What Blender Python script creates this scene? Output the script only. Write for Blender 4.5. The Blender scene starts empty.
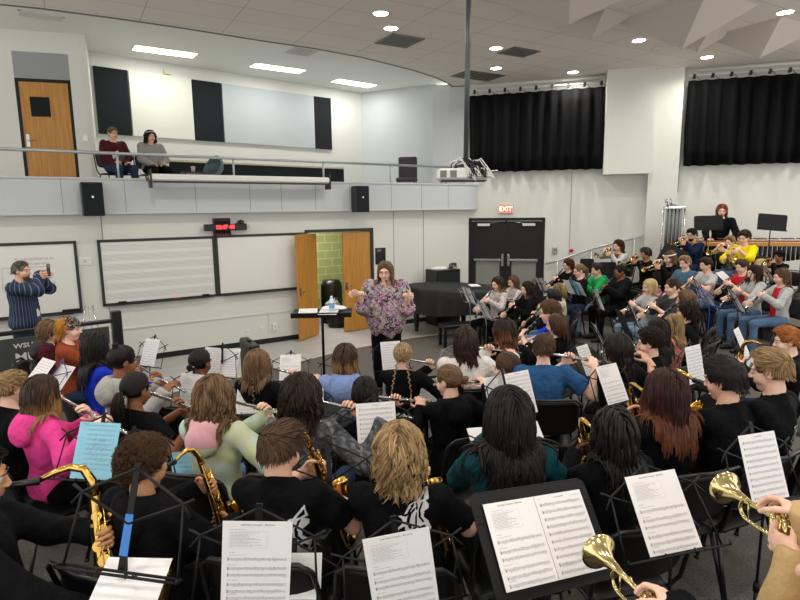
import bpy, math, random
import numpy as np
from mathutils import Matrix, Vector, Quaternion
from math import sin, cos, pi, radians, atan2, hypot, sqrt
random.seed(4)
RNG = np.random.default_rng(7)
SC = bpy.context.scene
COL = SC.collection
V = Vector

# ------------------------------------------------------------------ materials
MATS = {}
def mat(name, col, rough=.6, metal=0., bump=0., bscale=60., spec=.5, emit=0., sheen=0., var=0., vscale=8., coat=0., stretch=None):
    if name in MATS: return MATS[name]
    m = bpy.data.materials.new(name); m.use_nodes = True
    nt = m.node_tree; b = nt.nodes['Principled BSDF']
    c = tuple(col)+(1,) if len(col) == 3 else tuple(col)
    b.inputs['Base Color'].default_value = c
    b.inputs['Roughness'].default_value = rough
    b.inputs['Metallic'].default_value = metal
    b.inputs['Specular IOR Level'].default_value = spec
    if coat: b.inputs['Coat Weight'].default_value = coat
    if sheen:
        b.inputs['Sheen Weight'].default_value = sheen
    if emit:
        b.inputs['Emission Color'].default_value = c
        b.inputs['Emission Strength'].default_value = emit
    tc = None
    if bump or var:
        tc = nt.nodes.new('ShaderNodeTexCoord'); mp = nt.nodes.new('ShaderNodeMapping')
        nt.links.new(tc.outputs['Object'], mp.inputs['Vector'])
        if stretch: mp.inputs['Scale'].default_value = stretch
    if bump:
        n = nt.nodes.new('ShaderNodeTexNoise'); n.inputs['Scale'].default_value = bscale; n.inputs['Detail'].default_value = 3
        nt.links.new(mp.outputs['Vector'], n.inputs['Vector'])
        bp = nt.nodes.new('ShaderNodeBump'); bp.inputs['Strength'].default_value = min(bump, 1); bp.inputs['Distance'].default_value = .01 if bscale > 20 else .03
        nt.links.new(n.outputs['Fac'], bp.inputs['Height']); nt.links.new(bp.outputs['Normal'], b.inputs['Normal'])
    if var:
        n = nt.nodes.new('ShaderNodeTexNoise'); n.inputs['Scale'].default_value = vscale; n.inputs['Detail'].default_value = 4
        nt.links.new(mp.outputs['Vector'], n.inputs['Vector'])
        r = nt.nodes.new('ShaderNodeValToRGB')
        r.color_ramp.elements[0].position = .3; r.color_ramp.elements[1].position = .7
        r.color_ramp.elements[0].color = tuple(max(0, x*(1-var)) for x in c[:3])+(1,)
        r.color_ramp.elements[1].color = tuple(min(1, x*(1+var)) for x in c[:3])+(1,)
        nt.links.new(n.outputs['Fac'], r.inputs['Fac']); nt.links.new(r.outputs['Color'], b.inputs['Base Color'])
    MATS[name] = m
    return m

def srgb(h):
    h = h.lstrip('#'); v = [int(h[i:i+2], 16)/255 for i in (0, 2, 4)]
    return tuple(x/12.92 if x <= .04045 else ((x+.055)/1.055)**2.4 for x in v)

def hair_mat(name, c1, c2=None, tip=None):
    """strand colour varies strand by strand; optional dyed tips"""
    if name in MATS: return MATS[name]
    m = bpy.data.materials.new(name); m.use_nodes = True
    nt = m.node_tree; b = nt.nodes['Principled BSDF']
    a = nt.nodes.new('ShaderNodeAttribute'); a.attribute_name = 'strand'
    sp = nt.nodes.new('ShaderNodeSeparateColor'); nt.links.new(a.outputs['Color'], sp.inputs['Color'])
    r = nt.nodes.new('ShaderNodeValToRGB')
    c2 = c2 or tuple(x*.45 for x in c1)
    r.color_ramp.elements[0].color = tuple(c2)+(1,); r.color_ramp.elements[1].color = tuple(c1)+(1,)
    nt.links.new(sp.outputs[0], r.inputs['Fac'])
    out = r.outputs['Color']
    if tip:
        mx = nt.nodes.new('ShaderNodeMix'); mx.data_type = 'RGBA'
        mr = nt.nodes.new('ShaderNodeMapRange'); mr.inputs[1].default_value = .45; mr.inputs[2].default_value = .85
        nt.links.new(sp.outputs[1], mr.inputs[0]); nt.links.new(mr.outputs[0], mx.inputs[0])
        nt.links.new(out, mx.inputs[6]); mx.inputs[7].default_value = tuple(tip)+(1,)
        out = mx.outputs[2]
    nt.links.new(out, b.inputs['Base Color'])
    b.inputs['Roughness'].default_value = .48; b.inputs['Specular IOR Level'].default_value = .25
    MATS[name] = m
    return m

# ------------------------------------------------------------------ objects
def tag(o, label=None, cat=None, group=None, kind=None):
    if label: o['label'] = label
    if cat: o['category'] = cat
    if group: o['group'] = group
    if kind: o['kind'] = kind
    return o

def empty(name, loc=(0, 0, 0), rz=0., label=None, cat=None, group=None):
    o = bpy.data.objects.new(name, None); COL.objects.link(o)
    o.location = loc; o.rotation_euler = (0, 0, rz); o.empty_display_size = .1
    return tag(o, label, cat, group)

class MB:
    """collects shapes, then becomes ONE mesh"""
    def __init__(s): s.v = []; s.f = []; s.mi = []; s.sm = []; s.n = 0; s.col = None
    def add(s, v, f, mi=0, smooth=False):
        v = np.asarray(v, float).reshape(-1, 3); s.v.append(v)
        o = s.n
        for q in f: s.f.append(tuple(int(i)+o for i in q))
        k = len(f)
        if np.isscalar(mi): s.mi += [mi]*k
        else: s.mi += list(mi)
        s.sm += [smooth]*k; s.n += len(v); return s
    def box(s, c, d, R=None, mi=0, bev=0.):
        c = np.array(c, float); h = np.array(d, float)/2
        if bev <= 0:
            v = np.array([[x, y, z] for x in (-1, 1) for y in (-1, 1) for z in (-1, 1)], float)*h
            f = [(0, 1, 3, 2), (4, 6, 7, 5), (0, 4, 5, 1), (2, 3, 7, 6), (0, 2, 6, 4), (1, 5, 7, 3)]
        else:
            bev = min(bev, h.min()*.95)
            vs = []; 
            for ax in range(3):
                for x in (-1, 1):
                    for y in (-1, 1):
                        for z in (-1, 1):
                            sg = np.array([x, y, z], float); p = sg*(h-bev); p[ax] = sg[ax]*h[ax]; vs.append(p)
            v = np.array(vs)
            def I(ax, x, y, z): return ax*8+((x > 0)*4+(y > 0)*2+(z > 0))
            f = []
            for ax in range(3):
                for sg in (-1, 1):
                    o1, o2 = [a for a in range(3) if a != ax]
                    q = []
                    for a_, b_ in ((-1, -1), (1, -1), (1, 1), (-1, 1)):
                        t = [0, 0, 0]; t[ax] = sg; t[o1] = a_; t[o2] = b_; q.append(I(ax, *t))
                    f.append(q)
            for ax in range(3):   # edges parallel to ax
                o1, o2 = [a for a in range(3) if a != ax]
                for a_ in (-1, 1):
                    for b_ in (-1, 1):
                        t0 = [0, 0, 0]; t1 = [0, 0, 0]
                        t0[ax] = -1; t1[ax] = 1
                        for t in (t0, t1): t[o1] = a_; t[o2] = b_
                        f.append((I(o1, *t0), I(o1, *t1), I(o2, *t1), I(o2, *t0)))
            for x in (-1, 1):
                for y in (-1, 1):
                    for z in (-1, 1): f.append((I(0, x, y, z), I(1, x, y, z), I(2, x, y, z)))
        if R is not None: v = v@np.array(R).T
        return s.add(v+c, f, mi)
    def tube(s, pts, r, n=8, mi=0, caps=True, closed=False):
        P = np.array(pts, float); K = len(P)
        r = np.full(K, r, float) if np.isscalar(r) else np.array(r, float)
        if closed: T = np.roll(P, -1, 0)-np.roll(P, 1, 0)
        else: T = np.gradient(P, axis=0)
        T /= np.linalg.norm(T, axis=1)[:, None]+1e-12
        u = np.array([0, 0, 1.]) if abs(T[0][2]) < .9 else np.array([1., 0, 0])
        U = []
        for k in range(K):
            u = u-T[k]*(u@T[k]); u = u/(np.linalg.norm(u)+1e-12); U.append(u)
        U = np.array(U); W = np.cross(T, U)
        a = np.arange(n)*2*pi/n
        v = P[:, None]+r[:, None, None]*(np.cos(a)[None, :, None]*U[:, None]+np.sin(a)[None, :, None]*W[:, None])
        f = []
        for k in range(K if closed else K-1):
            k2 = (k+1) % K
            for j in range(n):
                j2 = (j+1) % n; f.append((k*n+j, k*n+j2, k2*n+j2, k2*n+j))
        s.add(v.reshape(-1, 3), f, mi, True)
        if caps and not closed:
            s.f.append(tuple(range(s.n-K*n, s.n-K*n+n))[::-1]); s.mi.append(mi); s.sm.append(False)
            s.f.append(tuple(range(s.n-n, s.n))); s.mi.append(mi); s.sm.append(False)
        return s
    def lathe(s, prof, a, d, n=24, mi=0):
        """prof (t along axis, radius); open surface of revolution from point a along d"""
        a = np.array(a, float); d = np.array(d, float); d /= np.linalg.norm(d)
        u = np.array([0, 0, 1.]) if abs(d[2]) < .9 else np.array([1., 0, 0])
        u = u-d*(u@d); u /= np.linalg.norm(u); w = np.cross(d, u)
        an = np.arange(n)*2*pi/n
        v = np.array([a+d*t+r*(cos(q)*u+sin(q)*w) for t, r in prof for q in an])
        f = [(k*n+j, k*n+(j+1) % n, (k+1)*n+(j+1) % n, (k+1)*n+j) for k in range(len(prof)-1) for j in range(n)]
        return s.add(v, f, mi, True)
    def ball(s, c, r, n=10, mi=0, R=None):
        r = np.array([r]*3 if np.isscalar(r) else r, float)
        v = [[0, 0, 1]]; 
        for i in range(1, n):
            t = pi*i/n
            for j in range(2*n): q = pi*j/n; v.append([sin(t)*cos(q), sin(t)*sin(q), cos(t)])
        v.append([0, 0, -1]); v = np.array(v)*r
        if R is not None: v = v@np.array(R).T
        f = []; m = 2*n
        for j in range(m): f.append((0, 1+j, 1+(j+1) % m))
        for i in range(n-2):
            for j in range(m): a = 1+i*m; f.append((a+j, a+m+j, a+m+(j+1) % m, a+(j+1) % m))
        a = 1+(n-2)*m; e = len(v)-1
        for j in range(m): f.append((a+j, e, a+(j+1) % m))
        return s.add(v+np.array(c), f, mi, True)
    def prism(s, poly, z0, z1, M=None, mi=0):
        """polygon in xy extruded in z; M 4x4 moves it"""
        n = len(poly); v = [[p[0], p[1], z0] for p in poly]+[[p[0], p[1], z1] for p in poly]
        v = np.array(v, float)
        if M is not None: M = np.array(M); v = v@M[:3, :3].T+M[:3, 3]
        f = [tuple(range(n))[::-1], tuple(range(n, 2*n))]+[(i, (i+1) % n, n+(i+1) % n, n+i) for i in range(n)]
        return s.add(v, f, mi)
    def mesh(s, name, mats):
        me = bpy.data.meshes.new(name)
        v = np.concatenate(s.v) if s.v else np.zeros((0, 3))
        me.from_pydata(v.tolist(), [], s.f)
        for m in (mats if isinstance(mats, (list, tuple)) else [mats]): me.materials.append(m)
        me.polygons.foreach_set('material_index', s.mi); me.polygons.foreach_set('use_smooth', s.sm)
        if s.col is not None:
            at = me.color_attributes.new('strand', 'FLOAT_COLOR', 'POINT')
            at.data.foreach_set('color', np.asarray(s.col, np.float32).ravel())
        me.update(); return me
    def build(s, name, mats, parent=None, loc=None, rz=None):
        o = bpy.data.objects.new(name, s.mesh(name, mats)); COL.objects.link(o)
        if parent: o.parent = parent
        if loc is not None: o.location = loc
        if rz is not None: o.rotation_euler = (0, 0, rz)
        return o

def fast_obj(name, v, f, mats, parent=None, mi=None, col=None, smooth=True):
    """numpy verts, faces (quads or tris, same size)"""
    me = bpy.data.meshes.new(name); f = np.asarray(f, np.int32); k = f.shape[1]
    me.vertices.add(len(v)); me.vertices.foreach_set('co', np.asarray(v, np.float32).ravel())
    me.loops.add(f.size); me.loops.foreach_set('vertex_index', f.ravel())
    me.polygons.add(len(f)); me.polygons.foreach_set('loop_start', np.arange(0, f.size, k, dtype=np.int32))
    for m in (mats if isinstance(mats, (list, tuple)) else [mats]): me.materials.append(m)
    if mi is not None: me.polygons.foreach_set('material_index', np.asarray(mi, np.int32))
    me.update(calc_edges=True)
    me.polygons.foreach_set('use_smooth', np.full(len(f), smooth))
    if col is not None:
        at = me.color_attributes.new('strand', 'FLOAT_COLOR', 'POINT'); at.data.foreach_set('color', np.asarray(col, np.float32).ravel())
    o = bpy.data.objects.new(name, me); COL.objects.link(o)
    if parent: o.parent = parent
    return o

def struct(name, mb, m, label=None):
    o = mb.build(name, m); o['kind'] = 'structure'
    if label: o['label'] = label
    return o

def copy_tree(o, parent=None):
    c = o.copy(); COL.objects.link(c)
    if parent: c.parent = parent
    for ch in o.children: copy_tree(ch, c)
    return c

def text_mesh(txt, size, font_bold=False):
    cu = bpy.data.curves.new('t', 'FONT'); cu.body = txt; cu.size = size; cu.align_x = 'CENTER'; cu.align_y = 'CENTER'
    cu.resolution_u = 2
    if font_bold: cu.offset = size*.02
    o = bpy.data.objects.new('t', cu); COL.objects.link(o)
    dg = bpy.context.evaluated_depsgraph_get(); dg.update()
    me = bpy.data.meshes.new_from_object(o.evaluated_get(dg))
    v = np.array([x.co[:] for x in me.vertices]).reshape(-1, 3); f = [tuple(p.vertices) for p in me.polygons]
    bpy.data.objects.remove(o); bpy.data.meshes.remove(me); bpy.data.curves.remove(cu)
    return v, f

# ------------------------------------------------------------------ signed distance shapes -> one smooth skin
def nets(F, lo, h):
    """surface of F<0 on a regular grid (quads)"""
    I = F < 0
    nx, ny, nz = F.shape
    m = np.zeros((nx-1, ny-1, nz-1), int)
    for dx in (0, 1):
        for dy in (0, 1):
            for dz in (0, 1): m += I[dx:nx-1+dx, dy:ny-1+dy, dz:nz-1+dz]
    act = (m > 0) & (m < 8)
    idx = np.full(act.shape, -1, int); cells = np.argwhere(act); idx[act] = np.arange(len(cells))
    if not len(cells): return np.zeros((0, 3)), np.zeros((0, 4), int)
    acc = np.zeros((len(cells), 3)); cnt = np.zeros(len(cells))
    cor = [(0, 0, 0), (1, 0, 0), (0, 1, 0), (1, 1, 0), (0, 0, 1), (1, 0, 1), (0, 1, 1), (1, 1, 1)]
    vals = [F[cells[:, 0]+c[0], cells[:, 1]+c[1], cells[:, 2]+c[2]] for c in cor]
    for a in range(8):
        for b in range(a+1, 8):
            ca, cb = np.array(cor[a]), np.array(cor[b])
            if abs(ca-cb).sum() != 1: continue
            fa, fb = vals[a], vals[b]; x = (fa < 0) != (fb < 0)
            t = np.where(x, fa/(fa-fb+1e-20), 0)
            acc += x[:, None]*(ca+(cb-ca)*t[:, None]); cnt += x
    v = (cells+acc/cnt[:, None])*h+lo
    faces = []
    for ax in range(3):
        s0 = [slice(None)]*3; s1 = [slice(None)]*3; s0[ax] = slice(0, -1); s1[ax] = slice(1, None)
        A = I[tuple(s0)]; B = I[tuple(s1)]
        x = np.argwhere(A != B)
        o1, o2 = [(1, 2), (2, 0), (0, 1)][ax]
        ok = (x[:, o1] > 0) & (x[:, o2] > 0) & (x[:, o1] < F.shape[o1]-1) & (x[:, o2] < F.shape[o2]-1)
        x = x[ok]
        if not len(x): continue
        e1 = np.zeros(3, int); e1[o1] = 1; e2 = np.zeros(3, int); e2[o2] = 1
        q = np.stack([idx[tuple((x-e1-e2).T)], idx[tuple((x-e2).T)], idx[tuple(x.T)], idx[tuple((x-e1).T)]], 1)
        fl = ~A[tuple(x.T)]
        q[fl] = q[fl][:, ::-1]
        faces.append(q)
    return v, np.concatenate(faces)

def grid(lo, hi, h):
    lo = np.array(lo)-2*h; hi = np.array(hi)+2*h
    ax = [np.arange(lo[i], hi[i]+h, h) for i in range(3)]
    X = np.stack(np.meshgrid(*ax, indexing='ij'), -1).astype(np.float32)
    return X, lo

def cap(P, a, b, ra, rb):
    a = np.array(a, np.float32); b = np.array(b, np.float32); ba = b-a
    t = np.clip(((P-a)@ba)/(ba@ba+1e-9), 0, 1)
    return np.linalg.norm(P-a-t[..., None]*ba, axis=-1)-(ra+t*(rb-ra))
def ell(P, c, r):
    q = (P-np.array(c, np.float32)); r = np.array(r, np.float32)
    k0 = np.linalg.norm(q/r, axis=-1); k1 = np.linalg.norm(q/(r*r), axis=-1)+1e-9
    return k0*(k0-1)/k1
def smin(a, b, k):
    h = np.clip(.5+.5*(b-a)/k, 0, 1); return b+(a-b)*h-k*h*(1-h)
def smax(a, b, k): return -smin(-a, -b, k)

def smooth_faces_to(v, f, R, t): return v@np.array(R).T+np.array(t), f
# ================================================================== MATERIALS
def M_(n, hx, rough=.6, **k): return mat(n, srgb(hx), rough, **k)
for n, hx in dict(skin_light='e2b096', skin_fair='ebbfa8', skin_tan='c08c66', skin_brown='8a573a', skin_deep='5a3826').items():
    m = M_(n, hx, .5, bump=.15, bscale=90., spec=.35)
    b = m.node_tree.nodes['Principled BSDF']; b.inputs['Subsurface Weight'].default_value = .08; b.inputs['Subsurface Radius'].default_value = (.02, .008, .004)
M_('lips', 'c4827a', .45); M_('eye_white', 'c9c2b8', .35); M_('iris', '2a1c14', .2); M_('brow', '4a3626', .8)
M_('black_plastic', '0c0c0d', .35, bump=.1, bscale=200.); M_('white_plastic', 'e4e2dc', .4); M_('black_metal', '0b0b0c', .4, metal=.0, spec=.6)
M_('white_cloth', 'd8d4d0', .8); M_('print_grey', 'd6d6d4', .7)
M_('tan_leather', 'a5825a', .6)
# clothes
def cloth(n, hx, **k): k.setdefault('bump', .9); k.setdefault('bscale', 13.); return M_(n, hx, .85, spec=.12, **k)
for n, hx in dict(black_tee='09090b', black_hood='0c0c0e', black_poly='0a0b0d', teal='12434c', blue_tee='2c5480', pink='e0458f', grey_hood='a9a7a3', navy='16233f',
                  blue_hood='8296c8', maroon='4a1a22', orange='8a4126', royal='1f37b8', white_tee='ded7d2', green='1f9a52', yellow='e8d312', red='c02a34', grey_tee='a3a3a2', lt_grey='b4b4b4', denim_j='4b6a84',
                  beige='c3a474', dkgrey='3a3b3e', brown_vest='6c4526', jeans='566f8c', jeans_lt='7d95ac', jeans_dk='263449', black_pants='0a0a0c', pinkp='c87a92', grey_sweat='93928f', cream='cfc6b2').items(): cloth(n, hx)
m = cloth('marble_grey', '4a4c50'); 
def var_mat(name, cols, scale, kind='noise', dist=0., bump=.2, detail=4):
    m = bpy.data.materials.new(name); m.use_nodes = True; nt = m.node_tree; b = nt.nodes['Principled BSDF']; b.inputs['Roughness'].default_value = .85; b.inputs['Specular IOR Level'].default_value = .2
    tc = nt.nodes.new('ShaderNodeTexCoord'); r = nt.nodes.new('ShaderNodeValToRGB')
    if kind == 'noise':
        n = nt.nodes.new('ShaderNodeTexNoise'); n.inputs['Scale'].default_value = scale; n.inputs['Detail'].default_value = detail; n.inputs['Distortion'].default_value = dist; out = n.outputs['Fac']
        nt.links.new(tc.outputs['Object'], n.inputs['Vector'])
    else:
        n0 = nt.nodes.new('ShaderNodeTexNoise'); n0.inputs['Scale'].default_value = scale*.8; n0.inputs['Detail'].default_value = 2
        mx = nt.nodes.new('ShaderNodeMix'); mx.data_type = 'VECTOR'; mx.inputs[0].default_value = .12; nt.links.new(tc.outputs['Object'], n0.inputs['Vector'])
        nt.links.new(tc.outputs['Object'], mx.inputs[4]); nt.links.new(n0.outputs['Color'], mx.inputs[5])
        n = nt.nodes.new('ShaderNodeTexVoronoi'); n.inputs['Scale'].default_value = scale; nt.links.new(mx.outputs[1], n.inputs['Vector'])
        sp = nt.nodes.new('ShaderNodeSeparateColor'); nt.links.new(n.outputs['Color'], sp.inputs['Color']); out = sp.outputs[0]
    els = r.color_ramp.elements
    while len(els) < len(cols): els.new(.5)
    for i, (p, c) in enumerate(cols): els[i].position = p; els[i].color = srgb(c)+(1,)
    if kind != 'noise': r.color_ramp.interpolation = 'CONSTANT'
    nt.links.new(out, r.inputs['Fac']); nt.links.new(r.outputs['Color'], b.inputs['Base Color'])
    if bump:
        bp = nt.nodes.new('ShaderNodeBump'); bp.inputs['Strength'].default_value = bump; bp.inputs['Distance'].default_value = .005
        n2 = nt.nodes.new('ShaderNodeTexNoise'); n2.inputs['Scale'].default_value = 150; nt.links.new(tc.outputs['Object'], n2.inputs['Vector']); nt.links.new(n2.outputs['Fac'], bp.inputs['Height']); nt.links.new(bp.outputs['Normal'], b.inputs['Normal'])
    MATS[name] = m; return m
var_mat('marble', [(.35, '2c2e31'), (.5, '4c4e52'), (.66, '7c7e82')], 14, dist=2.)
var_mat('tiedye', [(.3, 'b9cdbb'), (.45, 'c3d3c2'), (.55, 'c9cf9a'), (.66, 'c3c8cf')], 4, dist=1.)
var_mat('tiedye_pink', [(.3, 'c98c96'), (.6, 'dcaab0'), (.75, 'c3cdbe')], 6, dist=1.)
var_mat('floral', [(0, '34323a'), (.2, 'b0557f'), (.36, 'b9a6b8'), (.5, 'b9b48a'), (.62, '8a949c'), (.74, '8f7396'), (.82, '3f393f'), (.92, 'c2b8b8')], 44, 'vor', 1.)
var_mat('bandana', [(.3, '0c0c0e'), (.54, '141416'), (.6, 'b8b8b8')], 34, dist=3.)
var_mat('coral_print', [(.3, 'b26a5c'), (.5, 'c98a78'), (.6, '8a3a3a'), (.7, 'd8b0a0')], 30, dist=2.)
var_mat('sheer_print', [(.35, 'cdc6c0'), (.52, 'c4bab8'), (.62, '8a7a80')], 26, dist=2.)
m = bpy.data.materials.new('stripe_navy'); m.use_nodes = True; nt = m.node_tree; b = nt.nodes['Principled BSDF']; b.inputs['Roughness'].default_value = .8
tc = nt.nodes.new('ShaderNodeTexCoord'); g = nt.nodes.new('ShaderNodeTexGradient'); g.gradient_type = 'RADIAL'; nt.links.new(tc.outputs['Object'], g.inputs['Vector']); w = nt.nodes.new('ShaderNodeMath'); w.operation = 'MULTIPLY'; w.inputs[1].default_value = 6.2832*34; w2 = nt.nodes.new('ShaderNodeMath'); w2.operation = 'SINE'
r = nt.nodes.new('ShaderNodeValToRGB'); r.color_ramp.elements[0].position = .82; r.color_ramp.elements[0].color = srgb('18243c')+(1,); r.color_ramp.elements[1].position = .95; r.color_ramp.elements[1].color = srgb('5a7192')+(1,)
nt.links.new(g.outputs['Fac'], w.inputs[0]); nt.links.new(w.outputs[0], w2.inputs[0]); nt.links.new(w2.outputs[0], r.inputs['Fac']); nt.links.new(r.outputs['Color'], b.inputs['Base Color']); MATS['stripe_navy'] = m
M_('shoe_black', '141414', .5); M_('shoe_grey', '8d8d8c', .5); M_('shoe_white', 'c9c7c2', .5)
# hair
for n, a, b_ in [('hair_dkbrown', '3a281c', '150d08'), ('hair_brown', '5d4330', '2a1b12'), ('hair_curly', '6b4e33', '241810'), ('hair_ltbrown', '86684a', '46311f'), ('hair_honey', 'b5976a', '5c462c'), ('hair_blonde', 'd9bb83', '94703e'), ('hair_pale', 'e6d3a0', 'b09660'),
                 ('hair_black', '1f1916', '060505'), ('hair_auburn', '5c2c1e', '260f0a'), ('hair_red', 'a3653f', '6b3a20'), ('hair_ginger', 'b5733a', '7a4218'), ('hair_orange', 'c98a3c', '8a5a1e'), ('hair_grey', '8a8178', '544d46'), ('hair_soft_black', '2a201a', '0e0a08'), ('hair_sandy', 'a88960', '5e472c')]:
    hair_mat(n, srgb(a), srgb(b_))
hair_mat('hair_copper_tips', srgb('33241a'), srgb('140d09'), srgb('8a5836'))
hair_mat('hair_auburn_tips', srgb('44231b'), srgb('1a0c09'), srgb('703f29'))
hair_mat('hair_brown_tips', srgb('4c3626'), srgb('20150e'), srgb('a07a4c'))
M_('beard_grey', '8d857c', .8, bump=.6, bscale=150.)
# metals, paper
M_('brass', 'dcc98e', .16, metal=1., bump=.02, bscale=30.); M_('gold_lacquer', 'd2aa5a', .2, metal=1.); M_('silver', 'd5d5d2', .18, metal=1.); M_('nickel', 'bdbdb8', .25, metal=1.)
M_('ebony', '121012', .3, spec=.6); M_('paper', 'e8e5e4', .7, bump=.05, bscale=20.); M_('paper_blue', '8fcbe0', .7, bump=.05, bscale=20.); M_('ink', '97959b', .8); M_('ink_dark', '26252a', .8)
M_('stand_black', '0b0b0c', .5, spec=.3); M_('stand_purple', '4a2a66', .4); M_('stand_blue', '2a4fb0', .4); M_('tape_blue', '3a78c4', .6); M_('stand_silver', '9a9a9a', .35, metal=.8)
M_('chair_plastic', '0c0c0d', .45, bump=.15, bscale=220., spec=.35); M_('chair_metal', '101011', .35, spec=.5); M_('chair_white', 'd8d8d6', .4); M_('chair_tan', 'c7a878', .5)
# ================================================================== PEOPLE
def rz(a): return np.array([[cos(a), -sin(a), 0], [sin(a), cos(a), 0], [0, 0, 1.]])
def rx(a): return np.array([[1., 0, 0], [0, cos(a), -sin(a)], [0, sin(a), cos(a)]])
def ry(a): return np.array([[cos(a), 0, sin(a)], [0, 1., 0], [-sin(a), 0, cos(a)]])
def nrm(v): v = np.array(v, float); return v/(np.linalg.norm(v)+1e-12)

_HEAD = {}
def head_mesh(h, jaw=1.0, fat=0.):
    key = (h, jaw, fat)
    if key in _HEAD: return _HEAD[key]
    P, lo = grid((-.095, -.125, -.17), (.095, .13, .13), h)
    ax = np.abs(P[..., 0]); Q = np.stack([ax, P[..., 1], P[..., 2]], -1)      # symmetric
    F = ell(Q, (0, -.018, .028), (.074, .092, .088))
    F = smin(F, ell(Q, (0, .02, -.035), (.058*jaw+fat, .066, .078)), .03)
    F = smin(F, ell(Q, (0, .052, -.092), (.026*jaw+fat, .024, .022)), .025)
    F = smin(F, ell(Q, (.036, .05, -.034), (.028+fat, .028, .03)), .02)
    F = smin(F, ell(Q, (.03, .072, .03), (.03, .012, .009)), .014)
    F = smax(F, -ell(Q, (.032, .094, .008), (.017, .014, .011)), .01)
    F = smin(F, cap(Q, (0, .084, .014), (0, .104, -.024), .007, .011), .010)
    F = smin(F, ell(Q, (.011, .095, -.028), (.008, .01, .007)), .006)
    F = smin(F, ell(Q, (0, .083, -.051), (.023, .010, .006)), .005)
    F = smin(F, ell(Q, (0, .080, -.062), (.020, .011, .007)), .005)
    F = smin(F, ell(Q, (.0765, -.006, -.004), (.011, .02, .031)), .005)
    F = smax(F, -ell(Q, (.089, -.002, 0), (.006, .01, .017)), .003)
    F = smin(F, cap(Q, (0, -.018, -.05), (0, -.022, -.105), .045+fat, .043+fat), .02)
    v, f = nets(F, lo, h)
    c = v[f].mean(1)
    mi = np.zeros(len(f), int)
    mi[(np.abs(c[:, 0]) < .023) & (c[:, 1] > .079) & (c[:, 2] < -.047) & (c[:, 2] > -.068)] = 1
    m = MB(); m.add(v, f, list(mi), True)
    for s in (-1, 1):
        m.ball((s*.032, .0738, .008), .0118, 6, 2)
        m.ball((s*.032, .0826, .0078), (.0062, .0038, .0062), 5, 3)
        m.tube([(s*.020, .083, .011), (s*.032, .0865, .0155), (s*.044, .081, .011)], .0024, 5, 0)
        m.tube([(s*.014, .091, .024), (s*.032, .092, .030), (s*.048, .078, .025)], [.0022, .003, .0016], 5, 4)
    v = np.concatenate(m.v); r = (v, m.f, m.mi)
    _HEAD[key] = r
    return r

_HAND = {}
def hand_mesh(h, pose):
    """right hand; wrist at 0, fingers +Y, palm faces -Z, thumb on -X side"""
    if (h, pose) in _HAND: return _HAND[(h, pose)]
    curl = {'grip': 1.0, 'relax': .45, 'fist': 1.35, 'hold': .8}[pose]
    P, lo = grid((-.075, -.05, -.085), (.065, .19, .03), h)
    F = ell(P, (0, .045, -.002), (.041, .05, .015))
    F = smin(F, cap(P, (0, -.045, 0), (0, .01, 0), .027, .026), .02)
    F = smin(F, ell(P, (-.024, .03, -.010), (.018, .03, .014)), .012)
    for i, (x, y, L) in enumerate([(-.030, .082, .078), (-.010, .088, .086), (.011, .085, .080), (.031, .075, .062)]):
        p = np.array([x, y, 0.]); a = .25*curl; d = nrm((x*.8, 1, 0))
        for j, (fr, r) in enumerate([(.45, .0088), (.32, .0080), (.23, .0070)]):
            a += (.55, .75, .5)[j]*curl*(1+.06*i) if j else .25*curl
            q = p+np.array([d[0]*cos(a), d[1]*cos(a), -sin(a)])*L*fr
            F = smin(F, cap(P, p, q, r+.0006, r-.0004), .003); p = q
    p = np.array([-.034, .022, -.010])
    for d, L, r in [((-.62, .62, -.45), .036, .0105), ((-.25, .75, -.6), .03, .0092), ((.15, .75, -.62), .024, .0082)]:
        q = p+nrm(d)*L; F = smin(F, cap(P, p, q, r, r-.0008), .004); p = q
    v, f = nets(F, lo, h); _HAND[(h, pose)] = (v, f); return v, f

HS = .95
def skeleton(stand, arms, w=1., lean=0., legs=None):
    if stand:
        J = dict(pel=(0, 0, .93), bel=(0, .015, 1.08), che=(0, 0, 1.25), sho=1.365, shx=.175, nk=1.40, head=(0, .03, 1.55), off=.40)
        J['hip'] = [(-.085, 0, .90), (.085, 0, .90)]; J['kn'] = [(-.10, .02, .48), (.10, .02, .48)]; J['an'] = [(-.11, -.01, .09), (.11, -.01, .09)]
    else:
        J = dict(pel=(0, 0, .555), bel=(0, .015, .69), che=(0, 0, .85), sho=.965, shx=.165, nk=1.00, head=(0, .03, 1.15))
        J['hip'] = [(-.09, .02, .53), (.09, .02, .53)]; J['kn'] = [(-.14, .42, .50), (.14, .42, .50)]; J['an'] = [(-.15, .41, .09), (.15, .41, .09)]
    return J

def ik(S, W, l1, l2, pole):
    S = np.array(S, float); W = np.array(W, float); d = W-S; D = np.linalg.norm(d)
    if D > (l1+l2)*.985: W = S+d/D*(l1+l2)*.985; d = W-S; D = np.linalg.norm(d)
    D = max(D, abs(l1-l2)+.02); u = d/np.linalg.norm(d); x = (l1*l1-l2*l2+D*D)/(2*D); h = sqrt(max(l1*l1-x*x, 1e-6))
    p = np.array(pole, float); p = nrm(p-u*(p@u))
    return S+u*x+p*h, W

def fabric_noise(P, amp, seed):
    x, y, z = P[..., 0], P[..., 1], P[..., 2]; r = np.random.default_rng(seed); ph = r.uniform(0, 6.28, 8)
    w = np.sin(21*z+5*np.sin(9*x+ph[0])+4*y+ph[1])*.5+np.sin(34*z-17*x+6*np.sin(7*y+ph[2])+ph[3])*.3+np.sin(26*x+19*y+ph[4]+3*np.sin(16*z+ph[5]))*.35
    return amp*w

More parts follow.
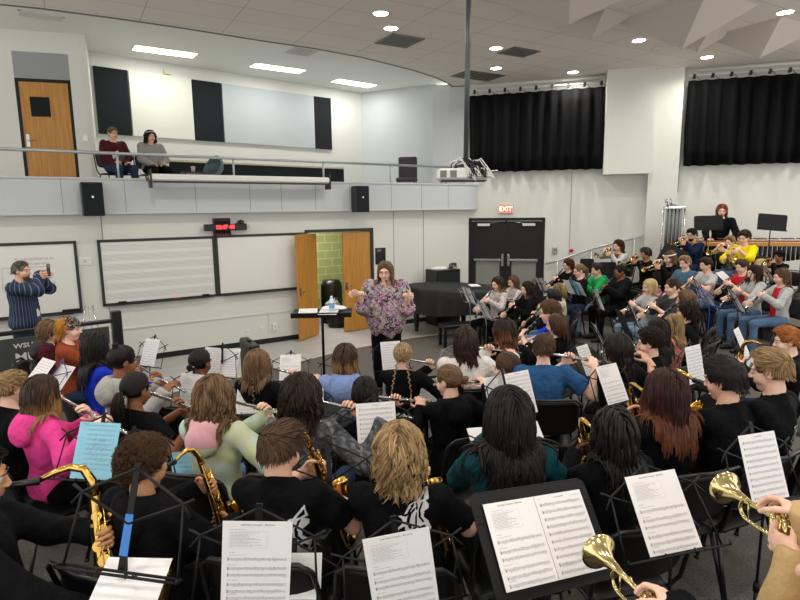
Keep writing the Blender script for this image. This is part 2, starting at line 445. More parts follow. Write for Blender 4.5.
FACE_CACHE = {}
def strands_obj(parent, name, paths, rad, m, nside, rnd, tpow=1.0, radvar=None):
    N, K, _ = paths.shape
    T = np.gradient(paths, axis=1); T /= np.linalg.norm(T, axis=2, keepdims=True)+1e-9
    ref = np.array([.31, .17, .93]); U = np.cross(T, ref); U /= np.linalg.norm(U, axis=2, keepdims=True)+1e-9
    W = np.cross(T, U); t = np.linspace(0, 1, K)
    prof = np.minimum(1, .75+t*2)*(1-t**3*.85)
    R = rad*prof[None, :]*(radvar[:, None] if radvar is not None else 1)
    a = np.arange(nside)*2*pi/nside
    v = paths[:, :, None]+R[..., None, None]*(np.cos(a)[:, None]*U[:, :, None]+np.sin(a)[:, None]*W[:, :, None])
    base = (np.arange(N)*K*nside)[:, None, None]; k = np.arange(K-1)[None, :, None]*nside; j = np.arange(nside)[None, None]
    j2 = (j+1) % nside
    f = np.stack([base+k+j, base+k+j2, base+k+nside+j2, base+k+nside+j], -1).reshape(-1, 4)
    col = np.zeros((N, K, nside, 4), np.float32); col[..., 0] = rnd[:, None, None]; col[..., 1] = t[None, :, None]; col[..., 3] = 1
    return v.reshape(-1, 3), f, col.reshape(-1, 4)

CR = np.array([0, -.018, .028]); CRR = np.array([.074, .092, .088])
def hair_roots(n, rng, low=0.):
    i = np.arange(n*3)+.5; ph = np.arccos(1-2*i/(n*3)); th = pi*(1+5**.5)*i
    d = np.stack([np.cos(th)*np.sin(ph), np.sin(th)*np.sin(ph), np.cos(ph)], 1)+rng.normal(0, .03, (n*3, 3))
    d /= np.linalg.norm(d, axis=1)[:, None]
    az = np.degrees(np.arctan2(np.abs(d[:, 0]), d[:, 1])); el = np.degrees(np.arcsin(d[:, 2]))
    lim = np.interp(az, [0, 45, 75, 100, 130, 180], [40, 34, 4, -12+low, -34+low, -44+low])
    return d[el > lim]

def build_hair(root, spec, Rh, hc, lod, seed, stand):
    """spec: style, length, colour material, options"""
    style = spec[0]; L = spec[1]; m = MATS[spec[2]]; opt = spec[3] if len(spec) > 3 else {}
    rng = np.random.default_rng(seed)
    dn = {0: 1.7, 1: .8, 2: .4}[lod]; rs = {0: .78, 1: 1.15, 2: 1.5}[lod]; ns = {0: 5, 1: 4, 2: 3}[lod]
    sz = -.40 if not stand else 0.
    def to_body(Q): return Q@Rh.T+hc
    def collide(P, off):
        Q = (P-hc)@Rh/HS**2
        for c, r in ((CR, CRR), (np.array([0, .035, -.038]), np.array([.073, .072, .092]))):
            q = (Q-c)/(r+off[:, None]); l = np.linalg.norm(q, axis=1)[:, None]
            Q = np.where(l < 1, c+q/np.maximum(l, 1e-6)*(r+off[:, None]), Q)
        P = Q@Rh.T+hc
        for a, b, r in (((-.15, -.01, 1.365+sz), (.15, -.01, 1.365+sz), .075), ((0, -.02, 1.3+sz), (0, -.02, 1.5+sz), .062)):
            a = np.array(a); b = np.array(b); ba = b-a
            t = np.clip(((P-a)@ba)/(ba@ba), 0, 1)[:, None]; c = a+t*ba; q = P-c; l = np.linalg.norm(q, axis=1)[:, None]
            rr = r+off[:, None]*.7
            P = np.where(l < rr, c+q/np.maximum(l, 1e-6)*rr, P)
        c = np.array([0, 0, 1.22+sz]); r = np.array([.185, .135, .26])+off[:, None]*.6
        q = (P-c)/r; l = np.linalg.norm(q, axis=1)[:, None]
        return np.where(l < 1, c+q/np.maximum(l, 1e-6)*r, P)
    VV = []; FF = []; CC = []; nv = [0]
    def put(v, f, c):
        VV.append(v); FF.append(f+nv[0]); CC.append(c); nv[0] += len(v)
    # under-cap so no scalp shows
    hc_ = {0: .006, 1: .008, 2: .011}[lod]
    th = opt.get('cap', .008)
    P, lo = grid((-.10, -.125, -.10), (.10, .10, .14), hc_)
    F = ell(P, CR, CRR+th)
    fr = np.stack([np.abs(P[..., 0]), P[..., 1], P[..., 2]], -1)
    F = smax(F, -ell(fr, (0, .10, -.035), (.062, .095, .105)), .008)
    F = smax(F, -ell(fr, (.085, .03, -.05), (.035, .05, .06)), .008)
    F = smax(F, -(P[..., 2]+.055+.12*np.clip(P[..., 1]+.02, 0, 1)), .01)
    F = F+.0015*np.sin(90*P[..., 0]+20*P[..., 1])*np.sin(40*P[..., 2]+60*P[..., 1])
    v, f = nets(F, lo, hc_)
    c = np.zeros((len(v), 4), np.float32); c[:, 0] = opt.get('capshade', .25)+.15*np.sin(v[:, 0]*140); c[:, 3] = 1
    put(to_body(v), f, c)
    down = np.array([0, 0, -1.])
    def flow(n, length, rad, off_lo, off_hi, wave, wfreq, clump, back, spread=.0, part=None, step=.02, seedoff=0, curl=0., lowroot=0., turn=.42):
        d = hair_roots(n, rng, lowroot); N = len(d); K = max(4, int(length/step))
        off = rng.uniform(off_lo, off_hi, N)
        Q = CR+d*(CRR+off[:, None]); Pp = to_body(Q)
        px = opt.get('part', 0.)
        sx = np.sign(d[:, 0]-px); 
        dirh = np.stack([sx*(.9*np.clip(d[:, 2], 0, 1)), -.55*np.clip(d[:, 2]+.3, 0, 1)-back*np.clip(d[:, 1]+.4, 0, 1), -.35-.6*(1-d[:, 2])], 1)
        if 'comb' in opt: dirh = np.array(opt['comb'])[None]*np.clip(d[:, 2:3]+.4, .2, 1)+np.array([0, 0, -1])*np.clip(.6-d[:, 2:3], 0, 1)+d*opt.get('lift', .2)
        D = dirh@Rh.T; D /= np.linalg.norm(D, axis=1)[:, None]
        pts = [Pp]; lens = rng.uniform(.86, 1.0, N)*(1-.10*rng.random(N)**4)
        st = length/(K-1)*lens
        for k in range(1, K):
            Pn = Pp+D*st[:, None]; Pn = collide(Pn, off)
            D = Pn-Pp; D /= np.linalg.norm(D, axis=1)[:, None]+1e-9
            if opt.get('short'): D = D*.8+(dirh@Rh.T)*.2+rng.normal(0, .05, D.shape)
            else: D = D*(1-turn)+down*turn
            D /= np.linalg.norm(D, axis=1)[:, None]+1e-9
            Pp = Pn; pts.append(Pp)
        A = np.stack(pts, 1)
        t = np.linspace(0, 1, K)
        M_ = max(3, int(N/clump)); ci = rng.choice(N, M_, replace=False)
        dd = ((A[:, 0][:, None]-A[ci, 0][None])**2).sum(-1); own = dd.argmin(1)
        w = .75*np.clip(t*1.1-.15, 0, 1)**.8
        A = A*(1-w[None, :, None])+A[ci][own]*w[None, :, None]
        ph = rng.uniform(0, 6.28, M_)[own]+rng.normal(0, .25, N); 
        if wave:
            s_ = t[None]*length*wfreq*6.28+ph[:, None]
            amp = wave*np.clip(t*2.2-.1, 0, 1)[None]
            A[..., 0] += amp*np.sin(s_); A[..., 1] += amp*.7*np.cos(s_*1.03+.6)
        if curl:
            s_ = t[None]*opt.get('turns', 3)*6.28+ph[:, None]; amp = curl*np.clip(t*3, 0, 1)[None]
            nn = d@Rh.T; u = np.cross(nn, [0.2, .1, 1]); u /= np.linalg.norm(u, axis=1)[:, None]; wv = np.cross(nn, u)
            A += (amp*np.cos(s_))[..., None]*u[:, None]+(amp*np.sin(s_))[..., None]*wv[:, None]
        rnd = np.clip(.5+.22*rng.normal(0, 1, M_)[own]+.12*rng.normal(0, 1, N), 0, 1)
        put(*strands_obj(None, '', A, rad, m, ns, rnd, radvar=rng.uniform(.7, 1.2, N)))
    def tie_back(tp, n=320, rad=.0036):
        """strands swept over the skull to a tie point (head frame)"""
        d = hair_roots(int(n*dn), rng); N = len(d); tp = np.array(tp); td = nrm(tp-CR); K = 9
        A = []
        for k in range(K):
            t = (k/(K-1)); q = d*(1-t)+td*t; q /= np.linalg.norm(q, axis=1)[:, None]
            A.append(CR+q*(CRR+.010+.004*sin(pi*t)+rng.uniform(0, .003, N)[:, None]))
        A = np.stack(A, 1); A[:, -1] = A[:, -1]*.4+tp*.6
        put(*strands_obj(None, '', to_body(A.reshape(-1, 3)).reshape(A.shape), rad*rs, m, ns, np.clip(rng.normal(.5, .38, N), 0, 1)))
    def tube_hair(path, rad, rnd, k=None):
        path = np.array(path, float); n = len(path)
        put(*strands_obj(None, '', path[None], 1., m, 6, np.array([rnd]), radvar=np.array([rad])))
    if style == 'long':
        flow(int(110*dn), L*.95, .010*rs**.5, .004, .012, opt.get('wave', .004), opt.get('wf', 7), 3, .5)
        flow(int(420*dn), L, .0046*rs, .010, opt.get('vol', .022), opt.get('wave', .004), opt.get('wf', 7), opt.get('cl', 7), .5)
    elif style == 'bob':
        flow(int(110*dn), L*.95, .010*rs**.5, .004, .012, opt.get('wave', .002), 7, 3, .4)
        flow(int(400*dn), L, .0046*rs, .010, opt.get('vol', .02), opt.get('wave', .003), opt.get('wf', 6), 7, .4)
    elif style == 'short':
        opt = dict(opt); opt.setdefault('comb', (.35, .75, .15)); opt['short'] = 1
        flow(int(900*dn), L, .0036*rs, .004, .014, .0, 1, 4, 0, step=L/4)
    elif style == 'curly':
        opt = dict(opt); opt['short'] = 1; opt.setdefault('comb', (0, -.1, .1)); opt['lift'] = 1.0
        flow(int(620*dn), L, .0038*rs, .002, .014, 0, 1, 1, 0, step=L/12, curl=opt.get('curl', .010))
    elif style == 'dread':
        d = hair_roots(int(64), rng)
        flow(int(64), L, .0095, .004, .022, .006, 6, 1, .3, turn=.5)
        flow(int(40), L*.8, .009, .010, .03, .008, 5, 1, .3, turn=.5)
    elif style == 'tied':     # swept back only, then tail/bun/braid by opt
        tp = opt.get('tie', (0, -.118, .02)); tie_back(tp)
        if opt.get('bun'):
            r = opt['bun']; n_ = nrm(np.array(tp)-CR); u = nrm(np.cross(n_, (0.1, .9, .3))); w = np.cross(n_, u)
            for q in range(int(26*max(dn, .5))):
                a0 = rng.uniform(0, 6.28); rr = r*rng.uniform(.35, .8); z0 = r*rng.uniform(.1, .95)
                a = np.linspace(a0, a0+3.6, 12)
                p = np.array(tp)+n_*z0+(np.cos(a)[:, None]*u+np.sin(a)[:, None]*w)*(rr*sqrt(max(.05, 1-(z0/r-.5)**2*1.6)))+rng.normal(0, .0015, (12, 3))
                tube_hair(to_body(p), r*.2, rng.uniform(.2, .8))
        if opt.get('buns2'):
            for tp2, r in opt['buns2']:
                for q in range(14):
                    a0 = rng.uniform(0, 6.28); a = np.linspace(a0, a0+4, 10); u = nrm(rng.normal(0, 1, 3)); w = nrm(np.cross(u, rng.normal(0, 1, 3)))
                    tube_hair(to_body(np.array(tp2)+(np.cos(a)[:, None]*u+np.sin(a)[:, None]*w)*r*.72), r*.26, rng.uniform(.2, .9))
        if opt.get('tail'):
            N = int(90*dn)+20; K = 12; t0 = to_body(np.array([tp]))[0]
            off = rng.uniform(.004, .03, N); D = (np.array([[0, -.8, .3]])+rng.normal(0, .25, (N, 3)))@Rh.T; Pp = np.repeat(t0[None], N, 0)+rng.normal(0, .006, (N, 3)); pts = [Pp]
            st = opt['tail']/K
            for k in range(K-1):
                D /= np.linalg.norm(D, axis=1)[:, None]; Pp = collide(Pp+D*st, off); D = D*.5+down*.5; pts.append(Pp)
            A = np.stack(pts, 1); wv = opt.get('wave', .004); A[..., 0] += wv*np.sin(np.linspace(0, 9, K))[None]
            put(*strands_obj(None, '', A, .005*rs, m, ns, np.clip(rng.normal(.5, .25, N), 0, 1)))
    if opt.get('braids'):
        for (p0, p1) in opt['braids']:
            p0 = to_body(np.array([p0]))[0]; p1 = np.array(p1); n_ = 12
            for k in range(n_):
                c = p0+(p1-p0)*k/n_; off = np.array([.004*(-1)**k, 0, 0]); dr = nrm(p1-p0)
                s_ = (-1)**k
                for q in (-1, 0, 1):
                    a = c+np.array([-s_*.011, .003*q, .010+.003*q]); b = c+np.array([s_*.010, -.010+.003*q, .001]); e = c+np.array([s_*.002, -.004, -.018])
                    tt = np.linspace(0, 1, 6)[:, None]; p = (1-tt)**2*a+2*tt*(1-tt)*b+tt**2*e
                    tube_hair(p, .0062*(1-.4*k/n_), rng.uniform(.3, .9))
            tt = np.linspace(0, 1, 5)[:, None]
            for q in range(5): tube_hair(p1+np.array([0, 0, .01])+tt*np.array([rng.uniform(-.012, .012), -.005, -.05]), .004, .7)
    v = np.concatenate(VV); f = np.concatenate(FF); c = np.concatenate(CC)
    ho = fast_obj(spec[4] if len(spec) > 4 else 'hair', v, f, m, root, col=c)
    return ho

def make_person(key, head_w, L, s, heading, who, hair, skin, top, pants, arms, lod, stand=False, hyaw=0., hpitch=-12., wid=1., extras=(), shoes='shoe_black', foot_dz=0., group='members of the band', jaw=1., fat=0., label=None):
    """head_w: world head centre. arms: {'R':(target,pose,tubeaxis), 'L':...} body frame. returns root"""
    seed = sum(ord(c) for c in key)*7+len(who)
    h = {0: .011, 1: .015, 2: .02}[lod]
    J = skeleton(stand, arms); hc = np.array(J['head']); Rb = rz(heading)
    org = np.array(head_w)-Rb@(hc*s); org[2] = L
    sz = (np.array(head_w)[2]-L)/hc[2]; s = sz
    org = np.array(head_w)-Rb@(hc*s); org[2] = L
    Rh = rz(radians(-hyaw))@rx(radians(hpitch))*HS
    sk = MATS[skin]
    # ---- arms
    A = {}
    for side, sx in (('R', 1), ('L', -1)):
        tgt, pose, axis, pn = arms[side]
        S = np.array([sx*J['shx']*(.55+.45*wid), 0, J['sho']])
        W = np.array(tgt, float); pole = arms.get('pole', (.75, -.15, -.75)); pole = (sx*pole[0], pole[1], pole[2])
        hand = None
        axis = nrm(axis)
        # hand frame: X along the held tube, palm normal pn (the way the palm faces)
        Z = -nrm(pn); X = nrm(axis-Z*(axis@Z)); Y = np.cross(Z, X)
        if Y@(W-S) < 0: X = -X; Y = -Y
        Rm = np.stack([X, Y, Z], 1)
        wrist = W-Rm@np.array([0, .085, -.028])
        El, wr = ik(S, wrist, .265, .235, pole); 
        A[side] = (S, El, wr, Rm, pose)
    # ---- body skin
    w = wid
    lo_z = .05
    reach = np.array([A['R'][1], A['R'][2], A['L'][1], A['L'][2], J['kn'][0], J['kn'][1], J['an'][0], J['an'][1]])
    lo = np.minimum(reach.min(0)-.1, (-.24*w, -.2, .0)); hi = np.maximum(reach.max(0)+.1, (.24*w, .2, J['nk']+.16))
    P, g0 = grid(lo, hi, h if lod else .013)
    hh = h if lod else .013
    def torso(P, i=0.):
        z0 = J['pel'][2]
        F = ell(P, J['pel'], (.155*w+i, .118*w+i, .12+i))
        F = smin(F, ell(P, J['bel'], (.135*w+i, .105*w+i, .16+i)), .05)
        F = smin(F, ell(P, J['che'], (.155*(.5+.5*w)+i, .105*(.4+.6*w)+i, .17+i)), .05)
        sx = J['shx']*(.55+.45*w)-.03
        Q = np.stack([np.abs(P[..., 0]), P[..., 1], P[..., 2]], -1)
        F = smin(F, cap(Q, (0, -.01, J['nk']-.03), (sx, -.005, J['sho']-.018), .058+i, .047+i), .04)
        return smin(F, cap(P, (0, -.012, J['sho']), (0, -.004, J['nk']+.05), .056+i, .050+i), .035)
    def arm(P, side, i=0., r=(.050, .040, .028)):
        S, E, W, _, _ = A[side]; ww = .6+.4*w
        return smin(cap(P, S, E, r[0]*ww+i, r[1]*ww+i), cap(P, E, W, r[1]*ww*.98+i, r[2]+i), .02)
    def legs(P, i=0., thick=1.):
        F = None
        for k in (0, 1):
            a = smin(cap(P, J['hip'][k], J['kn'][k], (.078*w+i)*thick, .054*w+i), cap(P, J['kn'][k], J['an'][k], .052*w+i, .037+i), .03)
            F = a if F is None else np.minimum(F, a)
        return F
    FT = smin(torso(P, -.004), cap(P, (0, -.008, J['nk']-.03), (0, .004, J['nk']+.095), .049+fat, .046+fat), .02)
    FL = legs(P, -.004); F = smin(FT, FL, .03)
    F = smin(F, smin(arm(P, 'R', -.003), arm(P, 'L', -.003), .005), .02)
    v, f = nets(F, g0, hh)
    m = MB(); m.add(v, f, 0, True)
    hv, hf, hm = head_mesh({0: .0048, 1: .006, 2: .0075}[lod], jaw, fat)
    m.add(hv@Rh.T+hc, hf, hm, True)
    for side, sx in (('R', 1), ('L', -1)):
        S, E, W, Rm, pose = A[side]
        vv, ff = hand_mesh(.0042 if lod < 2 else .0062, pose)
        # right hand's thumb is on -X; it must sit on the up / near side
        X = Rm[:, 0]; flip = 1
        if (X[2]*.7 - X[0]*sx*.6) > 0: flip = -1
        vv2 = vv*np.array([flip, 1, 1]); f2 = ff if flip > 0 else ff[:, ::-1]
        m.add(vv2@Rm.T+W, f2, 0, True)
    brow = MATS[hair[2]] if hair else sk
    root = m.build('person', [sk, MATS['lips'], MATS['eye_white'], MATS['iris'], MATS['brow']])
    root.location = org; root.rotation_euler = (0, 0, heading); root.scale = (s,)*3
    tag(root, label or who, 'person', group)
    # ---- top
    kind, tm, sleeve = top[:3]; topt = top[3] if len(top) > 3 else {}
    i = topt.get('loose', .012); amp = topt.get('fold', .006)
    hem = J['pel'][2]-topt.get('hem', .06)
    lo = np.minimum(np.array([A['R'][1], A['R'][2], A['L'][1], A['L'][2]]).min(0)-.08, (-.22*w-.03, -.18*w-.03, hem-.05)); hi = np.maximum(np.array([A['R'][1], A['R'][2], A['L'][1], A['L'][2]]).max(0)+.08, (.22*w+.03, .18*w+.03, J['nk']+.09))
    P, g0 = grid(lo, hi, h)
    T = torso(P, i)
    if topt.get('flare'):    # long loose tunic
        zz = np.clip((J['che'][2]+.03-P[..., 2])/.5, 0, 1)
        T = smin(T, ell(P, (0, .0, J['bel'][2]-.08), (.185*w, .15*w, .34)), .06)
        T = np.maximum(T, -(P[..., 2]-hem-.08*np.cos(P[..., 0]*9)-.03*np.sin(P[..., 0]*30)))
    else:
        T = np.maximum(T, -(P[..., 2]-hem))
    for side in 'RL':
        S, E, W, _, _ = A[side]; ww = .6+.4*w
        if sleeve == 'long':
            d = nrm(W-E); fa = smin(cap(P, E, W, .042*ww+i+.003, .032+i), cap(P, W, W+d*.03, .032+i, .031+i), .01); fa = np.maximum(fa, (P-W)@d-.028)
            a = smin(cap(P, S, E, .046*ww+i+.002, .042*ww+i+.003), fa, .02)
        elif sleeve == 'mid':
            e2 = E+(W-E)*.15
            d = nrm(W-E); fa = np.maximum(cap(P, E, e2, .055*ww+i+.01, .06*ww+i+.01), (P-e2)@d)
            a = smin(cap(P, S, E, .055*ww+i+.005, .055*ww+i+.012), fa, .02)
        else:
            e2 = S+(E-S)*.72
            a = cap(P, S, e2, .050*ww+i+.002, .050*ww+i+.010); d = nrm(E-S); a = np.maximum(a, (P-e2)@d)
        T = smin(T, a, .03)
    if topt.get('flare'):
        T = smin(T, ell(P, (-.17*w, .02, J['che'][2]-.12), (.07, .06, .20)), .05); T = smin(T, ell(P, (.17*w, .02, J['che'][2]-.12), (.07, .06, .20)), .05)
        T = np.maximum(T, -(P[..., 2]-hem))
    T = T+fabric_noise(P, amp, seed)
    # neck opening
    nz = J['nk']+.022+topt.get('neck', .0)
    T = np.maximum(T, np.minimum((P[..., 2]-nz)*.9+.42*np.clip(P[..., 1], -.2, .1), .14-np.hypot(P[..., 0], P[..., 1])))
    if kind == 'hoodie':
        H = None
        for q in range(-6, 7):
            a = q/6*2.3
            p = np.array([sin(a)*.082, -.022-cos(a)*.075, J['nk']-.005+.012*cos(a)])
            e = ell(P, p, (.036, .034+.012*cos(a/2), .040+.015*cos(a/2))); H = e if H is None else smin(H, e, .02)
        H = smin(H, ell(P, (0, -.124, J['nk']-.06), (.10, .058, .09)), .03)
        T = smin(T, H+fabric_noise(P, .003, seed+3), .012)
        T = np.maximum(T, -ell(P, (0, .0, J['nk']+.06), (.066, .068, .10)))
    elif kind == 'collar':
        C_ = np.abs(cap(P, (0, -.012, J['nk']-.04), (0, -.006, J['nk']+.035), .068, .060))-.006
        C_ = np.maximum(C_, P[..., 2]-(J['nk']+.035)+.3*P[..., 1]); C_ = np.maximum(C_, -(P[..., 2]-J['nk']+.05))
        T = smin(T, C_, .008)
    v, f = nets(T, g0, h)
    tmats = [MATS[tm]]; mi = None
    if 'hoodmat' in topt or 'yoke' in topt:
        c = v[f].mean(1); tmats.append(MATS[topt.get('hoodmat', topt.get('yoke'))])
        if 'hoodmat' in topt: mi = ((c[:, 2] > J['nk']-.075) & (np.abs(c[:, 0]) < .11) & (c[:, 1] < .05) & ((c[:, 1] < -.085) | (c[:, 2] > J['nk']-.03))).astype(int)
        else: mi = ((np.abs(c[:, 0]) < .07) & (c[:, 1] > 0)).astype(int)
    name = {'hoodie': 'hoodie', 'tee': 'shirt', 'sweater': 'sweater', 'collar': 'shirt', 'jacket': 'jacket', 'tunic': 'tunic'}[kind]
    shirt = fast_obj(name, v, f, tmats, root, mi=mi)
    # ---- trousers
    lo = np.minimum(reach[4:].min(0)-.12, (-.22*w, -.17*w, .03)); hi = np.maximum(reach[4:].max(0)+.12, (.22*w, .17*w, J['pel'][2]+.1))
    P, g0 = grid(lo, hi, h*1.15)
    short = isinstance(pants, tuple); pm = pants[0] if short else pants
    T = smin(legs(P, .010, 1.04), ell(P, J['pel'], (.155*w+.002, .118*w+.002, .11)), .03)
    if short:
        T = np.maximum(T, P[..., 1]-.30) if not stand else T
        T = np.maximum(T, -(P[..., 2]-.30))
    T = np.maximum(np.maximum(T, P[..., 2]-(J['pel'][2]+.06)), -(P[..., 2]-.10))+fabric_noise(P, .0045, seed+9)
    v, f = nets(T, g0, h*1.15); fast_obj('trousers', v, f, [MATS[pm]], root)
    # ---- shoes
    sm_ = MATS[shoes]
    for k in (0, 1):
        a = np.array(J['an'][k]); P, g0 = grid(a+(-.06, -.09, -.10), a+(.06, .21, .05), .010 if lod < 2 else .016)
        T = smin(cap(P, a+(0, -.03, -.05), a+(0, .13, -.058), .040, .036), cap(P, a+(0, -.01, -.045), a+(0, -.015, .0), .042, .040), .03)
        T = np.maximum(T, -(P[..., 2])-0.0+.001)
        v, f = nets(T, g0, .010 if lod < 2 else .016); fast_obj('shoe', v, f, [sm_], root)
    if hair: build_hair(root, hair, Rh, hc, lod, seed, stand)
    for e in extras: EXTRAS[e[0]](root, J, Rh, hc, lod, shirt, A, *e[1:])
    M = Matrix.Translation(org)@Matrix.Rotation(heading, 4, 'Z')@Matrix.Scale(s, 4)
    PEOPLE[key] = dict(root=root, M=M, s=s, hc=hc, Rh=Rh, J=J, who=who, L=L, org=org, heading=heading, A=A)
    return root
PEOPLE = {}

# small things worn by people (children of the person)
def ex_glasses(root, J, Rh, hc, lod, shirt, A, m='black_plastic'):
    b = MB()
    for s in (-1, 1):
        a = np.linspace(0, 2*pi, 13)[:-1]
        b.tube([(s*.032+.021*cos(t), .101-.004*abs(cos(t)), .006+.016*sin(t)) for t in a], .0016, 5, closed=True)
        b.tube([(s*.053, .099, .008), (s*.074, .06, .008), (s*.079, -.005, .004)], .0015, 5)
    b.tube([(-.011, .1, .010), (0, .104, .012), (.011, .1, .010)], .0015, 5)
    b.v = [x@Rh.T+hc for x in b.v]; b.build('glasses', MATS[m], root)
def ex_bandana(root, J, Rh, hc, lod, shirt, A, m='bandana'):
    P, lo = grid((-.11, -.14, -.08), (.11, .11, .15), .007)
    F = ell(P, CR, CRR+.021); F = np.maximum(F, -(P[..., 2]-.004-.35*np.clip(P[..., 1], -.2, .2)))
    F = smin(F, ell(P, (0, -.125, .0), (.03, .02, .022)), .01); F = smin(F, ell(P, (.02, -.135, -.035), (.016, .012, .04)), .01); F = smin(F, ell(P, (-.022, -.13, -.04), (.016, .012, .035)), .01)
    F = F+.0025*np.sin(60*P[..., 1]+35*P[..., 0])*np.sin(40*P[..., 2])
    v, f = nets(F, lo, .007); fast_obj('bandana', v@Rh.T+hc, f, [MATS[m]], root)
def ex_band(root, J, Rh, hc, lod, shirt, A, m='white_cloth', z=.03, r=.013, tilt=.0, y=0.):
    b = MB(); a = np.linspace(0, 2*pi, 29)[:-1]
    b.tube([((CRR[0]+.020)*cos(t), CR[1]+y+(CRR[1]+.020)*sin(t)*.98, CR[2]+z-tilt*sin(t)) for t in a], r, 6, closed=True)
    b.v = [x@Rh.T+hc for x in b.v]; b.build('headband', MATS[m], root)
def ex_tieband(root, J, Rh, hc, lod, shirt, A, m='white_cloth', pos=(0, -.125, -.06), r=.02):
    b = MB(); a = np.linspace(0, 2*pi, 17)[:-1]
    b.tube([(pos[0]+r*cos(t), pos[1]+r*.8*sin(t), pos[2]) for t in a], .006, 6, closed=True)
    b.v = [x@Rh.T+hc for x in b.v]; b.build('hair_tie', MATS[m], root)
def ex_phones(root, J, Rh, hc, lod, shirt, A, m='black_plastic'):
    b = MB(); a = np.linspace(0, pi, 15)
    b.tube([(.092*cos(t), -.01, .02+.112*sin(t)) for t in a], .007, 6)
    for s in (-1, 1): b.ball((s*.088, -.008, 0), (.016, .032, .036), 8)
    b.v = [x@Rh.T+hc for x in b.v]; b.build('headphones', MATS[m], root)
def ex_beard(root, J, Rh, hc, lod, shirt, A, m='beard_grey'):
    P, lo = grid((-.08, -.02, -.14), (.08, .12, 0), .006)
    Q = np.stack([np.abs(P[..., 0]), P[..., 1], P[..., 2]], -1)
    F = smin(ell(Q, (0, .02, -.035), (.062, .07, .083)), ell(Q, (0, .054, -.094), (.034, .032, .030)), .02)
    F = np.maximum(F, P[..., 2]+.052+.25*Q[..., 0]-.0); F = np.maximum(F, -(P[..., 1]-.03)); F = np.maximum(F, -ell(Q, (0, .09, -.057), (.02, .03, .010)))
    v, f = nets(F, lo, .006)
    o = fast_obj('beard', v@Rh.T+hc, f, [MATS[m]], root)
def ex_lanyard(root, J, Rh, hc, lod, shirt, A, m='black_plastic', badge='white_plastic', drop=.32):
    b = MB(); z = J['nk']
    for s in (-1, 1): b.tube([(s*.075, -.05, z+.01), (s*.085, .04, z), (s*.06, .125, z-.12), (s*.012, .155, z-drop+.02)], .004, 5)
    b.build('lanyard', MATS[m], root)
    b = MB(); b.box((0, .165, z-drop-.04), (.062, .006, .095), bev=.002); b.build('name_badge', MATS[badge], root)
def ex_crossbody(root, J, Rh, hc, lod, shirt, A, m='tan_leather'):
    b = MB(); b.tube([(-.10, .03, J['sho']+.07), (-.07, .11, J['sho']-.03), (.0, .135, J['che'][2]-.03), (.1, .13, J['bel'][2])], .008, 6); b.build('bag_strap', MATS[m], root)
WOLF = [(-.62, .02), (-.36, .06), (-.30, .17), (-.16, .42), (.05, .50), (.16, .52), (.52, .95), (.60, .55), (.48, .47), (.60, .37), (.58, .22), (.42, .12), (.40, -.10), (.58, -.28), (.70, -.62), (.55, -.90), (.30, -.80), (.05, -.98), (-.20, -.80), (-.45, -.95), (-.72, -.75), (-.62, -.45), (-.40, -.25), (-.44, -.10)]
WHOLES = [[(.30, .58), (.50, .80), (.50, .60), (.36, .52), (.26, .50)], [(-.46, .03), (-.24, .10), (-.14, .28), (.0, .40), (.02, .35), (-.10, .20), (-.14, .05), (-.28, .0)], [(.30, .42), (.38, .45), (.26, .15), (.28, -.1), (.42, -.32), (.36, -.32), (.20, -.08), (.20, .18)],
          [(-.22, -.02), (-.05, .22), (.10, .30), (.07, .22), (-.08, .05), (-.16, -.25), (-.06, -.5), (-.14, -.5), (-.26, -.25)], [(.08, -.02), (.12, .12), (.12, -.5), (.06, -.55)], [(-.55, -.5), (-.35, -.38), (-.30, -.6), (-.44, -.72), (-.58, -.68)], [(-.14, -.62), (.0, -.45), (.14, -.6), (.08, -.8), (-.08, -.8)], [(.30, -.45), (.42, -.42), (.56, -.72), (.46, -.78), (.38, -.6)],
          [(.10, .42), (.13, .45), (.17, .2), (.12, .2)], [(-.12, .36), (.0, .44), (.04, .42), (-.04, .34)]]
def inpoly(x, y, p):
    c = np.zeros(x.shape, bool); n = len(p)
    for i in range(n):
        x1, y1 = p[i]; x2, y2 = p[(i+1) % n]
        if y1 == y2: continue
        k = ((y1 > y) != (y2 > y)) & (x < (x2-x1)*(y-y1)/(y2-y1)+x1); c ^= k
    return c
